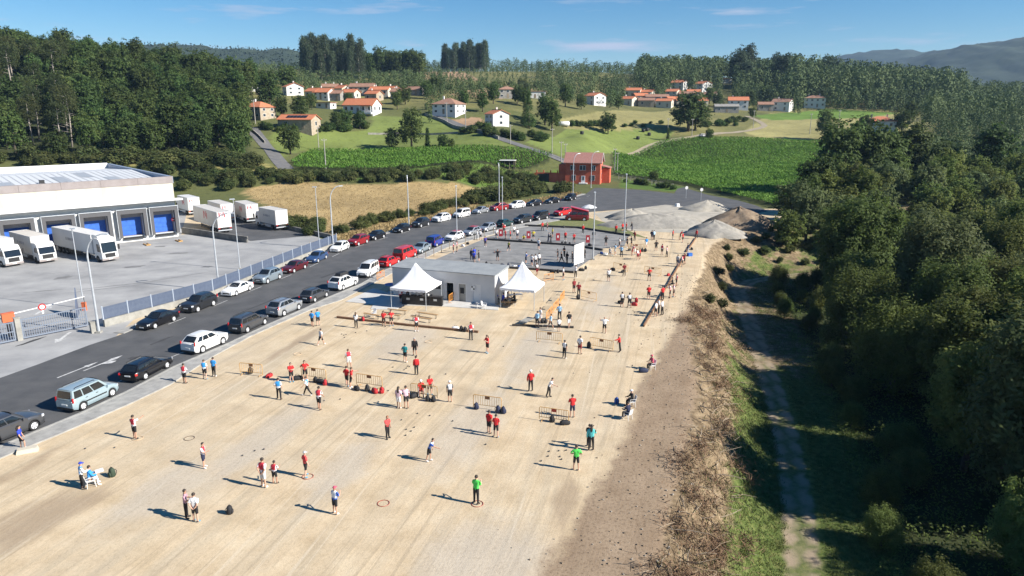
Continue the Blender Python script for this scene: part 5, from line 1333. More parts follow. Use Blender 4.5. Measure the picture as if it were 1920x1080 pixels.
def truck(rear, front, L, label, kind='box', boxm=M_BOX, logo=None, bh=2.75):
    """origin at the ground under the rear end, +x forward"""
    a = ang(rear, front); r = tag(empty('box_lorry' if kind == 'box' else ('articulated_lorry' if kind == 'semi' else 'lorry_trailer'), (*rear, .012), a), label, 'lorry')
    W_ = 2.5; z0 = 1.12; z1 = z0 + bh
    bl = L - 2.0 if kind == 'box' else (L - 2.6 if kind == 'semi' else L)
    MB().b2(0, bl, -W_ / 2, W_ / 2, z0, z1).build('cargo_box', boxm, r)
    e = MB()
    for y in (-W_ / 2, W_ / 2):
        e.b2(-.02, bl + .02, y - .03, y + .03, z1 - .06, z1 + .03); e.b2(-.02, bl + .02, y - .03, y + .03, z0 - .03, z0 + .08)
    for x in (0, bl):
        e.b2(x - .03, x + .03, -W_ / 2 + .03, W_ / 2 - .03, z1 - .06, z1 + .025)
    e.build('box_edging', M_STEEL, r)
    for s_ in (-1, 1):
        d = MB().b2(-.06, -.012, s_ * .03, s_ * (W_ / 2 - .06), z0 + .06, z1 - .1).build('rear_door', M_WHITE, r)
        MB().tube([(-.09, s_ * .25, z0 + .1), (-.09, s_ * .25, z1 - .15)], .02).build('door_bar', M_STEEL, d)
        MB().b2(-.09, -.02, s_ * .85, s_ * 1.2, .95, 1.09).build('tail_light', M_LAMPR, r)
    MB().b2(-.08, 0.05, -W_ / 2, W_ / 2, .55, .72).build('rear_bumper', M_STEEL, r)
    MB().b2(.2, bl - .1, -.5, .5, .7, z0 - .02).build('chassis', M_BLACK, r)
    for s_ in (-1, 1): MB().b2(bl * .35, bl * .68, s_ * 1.12, s_ * 1.17, .45, .95).build('side_guard', M_STEEL if kind == 'box' else M_BLACK, r)
    ax = {'box': [1.8, L - 1.25], 'semi': [1.6, 2.9, 4.2, L - 4.6, L - 1.35], 'trailer': [1.6, 2.9, 4.2]}[kind]
    tl = MB().lathe([(.28, -.14), (.46, -.15), (.5, -.1), (.5, .1), (.46, .15), (.28, .14)], 16); tm = MB(); tm.v = [(x, z, y) for x, y, z in tl.v]; tm.f = tl.f; tm.m = tl.m; tme = tm.mesh('truck_tyre', True)
    rl = MB().lathe([(.29, -.1), (.29, .12), (.2, .10), (.12, .14)], 14); rm = MB(); rm.v = [(x, z, y) for x, y, z in rl.v]; rm.f = rl.f; rm.m = rl.m; rme = rm.mesh('truck_rim')
    for x in ax:
        for s_ in (-1, 1):
            t = link('wheel', tme, r, M_TYRE, loc=(x, s_ * 1.08, .5), rotz=0 if s_ > 0 else math.pi); link('rim', rme, t, M_RIM)
    if kind == 'trailer':
        MB().tube([(L - 2.5, -.7, 0), (L - 2.5, -.7, 1.1)], .07).tube([(L - 2.5, .7, 0), (L - 2.5, .7, 1.1)], .07).build('landing_leg', M_BLACK, r)
    else:
        ch = 3.55 if kind == 'semi' else 3.0; cz = .55; fx = L; bx0 = L - (2.15 if kind == 'semi' else 1.95)
        prof = [(bx0, cz), (fx - .1, cz - .15), (fx, cz + .25), (fx - .02, cz + .85), (fx - .28, ch - .6), (fx - .55, ch - .15), (fx - .9, ch), (bx0, ch)]
        m = MB(); n = len(prof); w2 = 1.22
        V = [(x, -w2 * (.95 if 1 <= i <= 5 else 1), z) for i, (x, z) in enumerate(prof)] + [(x, w2 * (.95 if 1 <= i <= 5 else 1), z) for i, (x, z) in enumerate(prof)]
        m.add(V, [tuple(range(n)), tuple(range(2 * n - 1, n - 1, -1))] + [(i, n + i, n + (i + 1) % n, (i + 1) % n) for i in range(n)])
        cb = m.build('cab', M_BOXW, r)
        if kind == 'semi': MB().add([(bx0 - .3, -1.1, ch), (bx0 - .3, 1.1, ch), (fx - .95, .95, ch), (fx - .95, -.95, ch), (bx0 - .3, -1.1, z1 + .05), (bx0 - .3, 1.1, z1 + .05), (bx0 + .3, .9, z1), (bx0 + .3, -.9, z1)], [(3, 2, 6, 7), (7, 6, 5, 4), (0, 3, 7, 4), (2, 1, 5, 6), (1, 0, 4, 5)]).build('wind_deflector', M_BOXW, cb)
        def fp(t, y):     # on the sloping windscreen plane
            x = (fx - .02) * (1 - t) + (fx - .28) * t; z = (cz + .85) * (1 - t) + (ch - .6) * t; return (x + .015, y, z + .004)
        MB().add([fp(.04, -1.05), fp(.04, 1.05), fp(.97, 1.03), fp(.97, -1.03)], [(0, 1, 2, 3)]).build('windscreen', M_GLASS, r)
        MB().add([fp(1.0, -1.1), fp(1.0, 1.1), (fx - .12, 1.1, ch - .57), (fx - .12, -1.1, ch - .57)], [(0, 1, 2, 3), (3, 2, 1, 0)]).build('sun_visor', M_BOXW, cb)
        for s_ in (-1, 1):
            MB().add([(fx - 1.25, s_ * 1.225, cz + 1.05), (fx - .35, s_ * 1.19, cz + 1.0), (fx - .48, s_ * 1.19, ch - .85), (fx - 1.25, s_ * 1.225, ch - .8)], [(0, 1, 2, 3), (3, 2, 1, 0)]).build('side_window', M_GLASS, r)
            MB().b2(fx - .05, fx + .03, s_ * .75, s_ * 1.1, cz + .12, cz + .34).build('headlight', M_LAMPW, r)
            mr = MB().box((fx - .1, s_ * 1.42, cz + 1.55), (.14, .22, .75)).build('mirror', M_BLACK, r)
        MB().b2(fx - .01, fx + .025, -.72, .72, cz + .18, cz + .78).build('grille', M_BLACK, r)
        MB().b2(fx - .25, fx + .03, -1.2, 1.2, .32, cz + .02).build('bumper', M_FASC, r); MB().b2(fx + .03, fx + .05, -.27, .27, .42, .53).build('number_plate', M_PLATE, r)
    if logo:
        for s_ in (-1, 1):
            lg = mlogo(logo); o = lg.build('side_logo', M_LOGO, r, loc=(bl * .45 if s_ < 0 else bl * .55, s_ * (W_ / 2 + .014), z0 + bh * .38)); o.rotation_euler = (0, 0, 0 if s_ < 0 else math.pi)
        o = mlogo(logo * .6).build('rear_logo', M_LOGO, r, loc=(-.065, .95, z1 - .95)); o.rotation_euler = (0, 0, -math.pi / 2)
    else:
        for s_ in (-1, 1):
            for k, w_ in ((0, .35), (.6, 1.2), (2.0, .5)): MB().b2(bl * .35 + k, bl * .35 + k + w_, s_ * (W_ / 2 + .004), s_ * (W_ / 2 + .012), z0 + 1.3, z0 + 1.7).build('side_print', M_FADE, r)
    return r
def outp(d, off): return tuple((wh.matrix_basis @ Vector((d, wy(off), 0)))[:2])
truck(outp(DOCKS[3], .9), G(214, 492), 15.5, 'white articulated lorry backed up to a dock', 'semi', M_BOXW, bh=2.85)
truck(outp(DOCKS[4], .9), G(92, 493), 10.0, 'cream box lorry backed up to a dock left of the articulated lorry', 'box', M_BOX)
truck(outp(DOCKS[5], .9), G(6, 495), 9.8, 'white box lorry cut by the left edge of the picture', 'box', M_BOXW)
truck(G(423, 438), G(352, 413), 13.2, 'long trailer with red M logo beside the warehouse', 'trailer', M_BOX, logo=1.5, bh=2.9)
truck(G(475, 419), G(435, 404), 9.0, 'cream box lorry with red M logo behind the long trailer', 'box', M_BOX, logo=1.1)
truck(G(530, 432), G(480, 420), 8.6, 'cream box lorry rightmost in the yard', 'box', M_BOX)
truck(G(428, 418), G(380, 402), 9.5, 'box lorry whose roof shows above the long trailer', 'box', M_BOX, logo=1.0)
truck(G(366, 404), G(330, 393), 8.5, 'box lorry with small red logo at the warehouse corner', 'box', M_BOXW, logo=1.0)
# trailer and small vehicles in the fields
x, y, z = GT(1057, 238)
o = tag(empty('white_tank', (x, y, z), R(5)), 'white rounded tank in the garden beside the round trees', 'tank')
MB().tube([(-2.6, 0, 1.2), (-2.4, 0, 1.2), (2.4, 0, 1.2), (2.6, 0, 1.2)], [.6, 1.05, 1.05, .6], 14).build('shell', M_WHITE, o, smooth=True); MB().b2(-1.8, -1.5, -.7, .7, 0, .5).b2(1.5, 1.8, -.7, .7, 0, .5).build('cradle', M_CONC, o)
x, y, z = GT(1319, 258); car('hatch', 'white', x, y, R(10), 'small white car on the dirt lane beyond the corn', z=z + .15)
# ================================================================== SHELTER, HEAPS, COURT FURNITURE
x, y, z = GT(952, 316)
sh = tag(empty('open_shelter', (x, y, z), R(-10)), 'small open shelter with pale flat roof before the left corn field', 'shelter')
MB().box((0, 0, 2.4), (5.2, 3.4, .14)).build('roof', M_WHITEWALL, sh)
for px_ in (-2.3, -.7, .8, 2.3):
    for py_ in (-1.5, 1.5): MB().tube([(px_, py_, -.4), (px_, py_, 2.34)], .07).build('post', M_POSTW, sh)
MB().b2(-2.2, 2.2, 1.35, 1.42, -.3, 2.3).b2(-2.25, -2.2, -1.4, 1.34, -.3, 2.3).b2(-2.2, .8, -1.3, -1.25, -.3, 1.6).build('back_panel', M_DARK, sh)
def heap(px, py, rx, ry, h, m, label, rot=0, seed=1, z0=0, cat='heap', xy=None, sharp=1.25):
    x, y = xy or G(px, py)
    n, k = 16, 40; V = []; 
    for i in range(n + 1):
        t = i / n
        for j in range(k):
            w = 2 * math.pi * j / k
            nn = float(_vnoise(np.array([3 + 2.2 * math.cos(w) + seed * 7]), np.array([3 + 2.2 * math.sin(w) + t * 2.5]), .8, seed)[0])
            f2 = float(_vnoise(np.array([t * 14 + seed]), np.array([j * 1.3]), 1.0, seed + 3)[0])
            rr_ = (1 - t) * (1 + .35 * (nn - .5) * (1 - t * .5))
            V.append((rx * rr_ * math.cos(w), ry * rr_ * math.sin(w), (h * (1 - (1 - t) ** sharp) ** .95 * (1 + .2 * (nn - .5)) + (f2 - .5) * .12 * h * .4) if i else -.15))
    Fq = [(i * k + j, i * k + (j + 1) % k, (i + 1) * k + (j + 1) % k, (i + 1) * k + j) for i in range(n) for j in range(k)]
    mb = MB(); mb.add(V, Fq)
    return tag(mb.build('gravel_heap' if 'soil' not in label else 'soil_heap', m, smooth=True, loc=(x, y, z0), rotz=rot), label, cat)
M_GRAV = mat('grey_gravel', (0.213, 0.201, 0.178), 0.95, (0.316, 0.296, 0.257), 1.2, 9, 0.6, 10)
M_PGRAV = mat('pale_gravel', (0.284, 0.261, 0.217), 0.95, (0.379, 0.352, 0.300), 1.0, 9, 0.5, 10)
M_SOILH = mat('brown_soil', (0.150, 0.107, 0.071), 0.95, (0.261, 0.198, 0.134), 1.1, 9, 0.7, 8)
sheet('gravel_patch', GP([(1115, 400), (1190, 391), (1248, 384), (1300, 389), (1363, 396), (1398, 401), (1395, 425), (1330, 440), (1180, 432), (1130, 415)]), 0.018, mat('gravel_patch', (0.300, 0.276, 0.229), .95, (0.411, 0.379, 0.316), .4, 8, .4, 10, world=True))
heap(1222, 423, 10.5, 4.5, 2.3, M_GRAV, 'broad grey gravel heap at the end of the courts', seed=1, sharp=1.5)
heap(1185, 410, 5.5, 4, 2.0, M_PGRAV, 'pale low gravel heap left of the broad grey heap', seed=2, sharp=1.4)
heap(1262, 410, 9, 5, 1.1, M_PGRAV, 'pale flat gravel spread behind the broad grey heap', seed=6, sharp=1.8)
heap(1326, 393, 6.0, 4.0, 2.1, M_PGRAV, 'pale conical gravel heap at the edge of the road', seed=3)
heap(1338, 439, 5.8, 4.6, 2.5, M_GRAV, 'pointed grey gravel heap beside the soil mound', seed=4)
heap(1384, 424, 7.5, 5.5, 3.6, M_SOILH, 'large brown soil mound at the edge of the wood', seed=5, sharp=1.4)
tag(MB().box((0, 0, .35), (1.0, .8, .7), taper=.75).build('white_boulder', M_WHITE, loc=(*G(1270, 387), 0), rotz=.5), 'white block lying on the gravel by the road', 'block')
for i, (px, py) in enumerate(((1286, 372), (1314, 376))):
    r = tag(empty('road_sign', (*G(px, py), 0), R(15)), ['round white road sign on the small verge, left one', 'round white road sign on the small verge, right one'][i], 'road sign')
    MB().tube([(0, 0, 0), (0, 0, 3.0)], .05).build('post', M_STEEL, r); d_ = MB().lathe([(0, -.02), (.42, -.02), (.42, .02), (0, .02)], 16); q = MB(); q.v = [(x, z, y + 2.75) for x, y, z in d_.v]; q.f = d_.f; q.m = d_.m
    q.build('sign_disc', M_WHITE, r, loc=(0, -.08, 0))
# timbers round the courts
def beam(a, b, w, h, m, label, name='timber_beam', z=0.0, gap=None):
    P, Q = v2(a), v2(b); L_ = (Q - P).length
    r = tag(empty(name, (*a, z), ang(a, b)), label, 'beam'); n = max(1, round(L_ / 3.0))
    me = MB().b2(.02, L_ / n - .02, -w / 2, w / 2, -.01, h).mesh('timber')
    for k in range(n): link('timber', me, r, m, loc=(k * L_ / n, random.uniform(-.03, .03), 0))
    return r
beam(G(800, 494), G(1000, 506), .3, .28, M_DBEAM, 'dark timber edge along the front of the lower court')
beam(G(1000, 506), G(1076, 512), .3, .28, M_DBEAM, 'dark timber edge from the right tent to the white board')
beam(G(912, 450), G(1075, 461), .32, .32, M_DBEAM, 'dark timber edge between lower and upper court')
beam(G(1075, 461), G(1130, 470), .32, .32, M_DBEAM, 'dark timber edge under the straight lamp pole by the board')
beam(G(984, 424), G(1085, 428), .32, .35, M_DBEAM, 'dark timber edge below the grass verge')
beam(G(1085, 428), G(1182, 443), .32, .35, M_DBEAM, 'dark timber edge at the back right of the upper court')
beam(G(632, 596), G(765, 611), .22, .22, M_BEAM, 'brown beam on the sand before the benches, left length')
beam(G(765, 611), G(897, 624), .22, .22, M_BEAM, 'brown beam on the sand before the bar, right length')
beam(G(960, 611), G(1076, 615), .22, .2, M_DBEAM, 'dark beam on the sand below the right tent')
beam(G(1207, 613), G(1240, 556), .14, .24, M_BEAM, 'brown raised beam along the bank, nearest length')
beam(G(1240, 556), G(1285, 478), .14, .24, M_BEAM, 'brown raised beam along the bank, middle length')
beam(G(1287, 473), G(1305, 447), .14, .24, M_BEAM, 'brown raised beam along the bank, farthest length')
# posts along the street side of the courts
posts = walk_line([Vector((*G(*p), 0)) for p in ((783, 496), (835, 470), (880, 452), (960, 430))], 3.1)
pme = MB().tube([(0, 0, -.1), (0, 0, 1.25)], .055, 6).mesh('post_shaft'); cme = MB().lathe([(.065, 1.25), (.065, 1.28), (.02, 1.32)], 6).mesh('post_cap')
for i, p in enumerate(posts):
    r = tag(empty('fence_post', p), 'slim wooden post between the street pavement and the courts', 'post', 'posts along the courts'); link('shaft', pme, r, M_POSTW); link('cap', cme, r, M_POSTW)
# white board
b0, b1 = G(1076, 502), G(1094, 495)
bw = (v2(b1) - v2(b0)).length
wb = tag(empty('display_board', (*b0, 0), ang(b0, b1)), 'large white board standing at the right end of the lower court', 'board')
MB().b2(0, bw, -.04, .04, .35, 3.3).build('panel', M_WHITE, wb)
for k in (.1, bw / 2, bw - .1): MB().tube([(k, .08, 0), (k, .08, 3.2)], .04).build('post', M_STEEL, wb)
MB().b2(.2, bw - .3, -.046, -.042, 2.2, 2.24).build('print_line', M_FADE, wb)
# red banners
M_BANNER = mat('dark_red_banner', (0.30, 0.02, 0.03), 0.7)
for i, (px, py) in enumerate(((939, 446), (991, 450), (1046, 454), (1102, 458))):
    r = tag(empty('banner_stand', (*G(px, py), .02), R(2)), 'dark red upright banner on the timber edge, ' + ['first from the left', 'second from the left', 'third from the left', 'fourth from the left'][i], 'banner')
    MB().b2(-.35, .35, -.02, .02, .25, 1.55).build('banner_panel', M_BANNER, r); MB().b2(-.12, .12, -.026, -.021, .75, 1.15).build('banner_print', M_PLATE, r)
    MB().tube([(-.3, .05, 0), (-.3, .05, 1.5)], .02).tube([(.3, .05, 0), (.3, .05, 1.5)], .02).build('frame', M_STEEL, r)
# barriers
M_ORB = mat('orange_barrier_paint', (0.70, 0.30, 0.06), 0.6)
FRM = MB().tube([(.0, 0, .12), (.0, 0, 1.0), (.06, 0, 1.08), (2.24, 0, 1.08), (2.3, 0, 1.0), (2.3, 0, .12)], .027, 6).tube([(.0, 0, .3), (2.3, 0, .3)], .022, 5).mesh('barrier_frame')
BAR = MB().tube([(0, 0, .3), (0, 0, 1.08)], .014, 4).mesh('barrier_bar'); FOOT = MB().tube([(0, -.28, .02), (0, -.05, .12), (0, .05, .12), (0, .28, .02)], .02, 5).mesh('barrier_foot')
PLT = MB().b2(-.2, .2, -.02, .02, .82, 1.04).mesh('barrier_plate')
BARR = [((451, 702), (493, 706), 'yellow steel barrier near the pavement with two bags, leftmost on the sand'), ((566, 709), (612, 716), 'yellow steel barrier behind the blue vest player'), ((669, 723), (717, 730), 'yellow steel barrier that two red players lean on'),
    ((771, 742), (820, 749), 'yellow steel barrier that two red players sit against'), ((888, 764), (940, 771), 'yellow steel barrier with a navy bag at its left foot'), ((1011, 788), (1066, 796), 'yellow steel barrier behind the man in red shirt and navy shorts'),
    ((1006, 640), (1054, 645), 'yellow steel barrier under the group in light blue'), ((1106, 652), (1149, 660), 'yellow steel barrier the man in red leans on with one arm'), ((1090, 560), (1118, 566), 'steel barrier right of the dark red pair behind the right tent'),
    ((1208, 513), (1239, 518), 'steel barrier behind the lone red player near the bank'), ((1150, 506), (1177, 511), 'steel barrier with a black coat at its left end'), ((1178, 469), (1212, 472), 'steel barrier with bags near the far end of the lot'),
    ((1024, 604), (1036, 590), 'orange barrier nearest in the row right of the right tent'), ((1037, 588), (1049, 574), 'orange barrier in the middle of the row right of the right tent'), ((1050, 571), (1061, 556), 'orange barrier farthest in the row right of the right tent'),
    ((1020, 530), (1034, 527), 'orange barrier standing behind the right tent canopy'), ((842, 570), (857, 560), 'orange barrier leaning before the first dark doorway'), ((707, 527), (721, 520), 'yellow panel barrier beside the kerb left of the block')]
for i, (a, b, lb) in enumerate(BARR):
    A, B = G(*a), G(*b); L_ = (v2(B) - v2(A)).length
    k = L_ / 2.3; k = max(.75, min(1.15, k))
    r = tag(empty('crowd_barrier', (*A, 0), ang(A, B), (k, 1, 1)), lb, 'barrier', 'crowd barriers on the sand')
    m = M_YELLOW if i < 12 else M_ORB
    link('frame', FRM, r, m)
    for q in range(1, 12): link('bar', BAR, r, m, loc=(q * 2.3 / 12, 0, 0))
    for q in (.25, 2.05): link('foot', FOOT, r, m, loc=(q, 0, 0))
    link('sign_plate', PLT, r, [M_RUST, M_RUST, M_RUST, M_RUST, M_RUST, M_REDPLATE][i % 6], loc=(1.15, 0, 0))
# benches
for i, (a, b) in enumerate((((727, 586), (763, 590)), ((717, 594), (751, 599)), ((782, 592), (821, 598)), ((771, 600), (809, 606)), ((682, 594), (700, 597)))):
    A, B = G(*a), G(*b); L_ = max(2.2, (v2(B) - v2(A)).length)
    r = tag(empty('trestle_bench', (*A, 0), ang(A, B)), ['folding wooden bench nearest to the left tent leg', 'folding wooden bench behind the two red players', 'folding wooden bench in front of the bar, farther one', 'folding wooden bench in front of the bar, nearer one', 'short bench beside the white chair'][i], 'bench')
    MB().b2(0, L_, -.14, .14, .44, .48).build('seat', M_WOOD, r)
    for k in (.25, L_ - .25): MB().tube([(k, -.12, 0), (k, -.1, .44)], .02).tube([(k, .12, 0), (k, .1, .44)], .02).tube([(k, -.12, .03), (k, .12, .03)], .02).build('leg', M_DARK, r)
    MB().tube([(.3, 0, .36), (L_ - .3, 0, .36)], .015).build('stretcher', M_DARK, r)
# plastic chairs
def chair(px, py, a, label, xy=None, z=0.0):
    x, y = xy or G(px, py)
    r = tag(empty('plastic_chair', (x, y, z), a), label, 'chair', 'white plastic chairs')
    MB().b2(-.22, .22, -.22, .22, .41, .44).build('seat', M_WHITE, r)
    MB().add([(-.22, -.2, .44), (-.22, .2, .44), (-.33, .19, .88), (-.33, -.19, .88), (-.25, -.2, .44), (-.25, .2, .44), (-.36, .19, .88), (-.36, -.19, .88)], [(0, 1, 2, 3), (7, 6, 5, 4), (3, 2, 6, 7), (0, 3, 7, 4), (1, 5, 6, 2)]).build('backrest', M_WHITE, r)
    for sx_ in (-1, 1):
        for sy in (-1, 1): MB().tube([(sx_ * .19, sy * .19, .42), (sx_ * .24, sy * .23, 0)], [.025, .02], 5).build('leg', M_WHITE, r)
        MB().tube([(.2, sx_ * .22, .42), (.2, sx_ * .24, .64), (-.27, sx_ * .23, .66)], .02, 5).build('armrest', M_WHITE, r)
    return r
chair(701, 594, R(250), 'white plastic chair at the brown beam beside the benches'); chair(897, 578, R(200), 'white plastic chair before the doors, left one'); chair(908, 579, R(-20), 'white plastic chair before the doors, right one')
# stuff under the right tent
def tbl(px, py, w, d, h, a, label, top=M_WHITE):
    r = tag(empty('folding_table', (*G(px, py), 0), a), label, 'table')
    MB().b2(-w / 2, w / 2, -d / 2, d / 2, h - .04, h).build('table_top', top, r)
    for sx_ in (-1, 1):
        for sy in (-1, 1): MB().tube([(sx_ * (w / 2 - .1), sy * (d / 2 - .08), 0), (sx_ * (w / 2 - .1), sy * (d / 2 - .08), h - .04)], .02, 5).build('leg', M_STEEL, r)
    return r
tbl(967, 563, 1.6, .7, .75, R(15), 'white folding table under the right tent'); tbl(953, 574, 1.8, .6, .5, R(-8), 'low wooden table at the left leg of the right tent', M_WOOD)
tbl(988, 607, 2.0, .9, .45, R(60), 'grey low table beside the light blue group', M_CONC)
ps = tag(empty('closed_parasol', (*G(937, 560), 0)), 'closed grey parasol between the block and the right tent', 'parasol')
MB().tube([(0, 0, 0), (0, 0, 3.2)], .03).build('pole', M_STEEL, ps); MB().lathe([(.05, 1.0), (.22, 1.2), (.16, 2.2), (.04, 3.1)], 8).build('canopy', M_FASC, ps); MB().lathe([(.3, 0), (.3, .08), (.05, .1)], 10).build('base', M_CONC, ps)
tag(MB().box((0, 0, .22), (.75, .5, .44), taper=.94).box((0, 0, .46), (.72, .47, .05)).build('cool_box', mat('blue_cool_box', (.02, .12, .45), .5), loc=(*G(1293, 480), 0), rotz=.4), 'blue cool box at the bank edge by the raised beam', 'cool box')
tag(MB().box((0, 0, .14), (1.25, .55, .28), taper=.88).build('stone_block', M_CREAM, loc=(*G(52, 847), 0), rotz=R(28)), 'pale stone block under the foot of the woman in blue', 'stone')
# rings
ring_me = None
for i, (px, py, c, lb) in enumerate(((355, 822, 'dark', 'dark throwing ring lying alone left of the boy in profile'), (577, 894, 'red', 'throwing ring around the feet of the player with a grey cap'), (719, 944, 'red', 'red throwing ring lying alone on the sand'), (895, 945, 'red', 'throwing ring around the feet of the nearest green player'),
                                    (258, 822, 'pale', 'pale throwing ring under the pointing boy'), (803, 641, 'pale', 'pale throwing ring on the sand right of the player in black'), (558, 664, 'pale', 'faint throwing ring behind the left barrier'))):
    m = dict(red=mat('ring_red', (.32, .06, .04), .5), dark=mat('ring_dark', (.10, .07, .05), .6), pale=mat('ring_pale', (.55, .40, .25), .6))[c]
    mb = MB(); P = [(.27 * math.cos(t), .27 * math.sin(t), .018) for t in np.linspace(0, 2 * math.pi, 25)]
    mb.tube(P, .018, 5, cap=False); tag(mb.build('throwing_ring', m, loc=(*G(px, py), 0), scale=(1.25, 1.25, 1)), lb, 'ring')
# balls
ball_me = MB().lathe([(.005, 0), (.03, .006), (.046, .02), (.053, .038), (.046, .06), (.03, .073), (.005, .079)], 10).mesh('ball', True)
M_BALL = mat('steel_ball', (.10, .10, .10), .35, metal=.7)
for grp, lb, pts in (('balls near the pointing boy', 'small steel ball on the sand beside the two red and white boys', [(455, 855), (478, 846), (495, 843), (215, 840), (160, 842)]),
    ('balls near the woman in coral', 'small steel ball lying right of the woman in coral', [(753, 788), (762, 806), (771, 809), (761, 817), (777, 802), (783, 776), (849, 790), (806, 780)]),
    ('balls before the green players', 'small steel ball lying left of the green shirt player in shorts', [(1030, 847), (1048, 846), (1062, 845), (1028, 856), (1050, 857), (1053, 862), (1015, 865), (911, 834)]),
    ('balls at the left of the lot', 'small steel ball on the sand below the white vest walker', [(641, 627), (645, 629), (649, 628), (646, 633), (667, 624), (688, 621), (797, 632), (944, 650)]),
    ('balls in the middle of the lot', 'small steel ball left of the slim player in a red jacket', [(737, 689), (762, 691), (765, 687), (758, 694), (768, 688), (836, 702), (608, 752), (638, 749), (728, 733), (1186, 686), (1162, 587), (1190, 587), (1178, 590)])):
    for p in pts:
        o = link('petanque_ball', ball_me, None, M_BALL, loc=(*G(*p), 0), scale=1.2); tag(o, lb, 'ball', grp)
# bags
def rounded(w, d, h, n=3):
    mb = MB(); lv = [(.0, .82), (.12, .98), (.55, 1.0), (.82, .86), (1.0, .45)]
    V = []
    for t, s_ in lv:
        for k in range(12):
            a = 2 * math.pi * k / 12; c, s2 = math.cos(a), math.sin(a)
            V.append((w / 2 * s_ * math.copysign(abs(c) ** .55, c), d / 2 * s_ * math.copysign(abs(s2) ** .55, s2), h * t))
    Fq = [(i * 12 + k, i * 12 + (k + 1) % 12, (i + 1) * 12 + (k + 1) % 12, (i + 1) * 12 + k) for i in range(4) for k in range(12)] + [tuple(range(48, 60)), tuple(range(11, -1, -1))]
    mb.add(V, Fq); return mb
BK = rounded(.36, .28, .52).mesh('bag_body', True); BP = rounded(.26, .10, .26).mesh('bag_pocket', True); BH_ = MB().tube([(-.06, 0, .5), (-.05, 0, .57), (.05, 0, .57), (.06, 0, .5)], .014, 5).mesh('bag_handle')
BS = MB().tube([(.1, .13, .42), (.12, .2, .3), (.1, .14, .06)], .018, 5).tube([(-.1, .13, .42), (-.12, .2, .3), (-.1, .14, .06)], .018, 5).mesh('bag_strap')
DK = rounded(.75, .36, .34).mesh('duffel_body', True); DS = MB().tube([(-.2, .17, .2), (-.1, .1, .42), (.1, .1, .42), (.2, .17, .2)], .016, 5).mesh('duffel_handle')
BC = dict(black=mat('bag_black', (.016, .016, .018), .8), navy=mat('bag_navy', (.018, .025, .06), .8), red=mat('bag_red', (.38, .015, .02), .75), blue=mat('bag_blue', (.03, .10, .36), .75), green=mat('bag_dark_green', (.03, .05, .03), .8), white=mat('bag_white', (.7, .7, .7), .8))
def bag(px, py, c, label, duffel=False):
    r = tag(empty('sports_bag' if duffel else 'backpack', (*G(px, py), .0), random.uniform(0, 6.28), random.uniform(.95, 1.15)), label, 'bag', 'bags left on the ground')
    m = BC[c]
    if duffel: b = link('bag_body', DK, r, m); link('handle', DS, r, BC['black']); link('end_panel', BP, r, m, loc=(.28, 0, .02))
    else:
        link('bag_body', BK, r, m); link('pocket', BP, r, m, loc=(0, -.15, .04)); link('handle', BH_, r, BC['black']); link('strap', BS, r, BC['black'])
    return r
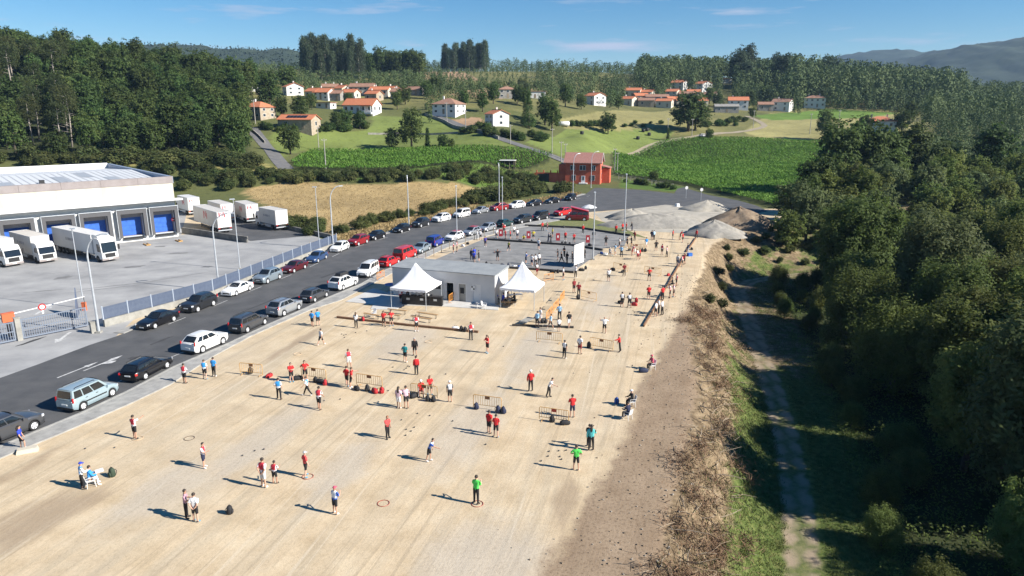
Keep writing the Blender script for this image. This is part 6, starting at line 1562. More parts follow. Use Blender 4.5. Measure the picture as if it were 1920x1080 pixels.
for a in [(211, 893, 'green', 'dark backpack on the sand right of the seated woman in cyan'), (431, 963, 'black', 'black backpack alone right of the boy with hands behind his back'), (470, 700, 'black', 'black backpack hung at the leftmost barrier'), (505, 707, 'red', 'dark red bag right of the leftmost barrier', 1),
    (558, 712, 'black', 'black bag left of the player with hands on hips', 1), (592, 717, 'black', 'black bag under the second barrier'), (600, 718, 'black', 'black duffel under the second barrier', 1), (610, 722, 'red', 'red backpack at the right foot of the second barrier'),
    (669, 731, 'black', 'black duffel left of the leaning barrier', 1), (689, 733, 'black', 'round black backpack below the leaning barrier'), (703, 736, 'red', 'red duffel below the leaning barrier', 1), (716, 737, 'red', 'red and black backpack at the right foot of the leaning barrier'),
    (777, 745, 'black', 'black bag behind the two women in pink', 1), (802, 752, 'black', 'black backpack before the sitting pair, left one'), (813, 753, 'black', 'black and white backpack before the sitting pair, right one'), (893, 767, 'navy', 'navy backpack at the left foot of the barrier'),
    (934, 774, 'navy', 'navy backpack at the right foot of the barrier, left one'), (944, 775, 'navy', 'navy backpack at the right foot of the barrier, right one'), (1035, 791, 'black', 'black arched backpack before the man in red and navy'), (1059, 796, 'black', 'black bag with white print at the barrier foot', 1),
    (1206, 698, 'navy', 'navy bag beside the seated person in pink', 1), (1156, 757, 'blue', 'blue bag left of the two seated people in black'), (1104, 652, 'black', 'black backpack at the barrier left of the leaning man'), (1084, 561, 'black', 'black backpack at the feet of the dark red pair'),
    (1189, 573, 'red', 'dark red duffel at the feet of the white vest pair', 1), (1163, 569, 'black', 'black bag left of the white vest pair', 1), (1193, 567, 'red', 'red bag hung behind the white vest pair'), (854, 618, 'white', 'white and black bag on the brown beam', 1), (865, 621, 'black', 'black backpack on the brown beam, left one'),
    (872, 622, 'black', 'black backpack on the brown beam, right one'), (681, 602, 'red', 'red backpack on the brown beam by the woman in grey'), (1017, 606, 'black', 'black backpack in the light blue group, left one'), (1023, 606, 'black', 'black backpack in the light blue group, right one'), (1253, 517, 'red', 'small red bag alone near the raised beam', 1),
    (1149, 507, 'black', 'black coat heaped at the barrier end', 1), (1167, 511, 'black', 'black bag at the feet of the dark red player', 1), (1297, 468, 'black', 'black bag at the far raised beam', 1), (1036, 511, 'black', 'black bag at the front timber edge left of the board', 1), (1046, 512, 'black', 'black backpack at the front timber edge left of the board'),
    (1090, 508, 'black', 'black bag right of the white board', 1), (1098, 505, 'black', 'black backpack under the lamp by the board'), (912, 497, 'black', 'black backpack on the front timber of the lower court, first from left'), (922, 498, 'black', 'black duffel on the front timber of the lower court', 1), (942, 499, 'navy', 'navy duffel on the front timber of the lower court', 1),
    (953, 500, 'navy', 'navy backpack on the front timber of the lower court'), (965, 501, 'white', 'white bag on the front timber of the lower court', 1), (973, 502, 'blue', 'blue bag on the front timber beside the white bag', 1), (975, 453, 'black', 'black bag on the middle timber by the crouching yellow player', 1), (997, 455, 'black', 'black backpack on the middle timber below the second banner'),
    (1033, 457, 'black', 'black bag on the middle timber below the pair in black', 1), (1054, 459, 'black', 'black backpack on the middle timber right of the third banner, first'), (1060, 459, 'black', 'black backpack on the middle timber right of the third banner, second'), (1068, 460, 'black', 'black backpack on the middle timber right of the third banner, third'),
    (1106, 461, 'black', 'black bag on the middle timber at the fourth banner', 1), (1058, 427, 'black', 'black bag on the timber below the grass verge', 1), (1180, 470, 'black', 'black bag at the far barrier, left one', 1), (1204, 472, 'black', 'black bag at the far barrier, right one'), (1210, 472, 'black', 'black backpack at the end of the far barrier'),
    (1128, 476, 'blue', 'light blue bag beside the group at the court corner', 1), (1135, 478, 'white', 'white bag beside the group at the court corner', 1), (868, 462, 'white', 'white bag on the court edge by the red and white pair', 1), (877, 458, 'black', 'black bag on the court edge behind the navy group', 1)]:
    bag(a[0], a[1], a[2], a[3], len(a) > 4)
# wrapped hay bales on the meadow
for i, (px, py) in enumerate(((1091, 252), (1206, 248), (1213, 246), (1217, 255), (1196, 262))):
    x, y, z = GT(px, py); r = tag(empty('hay_bale', (x, y, z), .4 * i), 'black wrapped hay bale on the green meadow, ' + ['alone at the left', 'left of the rear two', 'right of the rear two', 'rightmost', 'nearest to the corn'][i], 'bale', 'hay bales')
    b_ = MB().lathe([(.5, 0), (.78, .06), (.82, .3), (.82, 1.1), (.78, 1.34), (.5, 1.4)], 14).build('wrap', M_BLACK, r, smooth=True); MB().lathe([(.3, 1.4), (.1, 1.43)], 10).build('end_cap', M_TYRE, r)
# trellis fence beside the red house
tf = [Vector((*G(*p), 0)) for p in ((1160, 336), (1215, 345), (1262, 354))]
tr = tag(empty('garden_fence', tf[0]), 'grey wooden garden fence right of the red house', 'fence')
tl_ = walk_line(tf, 2.4); pm_ = MB().b2(-.07, .07, -.07, .07, 0, 1.5).mesh('fence_stake')
for i, p in enumerate(tl_):
    link('post', pm_, tr, M_POLEW, loc=p - tf[0])
    if i < len(tl_) - 1:
        for zz in (.5, 1.0, 1.4): MB().tube([p - tf[0] + Vector((0, 0, zz)), tl_[i + 1] - tf[0] + Vector((0, 0, zz))], .045, 5).build('rail', M_POLEW, tr)
# walls along the middle lane and field boundary
def lane_wall(pix, off, h, label, m=M_GSTONE):
    P = [Vector(GT(*p)) for p in pix]; r = tag(empty('field_wall', P[0]), label, 'wall')
    for a, b in zip(P[:-1], P[1:]):
        n = max(1, int((b - a).length / 4))
        for k in range(n):
            q0, q1 = a.lerp(b, k / n), a.lerp(b, (k + 1) / n); z0, z1 = T(q0.x, q0.y), T(q1.x, q1.y)
            d = (q1 - q0); d.z = 0; d.normalize(); nn = Vector((d.y, -d.x, 0)) * .18
            V = []
            for q, zz in ((q0, z0), (q1, z1)):
                for s_ in (-1, 1):
                    for hh in (-.4, h): V.append((q.x + nn.x * s_ - P[0].x, q.y + nn.y * s_ - P[0].y, zz + hh - P[0].z))
            MB().add(V, [(0, 1, 5, 4), (2, 6, 7, 3), (1, 3, 7, 5), (0, 2, 3, 1), (4, 5, 7, 6)]).build('wall_length', m, r)
lane_wall([(797, 217), (835, 231), (880, 246), (935, 262)], 0, 1.1, 'stone wall along the middle lane below the hipped roof house')
lane_wall([(690, 252), (760, 251), (860, 250)], 0, .7, 'low stone wall across the green meadow')
lane_wall([(470, 245), (485, 257), (497, 270)], 0, .9, 'stone wall at the upper end of the left lane')
# ================================================================== PEOPLE
# figures face local +x, feet at z = 0, 1.78 m tall
def rotv(a): return math.sin(R(a)), -math.cos(R(a))
POSES = dict(
    stand=dict(la=(4, 8, 12), ra=(-4, 8, 14), ll=(3, 2), rl=(-3, 2), lean=2),
    hips=dict(la=(-12, 42, 70, -62), ra=(-12, 42, 70, -62), ll=(2, 2), rl=(-2, 2), ab=6, lean=0),
    behind=dict(la=(-28, 12, 20, -38), ra=(-28, 12, 20, -38), ll=(2, 1), rl=(-2, 1), lean=3, ab=4),
    walk=dict(la=(26, 8, 22), ra=(-24, 8, 16), ll=(-22, 12), rl=(26, 6), lean=6),
    point=dict(la=(8, 8, 10), ra=(100, 28, 4), ll=(3, 2), rl=(-3, 2), lean=0, ab=4),
    bend=dict(la=(-20, 14, 30), ra=(62, 8, 12), ll=(8, 12), rl=(-8, 10), lean=28, ab=3),
    up=dict(la=(45, 62, 100, 10), ra=(45, 62, 100, 10), ll=(2, 1), rl=(-2, 1), lean=0, ab=5),
    cross=dict(la=(22, 14, 85, -48), ra=(20, 14, 92, -48), ll=(2, 1), rl=(-2, 1), lean=2),
    phone=dict(la=(20, 14, 108, -22), ra=(24, 14, 112, -22), ll=(2, 2), rl=(-2, 2), lean=4, ab=4),
    lean=dict(la=(72, 30, 8), ra=(0, 10, 20), ll=(-2, 3), rl=(-12, 2), lean=6, ab=3),
    sit=dict(la=(30, 10, 50, -12), ra=(28, 10, 55, -12), ll=(84, 84), rl=(80, 82), lean=6, ab=6, sit=.46),
    crouch=dict(la=(52, 14, 40), ra=(55, 12, 30), ll=(82, 112), rl=(62, 108), lean=38, ab=10),
    step=dict(la=(6, 10, 14), ra=(6, 12, 22), ll=(-4, 2), rl=(38, 42), lean=4))
def skeleton(p):
    J = {}; B = []
    ln = R(p.get('lean', 0)); sp = np.array([math.sin(ln), 0, math.cos(ln)]); ab = p.get('ab', 2)
    pel = np.array([0, 0, .96]); J['pelvis'] = (pel, .145)
    J['waist'] = (pel + sp * .16, .128); J['chest'] = (pel + sp * .36, .152); J['neckb'] = (pel + sp * .51, .075)
    hd = sp * .55 + np.array([0, 0, .45]); hd /= np.linalg.norm(hd)
    nk = J['neckb'][0]; J['headb'] = (nk + hd * .085 + np.array([.01, 0, 0]), .056); J['head'] = (nk + hd * .17 + np.array([.02, 0, 0]), .098); J['crown'] = (nk + hd * .245 + np.array([.01, 0, 0]), .082)
    B += [('pelvis', 'waist', 'hips'), ('waist', 'chest', 'torso'), ('chest', 'neckb', 'torso'), ('neckb', 'headb', 'neck'), ('headb', 'head', 'head'), ('head', 'crown', 'head')]
    for S_, sg, arm, leg in (('L', 1, p['la'], p['ll']), ('R', -1, p['ra'], p['rl'])):
        a, b_, c = arm[:3]; inw = arm[3] if len(arm) > 3 else 2
        sh = J['neckb'][0] - sp * .075 + np.array([0, sg * .185, 0])
        u = np.array([math.sin(R(a)) * math.cos(R(b_)), sg * math.sin(R(b_)), -math.cos(R(a)) * math.cos(R(b_))])
        el = sh + u * .29
        f = np.array([math.sin(R(a + c)) * math.cos(R(inw)), sg * math.sin(R(inw)), -math.cos(R(a + c)) * math.cos(R(inw))]); f /= np.linalg.norm(f)
        wr = el + f * .25; hn = wr + f * .085
        J['sh' + S_] = (sh, .066); J['el' + S_] = (el, .044); J['wr' + S_] = (wr, .030); J['hn' + S_] = (hn, .036)
        B += [('chest', 'sh' + S_, 'torso'), ('sh' + S_, 'el' + S_, 'uarm'), ('el' + S_, 'wr' + S_, 'farm'), ('wr' + S_, 'hn' + S_, 'hand')]
        t, k = leg; hp = pel + np.array([0, sg * .09, -.05])
        th = np.array([math.sin(R(t)), sg * math.sin(R(ab)), -math.cos(R(t))]); th /= np.linalg.norm(th)
        kn = hp + th * .43
        s2 = np.array([math.sin(R(t - k)), sg * math.sin(R(ab * .5)), -math.cos(R(t - k))]); s2 /= np.linalg.norm(s2)
        an = kn + s2 * .42; toe = an + np.array([.17, sg * .03, -.045])
        J['hp' + S_] = (hp, .098); J['kn' + S_] = (kn, .060); J['an' + S_] = (an, .043); J['to' + S_] = (toe, .036)
        B += [('pelvis', 'hp' + S_, 'hips'), ('hp' + S_, 'kn' + S_, 'thigh'), ('kn' + S_, 'an' + S_, 'shin'), ('an' + S_, 'to' + S_, 'foot')]
    low = min(J['anL'][0][2], J['anR'][0][2]) - .085
    dz = -low
    J = {k: (v + np.array([0, 0, dz]), r) for k, (v, r) in J.items()}
    return J, B
BODY = {}
def sub_mesh(V, N, F, keep, off, name):
    fi = [f for f, k in zip(F, keep) if k]
    used = sorted({i for f in fi for i in f}); mp_ = {u: i for i, u in enumerate(used)}
    me = bpy.data.meshes.new(name)
    me.from_pydata([tuple(V[u] + N[u] * off) for u in used], [], [tuple(mp_[i] for i in f) for f in fi])
    me.polygons.foreach_set('use_smooth', [True] * len(me.polygons)); me.update()
    return me
def make_body(pose):
    J, B = skeleton(POSES[pose]); names = list(J)
    me = bpy.data.meshes.new('rig'); me.from_pydata([tuple(J[n][0]) for n in names], [(names.index(a), names.index(b)) for a, b, _ in B], [])
    o = bpy.data.objects.new('rig', me); COL.objects.link(o)
    md = o.modifiers.new('skin', 'SKIN'); o.modifiers.new('sub', 'SUBSURF').levels = 1
    if not me.skin_vertices: raise RuntimeError('no skin layer')
    for i, n in enumerate(names):
        me.skin_vertices[0].data[i].radius = (J[n][1], J[n][1]); me.skin_vertices[0].data[i].use_root = (n == 'pelvis')
    dg = bpy.context.evaluated_depsgraph_get(); ev = o.evaluated_get(dg); em = ev.to_mesh()
    V = np.array([v.co[:] for v in em.vertices]); F = [tuple(p.vertices) for p in em.polygons]; ev.to_mesh_clear()
    bpy.data.objects.remove(o); bpy.data.meshes.remove(me)
    def nearest(P):
        best = np.full(len(P), 1e9); lab = np.zeros(len(P), int); tt = np.zeros(len(P)); 
        for i, (a, b, l) in enumerate(B):
            A_, B_ = J[a][0], J[b][0]; d = B_ - A_; t = np.clip(((P - A_) @ d) / (d @ d), 0, 1); q = A_ + t[:, None] * d
            r = J[a][1] * (1 - t) + J[b][1] * t
            D = np.linalg.norm(P - q, axis=1) - r * .6
            k = D < best; best[k] = D[k]; lab[k] = i; tt[k] = t[k]
        return lab, tt
    lab, _t = nearest(V)
    # flatten the trunk front to back
    for i, (a, b, l) in enumerate(B):
        if l in ('torso', 'hips') and not a.startswith('chest') or (a, b) == ('chest', 'neckb'):
            k = lab == i
            A_, B_ = J[a][0], J[b][0]; tz = np.clip((V[k][:, 2] - A_[2]) / max(1e-3, B_[2] - A_[2]), 0, 1); cx = A_[0] + (B_[0] - A_[0]) * tz
            V[k, 0] = cx + (V[k, 0] - cx) * .78
            V[k, 1] *= 1.08
    T_ = bpy.data.meshes.new('t'); T_.from_pydata([tuple(v) for v in V], [], F); T_.update()
    N = np.array([v.normal[:] for v in T_.vertices]); bpy.data.meshes.remove(T_)
    C = np.array([V[list(f)].mean(0) for f in F]); fl, ft = nearest(C); part = [B[i][2] for i in fl]; nm = [(B[i][0], B[i][1]) for i in fl]
    torso = [pp in ('torso',) or (pp == 'hips' and q == ('pelvis', 'waist') and t > -.1) for pp, q, t in zip(part, nm, ft)]
    d = {}
    d['tee'] = sub_mesh(V, N, F, [a or (pp == 'uarm' and t < .68) for a, pp, t in zip(torso, part, ft)], .020, 'shirt')
    d['jacket'] = sub_mesh(V, N, F, [a or pp == 'uarm' or (pp == 'farm' and t < .85) for a, pp, t in zip(torso, part, ft)], .024, 'jacket')
    hips = [pp == 'hips' for pp in part]
    d['shorts'] = sub_mesh(V, N, F, [a or (pp == 'thigh' and t < .80) for a, pp, t in zip(hips, part, ft)], .015, 'shorts')
    d['trousers'] = sub_mesh(V, N, F, [a or pp == 'thigh' or (pp == 'shin' and t < .93) for a, pp, t in zip(hips, part, ft)], .013, 'trousers')
    d['shoes'] = sub_mesh(V, N, F, [pp == 'foot' for pp in part], .012, 'shoes')
    # body: add fingers, nose, ears, eyes
    mb = MB(); mb.add([tuple(v) for v in V], F)
    for S_, sg in (('L', 1), ('R', -1)):
        wr, hn = J['wr' + S_][0], J['hn' + S_][0]; f = (hn - wr); f /= np.linalg.norm(f); sd_ = np.cross(f, [0, 1.0, 0]); 
        if np.linalg.norm(sd_) < .2: sd_ = np.cross(f, [0, 0, 1.0])
        sd_ /= np.linalg.norm(sd_); pn = np.cross(f, sd_)
        for k, ln_ in enumerate((.062, .075, .080, .072)):
            b0 = hn + sd_ * (-.026 + k * .0175) - f * .01; b1 = b0 + f * ln_ * .55 + pn * .004; b2 = b1 + f * ln_ * .4 + pn * sg * .016
            mb.tube([b0, b1, b2], [.0095, .0085, .007], 5)
        t0 = wr + f * .035 + sd_ * .028; t1 = t0 + f * .03 + sd_ * .024; t2 = t1 + f * .03 + sd_ * .006
        mb.tube([t0, t1, t2], [.012, .010, .008], 5)
    h = J['head'][0]
    mb.add([tuple(h + np.array(q)) for q in ((.088, 0, .035), (.088, -.018, -.015), (.088, .018, -.015), (.122, 0, -.012))], [(0, 1, 3), (0, 3, 2), (1, 2, 3)])
    for sg in (-1, 1):
        mb.tube([h + np.array([0, sg * .088, .02]), h + np.array([-.012, sg * .105, .0]), h + np.array([0, sg * .09, -.03])], [.014, .02, .012], 5)
        mb.box(h + np.array([.088, sg * .034, .022]), (.016, .026, .012), 1)
    mb.box(h + np.array([.088, 0, -.045]), (.014, .045, .009), 1)
    d['body'] = mb.mesh('person_body', True); d['head'] = h; d['sit'] = 'sit' in POSES[pose]
    # hair, caps
    hs_ = MB(); n, k_ = 7, 12; V2 = []
    for i in range(n):
        t = i / (n - 1) * R(112)
        for j in range(k_):
            w = 2 * math.pi * j / k_; cut = 1.0 - .52 * max(0, math.cos(w)) ** 1.5
            tt_ = t * cut
            V2.append(tuple(h + np.array([-.006, 0, .035]) + np.array([math.sin(tt_) * math.cos(w) * .106, math.sin(tt_) * math.sin(w) * .100, math.cos(tt_) * .110])))
    hs_.add(V2, [(i * k_ + j, (i + 1) * k_ + j, (i + 1) * k_ + (j + 1) % k_, i * k_ + (j + 1) % k_) for i in range(n - 1) for j in range(k_)])
    d['hair'] = hs_.mesh('hair', True)
    lg = MB(); lg.v = list(hs_.v); lg.f = list(hs_.f); lg.m = list(hs_.m)
    b = h + np.array([-.07, 0, .04]); lg.tube([b, b + np.array([-.05, 0, -.12]), b + np.array([-.06, 0, -.27]), b + np.array([-.04, 0, -.40])], [.085, .095, .08, .03], 9)
    d['longhair'] = lg.mesh('hair', True)
    cp_ = MB(); V2 = []
    for i in range(6):
        t = i / 5 * R(88)
        for j in range(k_):
            w = 2 * math.pi * j / k_; V2.append(tuple(h + np.array([0, 0, .04]) + np.array([math.sin(t) * math.cos(w) * .118, math.sin(t) * math.sin(w) * .112, math.cos(t) * .112])))
    cp_.add(V2, [(i * k_ + j, (i + 1) * k_ + j, (i + 1) * k_ + (j + 1) % k_, i * k_ + (j + 1) % k_) for i in range(5) for j in range(k_)])
    pk = [(.07, -.085, .045), (.07, .085, .045), (.17, .06, .032), (.19, 0, .03), (.17, -.06, .032)]
    cp_.add([tuple(h + np.array(q)) for q in pk] + [tuple(h + np.array(q) + np.array([0, 0, .012])) for q in pk], [(4, 3, 2, 1, 0), (5, 6, 7, 8, 9), (1, 2, 7, 6), (2, 3, 8, 7), (3, 4, 9, 8), (4, 0, 5, 9)])
    d['cap'] = cp_.mesh('cap', True)
    BODY[pose] = d
    return d
def cloth(n, c, c2=None, **k): return mat('cloth_' + n, c, .85, c2, **k)
def vest_mat(n, ca, cb):
    """sports vest: coloured chest and back, pale sides and hem"""
    m = bpy.data.materials.new('cloth_' + n); m.use_nodes = True; t = m.node_tree; N = t.nodes; K = t.links.new
    b = N['Principled BSDF']; b.inputs['Roughness'].default_value = .85
    tc = N.new('ShaderNodeTexCoord'); s_ = N.new('ShaderNodeSeparateXYZ'); K(tc.outputs['Object'], s_.inputs[0])
    ab_ = N.new('ShaderNodeMath'); ab_.operation = 'ABSOLUTE'; K(s_.outputs['Y'], ab_.inputs[0])
    nz = N.new('ShaderNodeTexNoise'); nz.inputs['Scale'].default_value = 6; K(tc.outputs['Object'], nz.inputs['Vector'])
    ad = N.new('ShaderNodeMath'); ad.operation = 'MULTIPLY_ADD'; ad.inputs[1].default_value = .12; K(nz.outputs['Fac'], ad.inputs[0]); K(ab_.outputs[0], ad.inputs[2])
    mr = N.new('ShaderNodeMapRange'); mr.inputs['From Min'].default_value = .215; mr.inputs['From Max'].default_value = .245; K(ad.outputs[0], mr.inputs['Value'])
    hz = N.new('ShaderNodeMapRange'); hz.inputs['From Min'].default_value = 1.16; hz.inputs['From Max'].default_value = 1.08; K(s_.outputs['Z'], hz.inputs['Value'])
    mxx = N.new('ShaderNodeMath'); mxx.operation = 'MAXIMUM'; K(mr.outputs[0], mxx.inputs[0]); K(hz.outputs[0], mxx.inputs[1])
    mi = N.new('ShaderNodeMixRGB'); mi.inputs[1].default_value = (*ca, 1); mi.inputs[2].default_value = (*cb, 1); K(mxx.outputs[0], mi.inputs['Fac']); K(mi.outputs[0], b.inputs['Base Color'])
    return m
CL = dict(red=cloth('red', (.52, .018, .02)), white=cloth('white', (.74, .74, .74)), blue=cloth('azure', (.03, .26, .62)), royal=cloth('royal', (.02, .05, .42)), black=cloth('black', (.012, .012, .014)), navy=cloth('navy', (.015, .02, .055)),
          green=cloth('bright_green', (.09, .62, .10)), teal=cloth('turquoise', (.10, .50, .50)), dteal=cloth('sea_green', (.02, .25, .27)), yellow=cloth('yellow', (.55, .48, .03)), grey=cloth('grey', (.42, .43, .44)), lgrey=cloth('pale_grey', (.58, .58, .58)),
          lblue=cloth('light_blue', (.33, .55, .75)), pink=cloth('pale_pink', (.66, .46, .52)), coral=cloth('coral', (.62, .06, .06)), maroon=cloth('maroon', (.20, .012, .018)), purple=cloth('violet', (.07, .06, .30)), mauve=cloth('mauve', (.42, .25, .30)),
          rose=cloth('rose', (.50, .08, .13)), rw=vest_mat('red_white_vest', (.50, .03, .05), (.72, .70, .71)), bw=vest_mat('azure_white_vest', (.03, .27, .62), (.70, .72, .74)), wr=vest_mat('white_red_vest', (.72, .70, .71), (.50, .03, .05)),
          wk=vest_mat('white_black_vest', (.72, .72, .72), (.03, .03, .035)), ky=vest_mat('black_yellow_vest', (.42, .40, .05), (.02, .02, .02)), wb=vest_mat('white_blue_vest', (.70, .72, .74), (.03, .10, .40)))
HAIR = dict(dark=mat('hair_dark', (.030, .021, .015), .6), brown=mat('hair_brown', (.09, .052, .028), .6), grey=mat('hair_grey', (.42, .41, .40), .7), ginger=mat('hair_ginger', (.30, .12, .05), .6))
SKIN = [mat('skin_a', (.50, .29, .20), .6), mat('skin_b', (.42, .23, .155), .6), mat('skin_c', (.56, .34, .25), .6)]
EYE = mat('eye_dark', (.03, .02, .018), .4); SHOE = [mat('shoe_white', (.7, .7, .7), .6), mat('shoe_black', (.02, .02, .022), .6), mat('shoe_blue', (.10, .28, .42), .6)]
NP = [0]
STV = ['stand', 'stand_b', 'stand_c', 'stand_d', 'stand_e']
POSES.update(stand_b=dict(la=(18, 12, 40, -14), ra=(-2, 9, 8), ll=(6, 8), rl=(-6, 2), ab=5, lean=3), stand_c=dict(la=(-8, 14, 18), ra=(30, 14, 78, -20), ll=(-2, 1), rl=(8, 12), ab=4, lean=5),
    stand_d=dict(la=(-10, 30, 62, -50), ra=(6, 8, 14), ll=(10, 10), rl=(-8, 4), ab=7, lean=0), stand_e=dict(la=(12, 12, 30), ra=(14, 10, 28), ll=(12, 8), rl=(-10, 6), ab=3, lean=9))
def person(px, py, pose, face, top, bot, head, label, h=1.78, z=0.0, xy=None, scale=None):
    if pose == 'stand': pose = STV[(NP[0] * 3 + px) % 5]
    d = BODY.get(pose) or make_body(pose)
    x, y = xy or G(px, py); s_ = h / 1.78; i = NP[0]; NP[0] += 1
    o = link('person', d['body'], None, [SKIN[i % 3], EYE], loc=(x, y, z), rotz=R(face), scale=s_)
    tag(o, label, 'person')
    jk = top.startswith('j:'); tp_ = top[2:] if jk else top
    link('jacket' if jk else 'shirt', d['jacket' if jk else 'tee'], o, CL[tp_])
    kind, bc = bot.split(':'); link('shorts' if kind == 's' else 'trousers', d['shorts' if kind == 's' else 'trousers'], o, CL[bc])
    link('shoes', d['shoes'], o, SHOE[(i * 7) % 3 if kind == 's' else 1 - (i % 3 == 0)])
    for hd in head.split('+'):
        if hd.startswith('cap'): link('cap', d['cap'], o, CL[hd[4:]])
        elif hd.startswith('long'): link('hair', d['longhair'], o, HAIR[hd[5:] or 'dark'])
        elif hd != 'bald': link('hair', d['hair'], o, HAIR[hd])
    return o
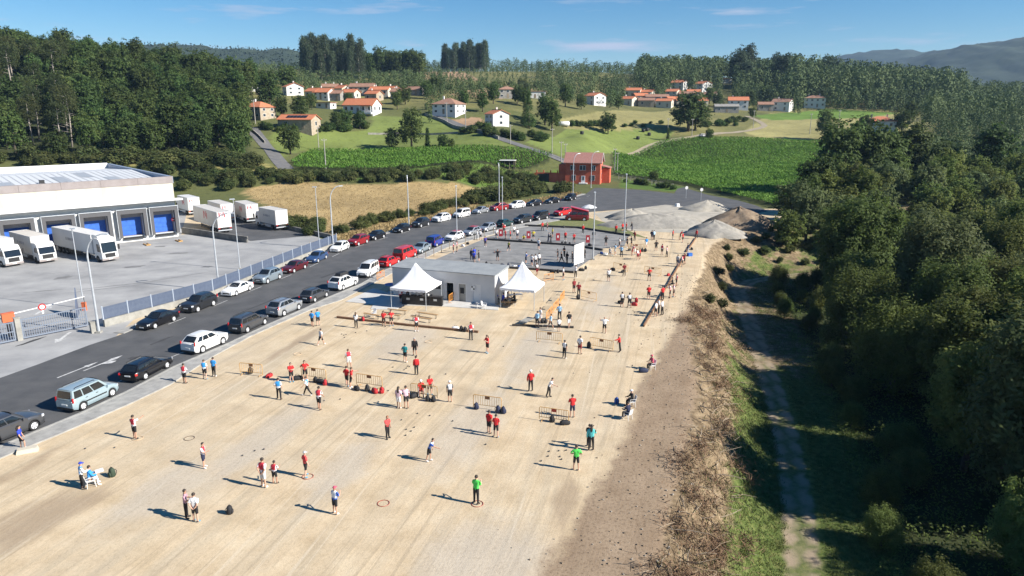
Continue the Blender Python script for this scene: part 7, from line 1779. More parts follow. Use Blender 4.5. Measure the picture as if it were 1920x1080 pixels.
PEOPLE = [
 (41, 842, 'step', 20, 'royal', 's:black', 'long:dark', 'woman in royal blue shirt resting one foot on the stone block', 1.66),
 (254, 823, 'point', 70, 'rw', 's:black', 'dark', 'boy in red and white vest pointing with raised arm', 1.72),
 (156, 917, 'stand', 40, 'j:bw', 't:black', 'cap:royal', 'person in azure and white jacket with a blue cap', 1.70),
 (383, 877, 'stand', 0, 'rw', 's:navy', 'dark', 'boy in red and white vest seen in profile', 1.70),
 (351, 972, 'cross', 20, 'mauve', 't:black', 'dark', 'woman in mauve top and black trousers talking to a boy', 1.74),
 (368, 979, 'behind', 85, 'white', 's:black', 'dark', 'boy in white shirt with hands behind his back', 1.72),
 (495, 914, 'behind', 70, 'rw', 's:lgrey', 'dark', 'tall player in red and white vest with pale shorts', 1.88),
 (516, 907, 'stand', 70, 'rw', 's:black', 'dark', 'short boy in red and white vest with black shorts', 1.48),
 (574, 894, 'stand', 40, 'coral', 's:black', 'cap:grey', 'player in coral shirt with a grey cap standing in a ring', 1.68),
 (629, 964, 'phone', 60, 'wb', 's:black', 'cap:rose', 'player in white and blue vest with a pink cap', 1.66),
 (727, 822, 'stand', -40, 'coral', 't:black', 'ginger', 'woman in coral top with ginger hair', 1.66),
 (893, 945, 'phone', 65, 'green', 't:black', 'dark', 'man in bright green shirt and black trousers standing in a ring', 1.76),
 (1080, 882, 'hips', 85, 'green', 's:black', 'dark', 'man in bright green shirt and black shorts', 1.70),
 (1108, 845, 'stand', 80, 'j:teal', 't:black', 'long:dark', 'girl in turquoise jacket with long dark hair', 1.80),
 (1104, 838, 'stand', 60, 'j:black', 't:black', 'dark', 'person in black just behind the girl in turquoise', 1.60),
 (805, 865, 'bend', -10, 'wb', 's:black', 'dark', 'boy in white and blue vest about to throw', 1.66),
 (917, 813, 'stand', 60, 'red', 's:black', 'dark', 'player in red shirt left of a red pair by the navy bags', 1.70),
 (930, 820, 'stand', 80, 'red', 's:black', 'dark', 'player in red shirt right of a red pair by the navy bags', 1.66),
 (1073, 783, 'phone', 100, 'red', 's:navy', 'dark', 'man in red shirt and navy shorts holding his hands to his face', 1.76),
 (995, 734, 'stand', 90, 'j:red', 't:black', 'cap:white', 'person in red jacket with a white cap', 1.76),
 (1029, 745, 'bend', -20, 'white', 't:black', 'dark', 'man in white shirt and black trousers leaning forward', 1.70),
 (1058, 672, 'stand', 60, 'wk', 't:black', 'dark', 'man in white and black vest with black trousers', 1.70),
 (1087, 664, 'behind', 60, 'white', 's:maroon', 'dark', 'man in white shirt with dark red shorts', 1.74),
 (1161, 660, 'lean', 180, 'j:red', 't:black', 'dark', 'man in red leaning one arm on a barrier', 1.70),
 (1133, 625, 'up', 80, 'white', 's:black', 'bald', 'man in white shirt holding both arms up', 1.72),
 (1007, 614, 'stand', 60, 'lblue', 's:black', 'dark', 'player in light blue at the dark beam, leftmost', 1.72),
 (1014, 605, 'stand', 200, 'white', 's:white', 'brown', 'person in white behind the dark beam', 1.66),
 (1032, 617, 'walk', 10, 'lblue', 's:black', 'dark', 'player in light blue walking past the dark beam', 1.66),
 (1049, 600, 'stand', 80, 'lblue', 't:black', 'dark', 'man in light blue shirt standing beside the orange barriers', 1.76),
 (1048, 622, 'stand', 100, 'white', 's:black', 'dark', 'child in white and black before the light blue man', 1.45),
 (1067, 614, 'walk', 100, 'black', 's:white', 'dark', 'player in black top at the right end of the dark beam', 1.72),
 (347, 719, 'cross', 80, 'rw', 's:black', 'dark', 'player in red and white vest on the pavement edge', 1.70),
 (385, 711, 'stand', 90, 'bw', 's:black', 'brown', 'player in azure vest and shorts at the pavement', 1.68),
 (402, 706, 'stand', 80, 'blue', 't:black', 'dark', 'player in azure shirt and long trousers at the pavement', 1.68),
 (586, 612, 'stand', 70, 'blue', 's:black', 'dark', 'left of the two azure players near the kerb', 1.66),
 (597, 611, 'stand', 110, 'blue', 's:black', 'dark', 'right of the two azure players near the kerb', 1.74),
 (602, 647, 'walk', 60, 'lgrey', 's:black', 'dark', 'player in pale grey vest walking away', 1.66),
 (668, 615, 'stand', 100, 'lgrey', 't:black', 'long:brown', 'woman in pale grey top at the brown beam', 1.66),
 (524, 749, 'stand', 90, 'bw', 't:black', 'dark', 'boy in azure and white vest with long black trousers', 1.76),
 (577, 742, 'walk', 190, 'bw', 't:black', 'dark', 'boy in azure vest striding to the left', 1.66),
 (599, 768, 'stand', 80, 'rw', 's:black', 'dark', 'boy in red and white vest before the second barrier', 1.80),
 (547, 716, 'cross', -60, 'red', 's:black', 'dark', 'player in red left of the second barrier with folded arms', 1.66),
 (573, 713, 'hips', -70, 'red', 's:black', 'dark', 'player in red with hands on hips at the second barrier', 1.72),
 (655, 690, 'stand', 120, 'rw', 's:white', 'brown', 'player in red and white vest behind the red pair', 1.70),
 (651, 724, 'stand', 60, 'red', 's:black', 'dark', 'left of the two red players at the leaning barrier', 1.70),
 (659, 728, 'lean', 20, 'red', 's:black', 'brown', 'player in red with an arm on the leaning barrier', 1.76),
 (720, 612, 'stand', -90, 'red', 's:black', 'dark', 'left of the two red players at the benches', 1.68),
 (734, 611, 'hips', -60, 'red', 's:black', 'dark', 'right of the two red players at the benches', 1.68),
 (781, 621, 'stand', -70, 'rw', 's:black', 'dark', 'player in red and white vest before the bar benches', 1.72),
 (883, 637, 'stand', -80, 'rw', 't:black', 'dark', 'player in red and white vest with long trousers right of the beam', 1.78),
 (914, 662, 'phone', 220, 'red', 's:black', 'long:brown', 'woman in red with long hair below the white block', 1.74),
 (760, 679, 'stand', 70, 'dteal', 's:black', 'dark', 'player in sea green shirt next to the player in black', 1.72),
 (778, 667, 'stand', -80, 'j:black', 's:black', 'grey', 'man all in black with arms at his sides', 1.74),
 (781, 703, 'stand', 100, 'j:red', 't:black', 'dark', 'slim player in red jacket in the middle of the sand', 1.64),
 (748, 766, 'stand', 80, 'pink', 's:white', 'long:dark', 'left of the two women in pink shirts', 1.72),
 (762, 765, 'lean', 100, 'pink', 's:black', 'dark', 'right of the two women in pink shirts', 1.74),
 (806, 740, 'stand', -60, 'red', 's:black', 'long:brown', 'woman in red standing behind the sitting barrier', 1.62),
 (844, 754, 'stand', 100, 'wk', 's:black', 'cap:white', 'player in black and white vest with a white cap', 1.70),
 (1076, 549, 'stand', -60, 'maroon', 's:black', 'dark', 'left of the dark red pair behind the right tent', 1.74),
 (1085, 556, 'stand', -100, 'maroon', 't:black', 'dark', 'right of the dark red pair behind the right tent', 1.74),
 (1166, 576, 'stand', 80, 'wk', 's:black', 'dark', 'left of the white vest pair with a red duffel', 1.76),
 (1180, 577, 'stand', 90, 'wk', 's:black', 'dark', 'right of the white vest pair with a red duffel', 1.74),
 (1216, 562, 'cross', 90, 'red', 's:black', 'brown', 'man in red standing left of the raised beam', 1.74),
 (1229, 594, 'stand', 150, 'white', 's:black', 'dark', 'nearest of three people in white at the raised beam', 1.76),
 (1235, 588, 'stand', 170, 'white', 't:black', 'dark', 'middle of three people in white at the raised beam', 1.72),
 (1241, 591, 'stand', 150, 'white', 't:black', 'brown', 'right of three people in white at the raised beam', 1.78),
 (1242, 563, 'stand', 120, 'red', 't:black', 'dark', 'man in red standing on the raised beam line', 1.74),
 (1256, 559, 'stand', 160, 'wr', 's:black', 'dark', 'person in white and red left of the pair beyond the raised beam', 1.72),
 (1263, 557, 'stand', 170, 'rw', 's:black', 'dark', 'person in red and white right of the pair beyond the raised beam', 1.72),
 (1261, 540, 'sit', 170, 'black', 's:black', 'dark', 'person in black sitting on the raised beam', 1.70),
 (1268, 537, 'stand', 180, 'wr', 's:black', 'brown', 'person in white and red behind the one sitting on the beam', 1.68),
 (1141, 528, 'point', 90, 'white', 's:black', 'bald', 'man in white lifting an arm near the dark coat', 1.72),
 (1170, 518, 'behind', 90, 'maroon', 't:black', 'dark', 'player in dark red beside the barrier with a coat', 1.76),
 (1217, 526, 'hips', -90, 'red', 's:black', 'dark', 'lone red player facing the camera near the far barrier', 1.72),
 (1056, 525, 'stand', 0, 'white', 's:black', 'dark', 'player in white left of the two before the board', 1.74),
 (1079, 521, 'phone', 60, 'white', 't:black', 'dark', 'player in white at the foot of the board', 1.74),
 (1007, 516, 'walk', 100, 'wk', 's:maroon', 'dark', 'player in black and white behind the right tent peak', 1.72),
 (986, 495, 'stand', 10, 'wb', 's:navy', 'dark', 'player in white and blue left of four at the front timber', 1.78),
 (997, 499, 'stand', 60, 'white', 's:navy', 'dark', 'second of four in white at the front timber', 1.70),
 (1004, 499, 'stand', 90, 'white', 's:black', 'dark', 'third of four in white at the front timber', 1.74),
 (1011, 496, 'stand', 110, 'white', 't:black', 'dark', 'rightmost of four in white at the front timber', 1.70),
 (1010, 468, 'stand', 60, 'white', 's:navy', 'brown', 'lone player in white in the middle of the lower court', 1.78),
 (1046, 488, 'stand', 160, 'black', 's:black', 'dark', 'leftmost of the players in black at the board', 1.72),
 (1053, 493, 'walk', 200, 'black', 't:black', 'dark', 'striding player in black in front of the board', 1.74),
 (1058, 483, 'cross', 220, 'black', 't:black', 'dark', 'rear player in black left of the board', 1.72),
 (1063, 494, 'stand', 220, 'black', 't:black', 'dark', 'player in black right of the striding one', 1.74),
 (1073, 493, 'stand', 190, 'black', 't:black', 'dark', 'player in black nearest to the board', 1.72),
 (1096, 486, 'stand', 200, 'j:black', 't:black', 'dark', 'person in black right behind the board', 1.76),
 (1136, 461, 'hips', 90, 'black', 's:black', 'dark', 'player in black at the right end of the upper court', 1.70),
 (1113, 450, 'stand', 90, 'j:black', 't:black', 'dark', 'person in black beside the lamp pole on the upper court', 1.70),
 (1060, 452, 'stand', -90, 'red', 's:black', 'grey', 'grey haired man in red right of the third banner', 1.70),
 (1076, 455, 'stand', -80, 'red', 's:black', 'grey', 'man in red midway between third and fourth banner', 1.68),
 (1028, 455, 'stand', 0, 'j:navy', 't:navy', 'dark', 'left of the dark pair left of the third banner', 1.72),
 (1033, 456, 'stand', 180, 'j:black', 't:black', 'dark', 'right of the dark pair left of the third banner', 1.66),
 (1036, 445, 'stand', 190, 'yellow', 's:black', 'dark', 'player in yellow behind the dark pair', 1.70),
 (1000, 450, 'hips', -90, 'yellow', 's:black', 'dark', 'player in yellow right of the second banner', 1.70),
 (982, 453, 'crouch', -90, 'yellow', 's:black', 'dark', 'player in yellow crouching at the second banner', 1.70),
 (1017, 433, 'stand', -60, 'red', 't:black', 'dark', 'player in red at the top left of the upper court', 1.72),
 (1026, 433, 'stand', 200, 'wr', 's:black', 'dark', 'player in white and red beside him at the top of the upper court', 1.70),
 (1093, 439, 'behind', 270, 'red', 't:black', 'grey', 'man in red alone at the back of the upper court', 1.74),
 (1155, 439, 'stand', -90, 'red', 't:black', 'dark', 'person in red left of the far lamp pole', 1.76),
 (1167, 435, 'stand', -60, 'red', 's:black', 'dark', 'person in red just left behind the far lamp pole', 1.72),
 (1174, 434, 'stand', 200, 'red', 't:black', 'dark', 'person in red just right behind the far lamp pole', 1.66),
 (1185, 433, 'stand', 180, 'j:black', 't:navy', 'dark', 'person in black in front of the grey gravel heap', 1.70),
 (1190, 451, 'stand', 200, 'j:maroon', 't:black', 'dark', 'person in dark jacket below the gravel heap', 1.72),
 (1176, 464, 'stand', 200, 'black', 's:black', 'dark', 'left of the black pair at the court corner', 1.72),
 (1184, 462, 'stand', 180, 'j:black', 's:black', 'dark', 'right of the black pair at the court corner', 1.72),
 (1161, 466, 'stand', -30, 'wk', 's:black', 'dark', 'player in white and black in the corner group', 1.72),
 (1153, 478, 'stand', 0, 'lblue', 's:grey', 'dark', 'player in light blue left in the corner group', 1.74),
 (1165, 482, 'stand', 60, 'lblue', 't:black', 'dark', 'player in light blue and black trousers right in the corner group', 1.76),
 (1143, 480, 'sit', 40, 'grey', 's:grey', 'grey', 'person in grey sitting in the corner group', 1.70),
 (1212, 464, 'walk', 100, 'blue', 's:white', 'dark', 'player in azure vest beyond the far barrier', 1.70),
 (1222, 450, 'stand', 60, 'j:navy', 's:navy', 'dark', 'left of the blue and white pair before the heap', 1.70),
 (1226, 450, 'stand', 120, 'lblue', 't:black', 'dark', 'right of the blue and white pair before the heap', 1.68),
 (1230, 471, 'hips', 90, 'black', 's:black', 'dark', 'player in black with hands on hips right of the far barrier', 1.72),
 (1241, 478, 'stand', 60, 'rw', 's:black', 'dark', 'player in red and white left of a pair near the bank end', 1.70),
 (1250, 482, 'stand', 160, 'rw', 't:black', 'dark', 'player in red and white right of a pair near the bank end', 1.72),
 (1261, 449, 'stand', -30, 'red', 's:black', 'dark', 'person in red left of the far trio near the pointed heap', 1.70),
 (1275, 450, 'bend', 0, 'red', 's:black', 'dark', 'person in red bending over near the pointed heap', 1.70),
 (1280, 455, 'stand', 140, 'red', 's:black', 'dark', 'person in red right of the far trio near the pointed heap', 1.72),
 (1306, 448, 'step', 200, 'j:red', 't:black', 'dark', 'person in red stepping over the far end of the raised beam', 1.72),
 (1185, 479, 'bend', 0, 'wr', 's:maroon', 'dark', 'player in white and red bending left of the huddle', 1.70),
 (1190, 478, 'bend', 180, 'rw', 's:white', 'dark', 'player in red and white bending in the huddle', 1.68),
 (1196, 488, 'bend', 120, 'wr', 's:maroon', 'brown', 'player in front of the huddle with white shoulders', 1.70),
 (1200, 486, 'stand', 160, 'red', 's:black', 'dark', 'player in red at the right of the huddle', 1.64),
 (1270, 500, 'stand', 60, 'grey', 's:navy', 'dark', 'person in grey left of the raised beam', 1.74),
 (1279, 500, 'stand', 150, 'rw', 's:black', 'dark', 'person in red beside the grey one at the raised beam', 1.70),
 (1283, 496, 'stand', 180, 'j:maroon', 's:black', 'dark', 'dark clad person at the raised beam beside the red one', 1.70),
 (1290, 476, 'stand', 180, 'j:navy', 't:grey', 'dark', 'person in blue grey next to the blue cool box', 1.66),
 (850, 475, 'stand', 0, 'wr', 's:black', 'dark', 'left of the red and white pair at the court edge', 1.72),
 (857, 472, 'stand', 180, 'rw', 's:black', 'dark', 'right of the red and white pair at the court edge', 1.74),
 (884, 488, 'stand', 60, 'j:navy', 't:navy', 'dark', 'left player in navy of the blue group on the lower court', 1.74),
 (889, 493, 'stand', 80, 'royal', 's:navy', 'dark', 'front player in royal blue on the lower court', 1.72),
 (890, 486, 'stand', 120, 'j:royal', 't:navy', 'dark', 'rear player in royal blue on the lower court', 1.76),
 (898, 491, 'cross', 180, 'black', 's:black', 'dark', 'player in black right of the blue group', 1.70),
 (910, 463, 'stand', -90, 'purple', 's:navy', 'dark', 'player in violet at the back left of the lower court', 1.78),
 (933, 489, 'up', -90, 'black', 's:black', 'brown', 'player in black with raised elbows on the lower court', 1.72),
 (954, 472, 'walk', 60, 'ky', 's:black', 'dark', 'player in black and yellow vest walking on the lower court', 1.72),
 (895, 450, 'stand', 100, 'j:grey', 't:grey', 'dark', 'person in grey behind the timber by the silver hatchbacks', 1.70),
 (901, 450, 'stand', 80, 'white', 's:black', 'dark', 'person in white behind the timber by the silver hatchbacks', 1.72),
 (931, 448, 'stand', -90, 'white', 's:navy', 'dark', 'player in white left of the first banner', 1.74),
 (945, 438, 'stand', -90, 'red', 't:black', 'dark', 'person in red at the foot of the green car lamp', 1.76),
 (948, 448, 'stand', 200, 'red', 's:red', 'dark', 'player in red right of the first banner', 1.70),
 (957, 449, 'stand', 180, 'red', 's:black', 'dark', 'second player in red right of the first banner', 1.68),
 (964, 441, 'stand', -60, 'white', 's:black', 'dark', 'player in white farther back beside the red players', 1.74),
 (970, 448, 'stand', 100, 'white', 's:navy', 'dark', 'player in white nearer beside the red players', 1.74),
 (751, 568, 'stand', 60, 'wr', 's:black', 'dark', 'person in red and white at the left end of the bar', 1.72),
 (765, 561, 'stand', -60, 'wr', 's:black', 'brown', 'person in white and red behind the bar counter', 1.70),
 (796, 561, 'stand', -80, 'j:black', 't:black', 'dark', 'person in dark clothes behind the bar counter', 1.70),
 (943, 571, 'sit', 20, 'royal', 't:black', 'dark', 'person in royal blue sitting left under the right tent', 1.74),
 (952, 568, 'sit', -40, 'grey', 't:grey', 'long:dark', 'person in grey with dark hair sitting under the right tent', 1.74),
 (965, 571, 'sit', 150, 'j:black', 't:black', 'dark', 'person in black sitting at the white table under the right tent', 1.70),
 (930, 568, 'sit', 40, 'royal', 't:navy', 'dark', 'person in blue sitting in the shade at the block corner', 1.66),
]
for a in PEOPLE:
    person(*a[:8], h=(a[8] if len(a) > 8 else 1.74) * 1.03)
    if a[2] == 'sit' and 'beam' not in a[7]:
        st_ = tag(empty('folding_stool', (*G(a[0], a[1]), 0), R(a[3])), 'dark folding stool under the ' + a[7].replace(' sitting', ', sitting').split(',')[0] + ' seated ' + ' '.join(a[7].split()[-4:]), 'stool')
        MB().b2(-.24, .16, -.2, .2, .42, .46).build('seat', M_BLACK, st_)
        for sx_ in (-.2, .12):
            for sy in (-.17, .17): MB().tube([(sx_, sy, 0), (sx_, sy, .42)], .015, 5).build('leg', M_STEEL, st_)
# seated people with their chairs
def sitter(px, py, face, top, bot, head, label, chair_label, h=1.72):
    x, y = G(px, py); f = R(face)
    chair(0, 0, f, chair_label, xy=(x, y))
    person(px, py, 'sit', face, top, bot, head, label, h, xy=(x - .04 * math.cos(f), y - .04 * math.sin(f)))
sitter(171, 912, 40, 'j:blue', 't:lgrey', 'dark', 'seated woman in azure jacket reading a paper', 'white plastic chair of the seated woman in azure')
sitter(1222, 693, 200, 'rose', 't:black', 'cap:rose', 'person in rose sitting alone at the bank', 'white plastic chair of the person in rose')
sitter(1184, 762, 190, 'j:black', 't:black', 'cap:white', 'person in black with a white cap sitting at the bank', 'white plastic chair of the person with a white cap')
sitter(1177, 786, 130, 'j:navy', 't:black', 'dark', 'person in dark navy sitting below the white capped one', 'white plastic chair of the person in navy')
sitter(790, 742, -80, 'red', 's:red', 'cap:white', 'player in red with a white cap sitting at a barrier', 'white plastic chair behind the sitting barrier')
ppx, ppy = G(176, 906)
tag(MB().add([(-.22, -.15, 0), (.22, -.15, .02), (.22, .15, .12), (-.22, .15, .10), (-.22, -.15, .006), (.22, -.15, .026), (.22, .15, .126), (-.22, .15, .106)], [(3, 2, 1, 0), (4, 5, 6, 7), (0, 1, 5, 4), (1, 2, 6, 5), (2, 3, 7, 6), (3, 0, 4, 7)]).build('paper_sheet', M_WHITE, loc=(G(171, 912)[0] + .42, G(171, 912)[1] + .34, .80), rotz=R(40)),
    'white paper held by the seated woman in azure', 'paper')
# ================================================================== VEGETATION
def leaves(P, N, ln, asp, rng, droop=0.0):
    """rhombic leaf faces at P with normals N"""
    n = len(P)
    N = N / np.maximum(np.linalg.norm(N, axis=1, keepdims=True), 1e-6)
    r = rng.normal(size=(n, 3)); r[:, 2] -= droop
    t = r - (r * N).sum(1, keepdims=True) * N; t /= np.maximum(np.linalg.norm(t, axis=1, keepdims=True), 1e-6)
    b = np.cross(N, t)
    ln = np.asarray(ln).reshape(-1, 1)
    V = np.empty((n, 4, 3))
    V[:, 0] = P - t * ln * .5; V[:, 1] = P + b * ln * asp * .5; V[:, 2] = P + t * ln * .5; V[:, 3] = P - b * ln * asp * .5
    return V.reshape(-1, 3)
def quads(n): return np.arange(n * 4).reshape(-1, 4)
def leaf_mesh(name, parts):
    V = np.concatenate(parts); return np_mesh(name, V, quads(len(V) // 4))
def unit(rng, n):
    d = rng.normal(size=(n, 3)); return d / np.linalg.norm(d, axis=1, keepdims=True)
def broadleaf(seed, H, RR, nl, nclump, per, leaf, asp, clr, base=.28, tall=1.0, spiky=0.0):
    rng = np.random.default_rng(seed)
    zc = H * (base + 1) / 2; hz = H * (1 - base) / 2
    C = []; Rl = []
    for i in range(nl):
        a = i * 2.399 + rng.uniform(-.4, .4); zz = -0.75 + 1.6 * (i + .5) / nl; rad = math.sqrt(max(.05, 1 - (zz * .85) ** 2)) * RR * rng.uniform(.35, .68)
        C.append((rad * math.cos(a), rad * math.sin(a), zc + zz * hz * .82)); Rl.append(RR * rng.uniform(.34, .52))
    C = np.array(C); Rl = np.array(Rl)
    k = rng.integers(0, nl, nclump); d = unit(rng, nclump); d[:, 2] = d[:, 2] * .9 + .18
    cc = C[k] + d * (Rl[k] * rng.uniform(.62, 1.08, nclump) ** .7)[:, None] * np.array([1, 1, tall])
    cc[:, 2] = np.maximum(cc[:, 2], H * base * .55)
    idx = np.repeat(np.arange(nclump), per); n = len(idx)
    off = rng.normal(size=(n, 3)) * clr * np.array([.75, .75, .6 + spiky]); P = cc[idx] + off
    if spiky: P[:, 2] += np.abs(rng.normal(size=n)) * spiky * .35
    out = d[idx] * .55 + off / clr * .3 + rng.normal(size=(n, 3)) * .5; out[:, 2] += .55
    V = leaves(P, out, leaf * rng.uniform(.6, 1.25, n), asp, rng)
    crown = leaf_mesh('crown', [V])
    mb = MB(); bend = rng.uniform(-.25, .25, 2); th = H * .58; r0 = H * .020 + .05
    path = [(0, 0, -.4), (bend[0] * .3, bend[1] * .3, th * .35), (bend[0], bend[1], th * .7), (bend[0] * 1.6, bend[1] * 1.6, th)]
    mb.tube(path, [r0 * 1.25, r0, r0 * .75, r0 * .4], 8)
    for i in range(min(nl, 8)):
        s0 = np.array(path[1]) + (np.array(path[2]) - np.array(path[1])) * rng.uniform(0, 1.2); e = C[i] ; m_ = (s0 + e) / 2 + np.array([0, 0, .3]) + rng.normal(size=3) * .15
        mb.tube([s0, m_, e + (e - s0) * .15], [r0 * .5, r0 * .33, r0 * .12], 5)
    return mb.mesh('trunk', True), crown
def euca(seed, H, nclump, per, leaf, clr, w=.15, base=.35):
    rng = np.random.default_rng(seed)
    t = rng.uniform(0, 1, nclump) ** .9; a = rng.uniform(0, 6.283, nclump); rad = H * w * (1.0 - .62 * t) * rng.uniform(.25, 1.05, nclump) ** .6
    cc = np.stack([rad * np.cos(a), rad * np.sin(a), H * (base + (1 - base) * t)], 1)
    idx = np.repeat(np.arange(nclump), per); n = len(idx); off = rng.normal(size=(n, 3)) * clr; P = cc[idx] + off
    N = rng.normal(size=(n, 3)); N[:, :2] += cc[idx][:, :2] / (H * w) * .8
    crown = leaf_mesh('crown', [leaves(P, N, leaf * rng.uniform(.6, 1.2, n), .4, rng, .6)])
    mb = MB(); b = rng.uniform(-.4, .4, 2); mb.tube([(0, 0, -.5), (b[0] * .4, b[1] * .4, H * .4), (b[0], b[1], H * .95)], [H * .013, H * .009, .04], 7)
    for i in range(7):
        z = H * (base + .08 * i); q = rng.uniform(0, 6.28); mb.tube([(b[0] * .5, b[1] * .5, z), (H * w * .7 * math.cos(q), H * w * .7 * math.sin(q), z + H * .06)], [.09, .03], 5)
    return mb.mesh('trunk', True), crown
def pine(seed, H):
    rng = np.random.default_rng(seed); nc = 120
    a = rng.uniform(0, 6.283, nc); t = rng.uniform(0, 1, nc); rad = H * .20 * np.sqrt(1 - (t * 1.6 - .75) ** 2 * .9 + 1e-3) * rng.uniform(.4, 1, nc)
    cc = np.stack([rad * np.cos(a), rad * np.sin(a), H * (.62 + .38 * t)], 1); idx = np.repeat(np.arange(nc), 22); n = len(idx); off = rng.normal(size=(n, 3)) * .45
    crown = leaf_mesh('crown', [leaves(cc[idx] + off, rng.normal(size=(n, 3)) + np.array([0, 0, .5]), .7 * rng.uniform(.6, 1.2, n), .28, rng)])
    mb = MB(); b = rng.uniform(-.5, .5, 2); mb.tube([(0, 0, -.4), (b[0], b[1], H * .5), (b[0] * .6, b[1] * .6, H * .9)], [H * .016, H * .011, .05], 7)
    for i in range(12):
        z = H * (.25 + .055 * i); q = rng.uniform(0, 6.28); l = H * rng.uniform(.06, .16); mb.tube([(b[0] * .8, b[1] * .8, z), (l * math.cos(q), l * math.sin(q), z + l * .25)], [.07, .02], 4)
    return mb.mesh('trunk', True), crown
def conif(seed, H, w):
    rng = np.random.default_rng(seed); nc = 170; t = rng.uniform(0, 1, nc) ** 1.3; a = rng.uniform(0, 6.283, nc); rad = H * w * (1 - t) * rng.uniform(.6, 1.05, nc)
    cc = np.stack([rad * np.cos(a), rad * np.sin(a), H * (.06 + .94 * t)], 1); idx = np.repeat(np.arange(nc), 20); n = len(idx); off = rng.normal(size=(n, 3)) * .33
    N = rng.normal(size=(n, 3)) * .6; N[:, :2] += cc[idx][:, :2] / (H * w); N[:, 2] += .4
    crown = leaf_mesh('crown', [leaves(cc[idx] + off, N, .55 * rng.uniform(.6, 1.2, n), .4, rng)])
    return MB().tube([(0, 0, -.3), (0, 0, H * .9)], [H * .018, .03], 6).mesh('trunk', True), crown
def foliage(name, a, b, rnd=.28, tr=.28, scale=.7): return mat(name, a, .75, b, scale, 3, rnd=rnd, transl=tr, spec=.25)
M_LEAF_N = foliage('river_wood_leaves', (.086, .120, .030), (.175, .212, .060), tr=.52, rnd=.32)
M_LEAF_W = foliage('willow_leaves', (.085, .12, .045), (.160, .20, .080), tr=.45)
M_LEAF_Y = foliage('light_river_leaves', (.085, .120, .026), (.165, .205, .055), tr=.5, rnd=.25)
M_LEAF_L = foliage('oak_wood_leaves', (.044, .080, .021), (.102, .145, .040), tr=.42)
M_LEAF_G = foliage('garden_leaves', (.048, .085, .021), (.105, .150, .040), tr=.4)
M_LEAF_E = foliage('eucalyptus_leaves', (.050, .078, .044), (.105, .138, .074), tr=.4)
M_LEAF_P = foliage('pine_needles', (.035, .055, .020), (.075, .088, .030))
M_LEAF_S = foliage('scrub_leaves', (.055, .080, .022), (.125, .140, .048), tr=.4)
M_BARK = mat('bark', (.07, .055, .042), .95, (.14, .115, .09), 3, 5, .4)
M_BARKP = mat('pale_bark', (.26, .23, .20), .9, (.38, .34, .30), 2, 5)

NEARP = [broadleaf(11 + i, H, Rr, nl, nc, 58, lf, asp, .42, base=bs, spiky=sk) for i, (H, Rr, nl, nc, lf, asp, bs, sk) in enumerate(
    ((11.5, 4.1, 21, 470, .38, .5, .12, .25), (12.5, 3.9, 19, 450, .42, .38, .15, .6), (9.0, 4.2, 19, 430, .35, .40, .05, .7), (13.5, 4.5, 24, 500, .40, .5, .15, .3), (7.0, 3.5, 16, 330, .33, .40, .02, .7)))]
MIDP = [broadleaf(31 + i, H, Rr, nl, nc, 17, lf, .6, .55, base=bs) for i, (H, Rr, nl, nc, lf, bs) in enumerate(((13, 4.6, 15, 260, .72, .03), (15, 4.4, 16, 270, .72, .06), (12, 5.0, 14, 260, .75, .03), (16, 5.0, 18, 300, .75, .05)))]
BUSH = [broadleaf(51 + i, 2.6, 1.7, 9, 120, 18, .42, .5, .3, base=.0, spiky=.3) for i in range(3)]
EUC = [euca(61 + i, 24, 190, 13, 1.1, .75, base=.16) for i in range(3)]
PIN = [pine(71 + i, 17) for i in range(2)]
CON = conif(81, 14, .22); CYP = conif(82, 9, .11)
def tree(pr, x, y, s, label, group, m, bark=M_BARK, name='broadleaf_tree', z=None, cat='tree', part='crown', sz=None):
    r = empty(name, (x, y, T(x, y) if z is None else z), random.uniform(0, 6.28), (s, s, sz or s * random.uniform(.92, 1.1)))
    tag(r, label, cat, group)
    link('trunk' if cat == 'tree' else 'stem', pr[0], r, bark); link(part, pr[1], r, m)
    return r
def poisson(n_try, gen, d):
    pts = []; cell = {}
    for _ in range(n_try):
        p = gen()
        if p is None: continue
        k = (int(p[0] // d), int(p[1] // d))
        if any((p[0] - q[0]) ** 2 + (p[1] - q[1]) ** 2 < d * d for i in (-1, 0, 1) for j in (-1, 0, 1) for q in cell.get((k[0] + i, k[1] + j), ())): continue
        cell.setdefault(k, []).append(p); pts.append(p)
    return pts
def sdl(x, y, line): return float(_seg_sd(np.array([[x, y]]), line)[0])

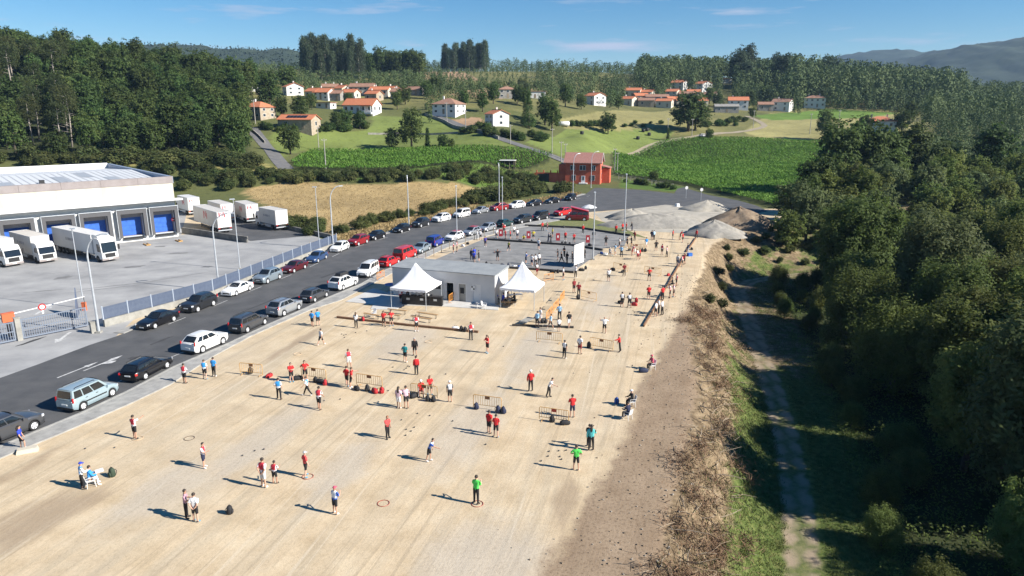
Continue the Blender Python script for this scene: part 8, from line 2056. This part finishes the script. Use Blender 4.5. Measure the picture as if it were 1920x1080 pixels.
# ---- wood along the river on the right
rnd = random.Random(5)
def g_right():
    y = rnd.uniform(12, 330); x = rnd.uniform(18, .80 * y + 34)
    if y > 150 and x / y < .475 + .02 * math.sin(y * .3): return None
    s = sdl(x, y, PATH)
    lim = 8.5 if y < 115 else 6.0
    if y < 150 and not (s > lim or (y > 108 and s < -5 and sdl(x, y, EDGE) > 2.5 and pixx(x, y) > 1455)): return None
    if y < 60 and s < 9.3: return None
    if y < 34 and x < 27: return None
    return (x, y)
pr_ = poisson(9000, g_right, 6.3)
pr_.sort(key=lambda p: math.hypot(*p))
for i, (x, y) in enumerate([q for q in pr_ if q[1] < 215][:290]):
    s = sdl(x, y, PATH)
    k = rnd.choice((0, 1, 3, 0, 1, 2)) if s > 13 else rnd.choice((2, 2, 4, 0, 1))
    sc = rnd.uniform(.85, 1.2) * (1.0 if s > 13 else .92)
    wil = rnd.random() < .3 and k in (1, 2, 4)
    if math.hypot(x, y) < 40: sc = min(sc, .95)
    if (y < 46 and x < 34) or abs((x - 33) * .326 + (y - 97) * .945) < 4.5 and x < 58: sc *= .52
    pk = NEARP[k] if y < 112 else MIDP[rnd.randrange(4)]
    if y >= 112: sc *= .74
    tree(pk, x, y, sc, 'pale willow in the river wood beside the track' if wil else 'dense broadleaf tree in the river wood beside the track', 'willows of the river wood' if wil else 'broadleaf trees of the river wood',
         M_LEAF_W if wil else M_LEAF_Y if rnd.random() < .28 else M_LEAF_N, name='willow_tree' if wil else 'broadleaf_tree')
for px, Y, s in ((1522, 152, .95), (1560, 182, 1.35), (1590, 190, 1.4), (1618, 184, 1.3), (1655, 196, 1.2), (1700, 200, 1.25), (1760, 196, 1.2), (1850, 190, 1.3)):
    x = (px - 960) / FPX * (Y * math.cos(PITCH) + 6); tree(MIDP[rnd.choice((1, 3))], x, Y, s, 'tall dark tree rising at the far edge of the river wood beside the corn', 'tall trees of the river wood', M_LEAF_L)
# low shrubs along the track
def g_sh():
    y = rnd.uniform(24, 135); x = rnd.uniform(15, 70); s = sdl(x, y, PATH)
    return (x, y) if 4.6 < s < 8.5 else None
for x, y in poisson(1500, g_sh, 3.4)[:60]:
    tree(NEARP[4], x, y, rnd.uniform(.26, .48), 'low shrub between the track and the river wood', 'shrubs beside the track', M_LEAF_N, name='shrub', cat='shrub', part='foliage')
def g_bk():
    y = rnd.uniform(84, 150); x = rnd.uniform(20, 75); e = sdl(x, y, EDGE)
    return (x, y) if e > 1.8 and sdl(x, y, PATH) < -2.6 else None
for x, y in poisson(1500, g_bk, 2.3)[:60]: tree(BUSH[rnd.randrange(3)], x, y, rnd.uniform(.3, .75), 'low bush on the far end of the bank below the gravel heaps', 'bushes on the far bank', M_LEAF_S, name='bank_bush', cat='shrub', part='foliage', sz=.4)
# ---- oak wood on the left hill
polyL = [(-185, 203), (-80, 206), (-86, 225), (-100, 262), (-116, 310), (-124, 350), (-320, 350), (-320, 203)]
def g_left():
    y = rnd.uniform(203, 350); x = rnd.uniform(-270, -78)
    if x < -.80 * y - 22: return None
    return (x, y) if in_poly(np.array([x]), np.array([y]), polyL)[0] else None
pl_ = poisson(5000, g_left, 6.9); pl_.sort(key=lambda p: p[1] - (0.15 * p[0]))
pl_ = pl_[:285]
for i, (x, y) in enumerate(pl_):
    left = x / y < -.62
    if left and rnd.random() < .4 and y < 290:
        tree(PIN[i % 2], x, y, rnd.uniform(.85, 1.1), 'tall pine with bare trunk at the left of the hill wood', 'pines of the hill wood', M_LEAF_P, M_BARKP, name='pine_tree')
    else:
        sc = rnd.uniform(.85, 1.15) * (.78 if y < 216 else 1)
        tree(MIDP[rnd.randrange(4)], x, y, sc, 'dense dark oak in the hill wood behind the warehouse', 'oaks of the hill wood', M_LEAF_L, name='oak_tree')
# ---- single trees and bushes of the valley
for px, py, kind, s, lb in [
    (772, 280, 3, .95, 'big round dark tree behind the left corn field'), (735, 281, 0, .62, 'smaller dark tree left of the big round one'), (545, 290, 2, .78, 'single round tree at the left edge of the meadow'),
    (830, 279, 2, .42, 'small bushy tree right of the slim cypress'), (846, 280, 0, .30, 'very small round tree right of the small bushy one'), (1140, 252, 2, .80, 'lone tree on the green meadow'), (1290, 247, 3, 1.75, 'huge round oak below the right village'),
    (1303, 245, 0, 1.5, 'oak crown merging into the huge round oak'), (1035, 246, 3, .85, 'tall leafy tree right of the dark conifer'), (1022, 235, 1, .95, 'brownish tree between conifer and leafy tree'), (507, 205, 3, 1.05, 'large dark tree behind the stone house'),
    (540, 172, 2, 1.15, 'dark round tree below the eucalyptus stand'), (562, 224, 0, .75, 'tree between stone barn and white houses'), (530, 222, 1, .6, 'narrow tree beside the stone house'), (585, 206, 0, .55, 'tree left of the low white outbuilding'),
    (650, 242, 2, .62, 'left tree of the round clump below the porch house'), (630, 243, 0, .55, 'tree in the round clump at its left'), (675, 243, 2, .60, 'right tree of the round clump below the porch house'), (655, 200, 0, .5, 'tree before the porch house gable'),
    (745, 206, 1, .6, 'tree right of the porch house'), (760, 196, 2, .7, 'tree at the brown roofed cottage'), (800, 185, 2, .7, 'tree left of the hipped roof house'), (815, 180, 1, .7, 'tree behind the hipped roof house'),
    (870, 200, 2, .6, 'bushy tree right behind the hipped roof house'), (905, 210, 1, .62, 'tree above the gabled vineyard house'), (925, 195, 1, .7, 'tree left of the unfinished house'), (970, 195, 2, .7, 'tree below the unfinished house'), (985, 200, 0, .7, 'tree right below the unfinished house'),
    (1060, 200, 3, .75, 'tree left of the lone white gabled house'), (1090, 205, 2, .62, 'tree at the foot of the lone gabled house'), (1145, 200, 1, .75, 'tree right of the lone gabled house'), (1160, 205, 0, .6, 'tree before the right village left end'),
    (1245, 175, 1, .9, 'dark tree between the upper village houses'), (1228, 176, 0, .8, 'dark tree at the upper left of the right village'), (1330, 195, 1, .8, 'tree right of the upper village house'), (1345, 200, 2, .75, 'tree left of the broad red roof house'), (1405, 200, 0, .8, 'tree right of the broad red roof house'),
    (1430, 195, 1, .8, 'tree between broad red roof house and grey roof house'), (1490, 192, 3, .9, 'tree left of the far right white house'), (1410, 222, 2, .5, 'small tree at the bend of the dirt lane'), (1330, 262, 2, .42, 'small bush tree at the dirt lane'), (1545, 262, 3, .9, 'tree at the right end of the corn by the wood'),
    (1690, 250, 2, .9, 'tree right of the red hipped roof house'), (1620, 258, 0, .8, 'tree left below the red hipped roof house'), (1705, 232, 3, .8, 'tree right behind the red hipped roof house'), (1225, 345, 2, .34, 'bare grey bush at the garden fence'), (455, 262, 0, .7, 'tree at the lane end of the hill wood')]:
    x, y, z = GT(px, py)
    tree(MIDP[kind], x, y, s, lb, None, M_LEAF_G if px not in (772, 735, 1290, 1303) else M_LEAF_L, z=z, sz=s * (.68 if s > 1.4 else 1))
for px, py, p, s, lb in ((992, 240, CON, 1.0, 'dark pointed conifer beside the vineyard house'), (802, 279, CYP, .75, 'slim cypress at the edge of the corn'), (1252, 264, CYP, .6, 'ivy column around the pole at the corn corner'), (985, 236, CON, .8, 'second conifer left of the dark pointed one')):
    x, y, z = GT(px, py); tree(p, x, y, s, lb, None, M_LEAF_L, z=z, name='conifer_tree')
for i in range(9):
    x, y, z = GT(1072 + i * 8.5, 237); tree(BUSH[i % 3], x, y, rnd.uniform(.75, 1.0), 'clipped round bush in the row beside the white tank', 'row of clipped bushes', M_LEAF_L, name='clipped_bush', z=z, cat='shrub', part='foliage')
# hedges and scrub: individual bushes
def bushes(pix, n, smin, smax, label, group, m=M_LEAF_S, jit=3.0, name='scrub_bush'):
    P = [Vector(GT(*p)) for p in pix]; ls = [(b - a).length for a, b in zip(P[:-1], P[1:])]; tot = sum(ls)
    for i in range(n):
        t = (i + rnd.random()) / n * tot
        for a, b, l in zip(P[:-1], P[1:], ls):
            if t <= l: q = a.lerp(b, t / l); break
            t -= l
        tree(BUSH[rnd.randrange(3)], q.x + rnd.uniform(-jit, jit), q.y + rnd.uniform(-jit, jit), (ss := rnd.uniform(smin, smax)), label, group, m, name=name, cat='shrub', part='foliage', sz=ss * .72)
bushes([(655, 430), (690, 420), (740, 408), (790, 402)], 22, .4, .95, 'dark scrub bush on the verge behind the parked cars near the dry field', 'scrub along the street')
bushes([(790, 400), (850, 390), (900, 378)], 20, .5, 1.1, 'dark scrub bush right of the lamp at the dry field', 'scrub beyond the dry field lamp')
bushes([(895, 378), (940, 372), (1000, 362), (1060, 360)], 40, .8, 1.6, 'tall scrub bush below the red house wall', 'scrub below the red house', jit=4)
bushes([(545, 420), (575, 432), (620, 440), (650, 436)], 16, .6, 1.1, 'scrub bush outside the yard corner', 'scrub at the yard corner')
bushes([(350, 345), (420, 345), (480, 342), (560, 336)], 34, .7, 1.5, 'scrub bush behind the lorries', 'scrub behind the yard', jit=5)
bushes([(10, 303), (120, 304), (230, 308), (350, 309), (460, 306)], 46, 1.1, 2.2, 'tall bramble bush between the warehouse and the hill wood', 'brambles behind the warehouse', jit=4)
bushes([(240, 322), (320, 322), (400, 318), (470, 318)], 26, .6, 1.3, 'bramble bush at the foot of the hill wood', 'brambles under the hill wood', jit=4)
bushes([(480, 338), (600, 334), (760, 334), (900, 340), (990, 338)], 95, .7, 1.3, 'green bush on the strip between dry field and corn', 'bushes between dry field and corn', M_LEAF_S, 4.5)
bushes([(600, 240), (640, 246), (690, 240)], 12, .9, 1.6, 'garden shrub below the porch house', 'shrubs below the porch house', M_LEAF_G, 3)
bushes([(480, 240), (525, 246), (600, 250)], 12, .6, 1.1, 'shrub beside the stone barn', 'shrubs at the stone barn', M_LEAF_G, 2)
bushes([(880, 245), (930, 252), (985, 262), (1030, 262)], 22, .8, 1.5, 'vine bush in the vineyard along the middle lane', 'vineyard bushes', M_LEAF_G, 4, 'vine_bush')
bushes([(1170, 342), (1230, 350), (1265, 356)], 10, .5, .9, 'garden bush behind the grey fence', 'bushes at the garden fence', M_LEAF_G, 2)
bushes([(1320, 240), (1370, 232), (1400, 226)], 14, .8, 1.6, 'shrub right of the huge oak', 'shrubs right of the huge oak', M_LEAF_G, 4)
bushes([(1115, 240), (1180, 236), (1270, 236)], 10, .5, .9, 'bush on the field boundary behind the meadow', 'field boundary bushes', M_LEAF_G, 3)
bushes([(770, 160), (850, 168), (960, 168), (1010, 160)], 30, 1.0, 2.2, 'dark shrub in the hillside hedges', 'hillside hedge shrubs', M_LEAF_S, 8)
# ---- eucalyptus stands
def scatter(px0, px1, Y0, Y1, n, d):
    def g():
        Y = rnd.uniform(Y0, Y1); px = rnd.uniform(px0, px1)
        if any(abs(px - a) < h and Y < b + 7 and Y > b - 110 for a, b, h in HPX): return None
        return ((px - 960) / FPX * (Y * math.cos(PITCH)), Y)
    return poisson(n * 6, g, d)[:n]
for x, y in scatter(574, 684, 500, 540, 46, 5.0): tree(EUC[rnd.randrange(3)], x, y, rnd.uniform(.72, 1.2), 'tall eucalyptus in the left stand on the ridge', 'eucalyptus stand on the left', M_LEAF_E, M_BARKP, name='eucalyptus_tree')
for x, y in scatter(690, 790, 520, 560, 30, 6): tree(MIDP[rnd.randrange(4)], x, y, rnd.uniform(1.0, 1.4), 'tree right of the left eucalyptus stand', 'trees beside the eucalyptus stand', M_LEAF_L)
for x, y in scatter(832, 912, 670, 700, 40, 4.5): tree(EUC[rnd.randrange(3)], x, y, rnd.uniform(.75, 1.1), 'tall eucalyptus in the middle stand on the ridge', 'eucalyptus stand in the middle', M_LEAF_E, M_BARKP, name='eucalyptus_tree')
for x, y in scatter(1360, 1560, 540, 610, 16, 7): tree(MIDP[rnd.choice((1, 3))], x, y, rnd.uniform(1.1, 1.75), 'emergent eucalyptus above the right ridge wood', 'emergent eucalyptus', M_LEAF_E, M_BARKP, name='eucalyptus_tree')
# ---- far woods that read as one mass
def far_wood(name, label, regions, m, seed, per=70, leaf=1.3):
    rng = np.random.default_rng(seed); parts = []
    for px0, px1, Y0, Y1, n, h0, h1, d in regions:
        P = np.array(scatter(px0, px1, Y0, Y1, n, d)); z = TZ(P[:, 0], P[:, 1]); k = len(P); h = rng.uniform(h0, h1, k); w = h * rng.uniform(.24, .40, k)
        idx = np.repeat(np.arange(k), per); q = len(idx); t = rng.uniform(0.05, 1, q) ** .8; a = rng.uniform(0, 6.283, q)
        prof = np.sqrt(np.clip(1 - (t * 1.75 - .85) ** 2, .04, 1)); rad = w[idx] * prof * rng.uniform(.55, 1.1, q)
        C = np.stack([P[idx, 0] + rad * np.cos(a), P[idx, 1] + rad * np.sin(a), z[idx] + h[idx] * t], 1)
        N = np.stack([np.cos(a), np.sin(a), rng.normal(size=q) * .3 + .45], 1) + rng.normal(size=(q, 3)) * .2
        parts.append(leaves(C, N, leaf * rng.uniform(.6, 1.3, q) * np.clip(h[idx] / 16, .5, 1.3), .65, rng))
    o = link(name, leaf_mesh(name, parts), None, m); tag(o, label, 'wood', kind='stuff')
M_FAR = mat('far_wood_leaves', (.046, .078, .030), .8, (.108, .142, .054), .05, 4, world=True, transl=.2, spec=.2)
far_wood('ridge_wood', 'dark wooded ridge above the right village', [(1195, 1480, 515, 690, 520, 11, 19, 5), (1470, 1800, 470, 610, 420, 16, 25, 5), (1440, 1800, 455, 480, 70, 10, 16, 5)], M_FAR, 1, 150)
far_wood('valley_wood', 'dark wood in the valley beyond the river trees', [(1740, 2000, 330, 600, 420, 12, 18, 6), (1565, 1770, 205, 262, 120, 9, 13, 5), (1760, 2000, 205, 335, 230, 9, 14, 5)], M_FAR, 2, 170, 1.05)
far_wood('skyline_wood', 'low wood along the middle skyline', [(690, 1230, 690, 820, 520, 6, 13, 6), (420, 580, 470, 560, 90, 7, 12, 6)], M_FAR, 3, 100)
far_wood('hillside_wood', 'scattered trees on the hillside between the villages', [(1010, 1200, 455, 600, 100, 8, 14, 5), (700, 830, 400, 470, 60, 6, 10, 5), (1200, 1420, 475, 510, 60, 8, 13, 5), (560, 800, 385, 450, 70, 6, 10, 5), (830, 1000, 350, 430, 60, 5, 9, 5), (1000, 1180, 390, 450, 40, 6, 11, 5), (1130, 1500, 478, 505, 70, 8, 13, 4), (460, 830, 300, 385, 60, 3, 7, 4), (1130, 1500, 440, 520, 70, 3, 7, 4)], M_FAR, 4, 130)
far_wood('hillside_scrub', 'scrub dotting the open hillside', [(780, 1020, 470, 690, 260, 2, 5, 5), (480, 800, 400, 500, 90, 2, 4.5, 5)], M_FAR, 5, 50)
# ---- crops, grasses, undergrowth
def blades(name, label, P, z, n, ln, asp, spread, tilt, m, seed, zoff=.45, cat='grass'):
    rng = np.random.default_rng(seed); k = len(P); idx = np.repeat(np.arange(k), n); q = len(idx)
    L_ = ln * rng.uniform(.6, 1.25, q); a = rng.uniform(0, 6.283, q)
    t = np.stack([np.cos(a) * tilt, np.sin(a) * tilt, np.ones(q)], 1); t *= rng.uniform(.7, 1.3, (q, 1)) ; t /= np.linalg.norm(t, axis=1, keepdims=True)
    b = np.stack([-np.sin(a), np.cos(a), np.zeros(q)], 1)
    C = np.stack([P[idx, 0] + rng.normal(size=q) * spread, P[idx, 1] + rng.normal(size=q) * spread, z[idx] + L_ * zoff], 1); L_ = L_[:, None]
    V = np.empty((q, 4, 3)); V[:, 0] = C - t * L_ * .5; V[:, 1] = C + b * L_ * asp * .5; V[:, 2] = C + t * L_ * .5; V[:, 3] = C - b * L_ * asp * .5
    o = link(name, leaf_mesh(name, [V.reshape(-1, 3)]), None, m); tag(o, label, cat, kind='stuff'); return o
def field_pts(poly, dx, dy, rot, seed, j=.25):
    rng = np.random.default_rng(seed); P = np.array(poly); c = P.mean(0); ca_, sa_ = math.cos(rot), math.sin(rot); Q = (P - c) @ np.array([[ca_, -sa_], [sa_, ca_]])
    X, Y = np.meshgrid(np.arange(Q[:, 0].min(), Q[:, 0].max(), dx), np.arange(Q[:, 1].min(), Q[:, 1].max(), dy)); S_ = np.stack([X.ravel(), Y.ravel()], 1) + rng.normal(size=(X.size, 2)) * j * min(dx, dy)
    W_ = S_ @ np.array([[ca_, sa_], [-sa_, ca_]]) + c
    return W_[in_poly(W_[:, 0], W_[:, 1], poly)]
M_CORN = mat('corn_leaves', (.085, .19, .024), .7, (.165, .29, .048), .12, 6, world=True, transl=.3, spec=.25)
for nm, lb, poly, rot in (('corn_crop', 'tall green corn right of the red house', FIELDS['corn_r'], R(28)), ('corn_crop', 'strip of green corn left of the red house', FIELDS['corn_l'], R(5))):
    P = field_pts(poly, 1.1, .6, rot, 3)
    blades(nm, lb, P, TZ(P[:, 0], P[:, 1]) + .7, 5, 1.0, .26, .25, 1.2, M_CORN, 4, .4, 'corn')
M_STRAW = mat('straw_grass', (0.269, 0.198, 0.091), .9, (0.427, 0.324, 0.166), .25, 6, world=True, transl=.25, spec=.15)
P = field_pts(FIELDS['dry'], .95, .95, 0, 5, .5)
blades('dry_grass', 'straw coloured long grass of the dry field', P, TZ(P[:, 0], P[:, 1]), 4, .42, .25, .35, 1.0, M_STRAW, 6)
rng = np.random.default_rng(12)
M_RANK = mat('rank_grass', (.05, .075, .02), .85, (.13, .14, .045), .3, 5, world=True, transl=.25, spec=.2)
P = field_pts(GTP([(380, 350), (440, 326), (560, 321), (780, 321), (1000, 319), (990, 348), (900, 351), (700, 344), (560, 341)]), 1.0, 1.0, 0, 15, .5)
blades('rank_grass', 'rank green grass between the dry field and the corn', P, TZ(P[:, 0], P[:, 1]), 5, .9, .2, .4, .8, M_RANK, 16)
P = np.array([Vector(G(*a)).lerp(Vector(G(*b)), t) for a, b in zip(FARKERB[10:-1], FARKERB[11:]) for t in np.linspace(0, 1, 260)])
nrm = np.stack([-.75 * np.ones(len(P)), .66 * np.ones(len(P))], 1); P = P + nrm * (1.3 + rng.uniform(0, 1, (len(P), 1)) ** 1.5 * 5)
blades('verge_straw', 'dry straw grass on the verge behind the parked cars', P, TZ(P[:, 0], P[:, 1]), 4, .65, .2, .3, .6, M_STRAW, 7)
# bank
y = 26 + rng.uniform(0, 1, 60000) ** 1.5 * 95; x = rng.uniform(4, 46, 60000); Q = np.stack([x, y], 1); e = _seg_sd(Q, EDGE); p = _seg_sd(Q, PATH)
k = (e > .4) & (p < -.9); B_ = Q[k]; eb, pb = e[k], p[k]
gr = rng.uniform(0, 1, len(B_)) < np.clip((eb - .6) / 3.8, .05, .95) * (.3 + .7 * (B_[:, 1] < 62))
M_BGRASS = mat('bank_grass', (.05, .08, .02), .85, (.145, .155, .05), .5, 5, world=True, transl=.25, spec=.2)
M_BDRY = mat('bank_dry_growth', (.13, .09, .052), .9, (.28, .21, .125), .6, 5, world=True, transl=.2, spec=.15)
Pg = B_[gr]; blades('bank_grass', 'green grass growing on the lower bank', Pg, TZ(Pg[:, 0], Pg[:, 1]), 8, .21, .2, .17, .7, M_BGRASS, 8)
Pd = B_[~gr]; Pd = Pd[(_vnoise(Pd[:, 0], Pd[:, 1], 1.6, 77) > .38) & (rng.uniform(0, 1, len(Pd)) < .75)]; blades('bank_dry_growth', 'dry brown growth covering the upper bank', Pd, TZ(Pd[:, 0], Pd[:, 1]), 5, .17, .2, .18, .8, M_BDRY, 9)
k = (np.abs(p) > 1.5) & (p > 1.2) & (p < 7); V_ = Q[k]
blades('track_verge_grass', 'short grass beside the track', V_, TZ(V_[:, 0], V_[:, 1]), 7, .17, .22, .18, .7, M_BGRASS, 10)
y = 20 + rng.uniform(0, 1, 26000) ** 1.4 * 110; x = rng.uniform(14, 80, 26000); Q = np.stack([x, y], 1); p = _seg_sd(Q, PATH); k = (p > 4.2) & (p < 16); U = Q[k]; zU = TZ(U[:, 0], U[:, 1])
n = len(U); C = np.stack([U[:, 0], U[:, 1], zU + rng.uniform(.1, 1.1, n)], 1); idx = np.repeat(np.arange(n), 6); C = C[idx] + rng.normal(size=(n * 6, 3)) * .25; N = rng.normal(size=(n * 6, 3)) * .6; N[:, 2] += .8
tag(link('undergrowth', leaf_mesh('undergrowth', [leaves(C, N, .24 * rng.uniform(.6, 1.2, n * 6), .5, rng)]), None, M_LEAF_N), 'dark bramble undergrowth below the river wood', 'undergrowth', kind='stuff')
# dead branches and roots dumped along the edge of the lot
mb = MB(); rr = random.Random(3)
ed = [Vector((*p, 0)) for p in EDGE]
for i in range(620):
    t = rr.random() ** 1.3; yy = 25 + t * 62
    xe = np.interp(yy, [q.y for q in ed[:12]], [q.x for q in ed[:12]]); off = abs(rr.gauss(1.6, 1.3)) + .3
    x_, y_ = xe + off, yy + rr.uniform(-1, 1); z_ = T(x_, y_); a = rr.uniform(0, 6.28); l = rr.uniform(.4, 1.7) * (1.6 if rr.random() < .08 else 1); b = rr.uniform(-.5, .5)
    p0 = Vector((x_, y_, z_ + rr.uniform(.02, .15))); p1 = p0 + Vector((math.cos(a), math.sin(a), rr.uniform(0, .35))) * l * .5; p2 = p1 + Vector((math.cos(a + b), math.sin(a + b), rr.uniform(-.2, .3))) * l * .5
    r_ = rr.uniform(.014, .04); mb.tube([p0, p1, p2], [r_, r_ * .8, r_ * .4], 4, mi=0 if rr.random() < .6 else 1)
o = mb.build('dead_branches', [mat('dead_wood', (.30, .24, .17), .9), mat('dead_wood_dark', (.13, .095, .065), .9)]); tag(o, 'dead branches and roots dumped along the edge of the lot', 'branches', kind='stuff')
# reddish dead brush heaped along the edge
n = 100; yy = 26 + rng.uniform(0, 1, n) ** 1.4 * 55; xe = np.interp(yy, [q.y for q in ed[:12]], [q.x for q in ed[:12]]) + rng.normal(size=n) * 1.1 + 2.0; zz = TZ(xe, yy)
idx = np.repeat(np.arange(n), 170); q = len(idx); C = np.stack([xe[idx], yy[idx], zz[idx] + .12], 1) + rng.normal(size=(q, 3)) * np.array([.6, .6, .17]); N = rng.normal(size=(q, 3))
tag(link('dead_brush', leaf_mesh('dead_brush', [leaves(C, N, .55 * rng.uniform(.5, 1.4, q), .07, rng)]), None, mat('dead_brush', (.10, .055, .03), .9, (.24, .15, .085), 1.2, 4, world=True)), 'reddish brown dead brush tangled along the top of the bank', 'brush', kind='stuff')
# pebbles and clods
mb = MB()
for i in range(900):
    yy = 24 + rr.random() ** 1.4 * 70; xe = np.interp(yy, [q.y for q in ed[:12]], [q.x for q in ed[:12]]); x_ = xe - abs(rr.gauss(0, 3.2)) + 1.0; s_ = rr.uniform(.02, .07)
    mb.box((x_, yy, T(x_, yy) + s_ * .3), (s_ * 2, s_ * 1.6, s_ * 1.3), rz=rr.uniform(0, 3), taper=.6, mi=0 if rr.random() < .6 else 1)
o = mb.build('clods', [mat('clod_brown', (0.190, 0.142, 0.095), .95), mat('clod_pale', (0.299, 0.262, 0.213), .95)]); tag(o, 'clods and pebbles strewn on the brown strip', 'clods', kind='stuff')

# ---- distant hills
def hill(name, px0, px1, Y, depth, prof, m, seed, step):
    """prof: list of (px, py) for the crest seen from the drone"""
    pxs = [p[0] for p in prof]; X0 = (px0 - 960) / FPX * Y; X1 = (px1 - 960) / FPX * Y
    xs = np.arange(X0, X1, step); ds = np.linspace(-1, 1, max(8, int(2 * depth / step)))
    XX_, DD = np.meshgrid(xs, ds); x = XX_.ravel(); d = DD.ravel(); y = Y + d * depth
    py = np.interp(x / Y * FPX * 1.0 + 960, pxs, [p[1] for p in prof]); el = np.tan(PITCH * -1 + np.arctan((540 - py) / FPX)); top = CAMH + el * Y
    z = top * np.cos(np.clip(d, -1, 1) * math.pi / 2) ** .8 + 5 + (_vnoise(x, y, step * 6, seed) - .5) * top * .16 * (1 - np.abs(d)) * (np.abs(d) > .1) + (_vnoise(x, y, step * 1.3, seed + 1) - .5) * step * .7
    nx_, ny_ = len(xs), len(ds); i_, j_ = np.meshgrid(np.arange(nx_ - 1), np.arange(ny_ - 1)); b = (j_ * nx_ + i_).ravel()
    o = link(name, np_mesh(name, np.stack([x, y, z], 1), np.stack([b, b + 1, b + nx_ + 1, b + nx_], 1)), None, m); tag(o, kind='structure')
    if name != 'hill_left': return
    rng = np.random.default_rng(seed); n = 9000; k = rng.integers(0, len(x), n); P = np.stack([x[k], y[k], z[k] + rng.uniform(-.2, step * .16, n)], 1) + rng.normal(size=(n, 3)) * np.array([step * .5, step * .5, step * .15]); N = rng.normal(size=(n, 3)); N[:, 1] -= .6
    tag(link('hill_wood', leaf_mesh('hill_wood', [leaves(P, N, step * .42 * rng.uniform(.5, 1.2, n), .6, rng)]), None, m), {'hill_left': 'wooded far hill behind the left village', 'hill_right': 'wooded mountain slope at the far right', 'hill_far': 'far wooded ridge left of the mountain slope'}[name], 'wood', kind='stuff')
M_HILL = mat('hill_forest', (.012, .026, .016), .9, (.032, .050, .028), .02, 6, world=True)
hill('hill_left', 250, 700, 1300, 350, [(200, 100), (330, 92), (380, 96), (440, 101), (500, 102), (560, 106), (640, 112), (760, 125)], M_HILL, 1, 11)
hill('hill_right', 1600, 2350, 2300, 800, [(1560, 150), (1640, 128), (1700, 108), (1740, 95), (1800, 85), (1850, 78), (1880, 72), (1920, 66), (2100, 50), (2350, 60)], M_HILL, 2, 16)
hill('hill_far', 1480, 1900, 3300, 700, [(1480, 130), (1555, 108), (1600, 98), (1640, 97), (1690, 100), (1740, 102), (1800, 110), (1900, 120)], M_HILL, 3, 30)

# ---- summer haze over the valley
hz_ = MB().b2(-4800, 4800, -560, 4900, -12, 345).mesh('haze')
hm = bpy.data.materials.new('valley_haze'); hm.use_nodes = True; t = hm.node_tree; t.nodes.clear()
mo = t.nodes.new('ShaderNodeOutputMaterial'); pv = t.nodes.new('ShaderNodeVolumePrincipled')
pv.inputs['Color'].default_value = (.42, .66, 1.0, 1); pv.inputs['Density'].default_value = HAZE; pv.inputs['Anisotropy'].default_value = .0
t.links.new(pv.outputs['Volume'], mo.inputs['Volume'])
hz_o = link('haze', hz_, None, hm); tag(hz_o, 'pale summer haze over the valley', 'haze', kind='stuff')
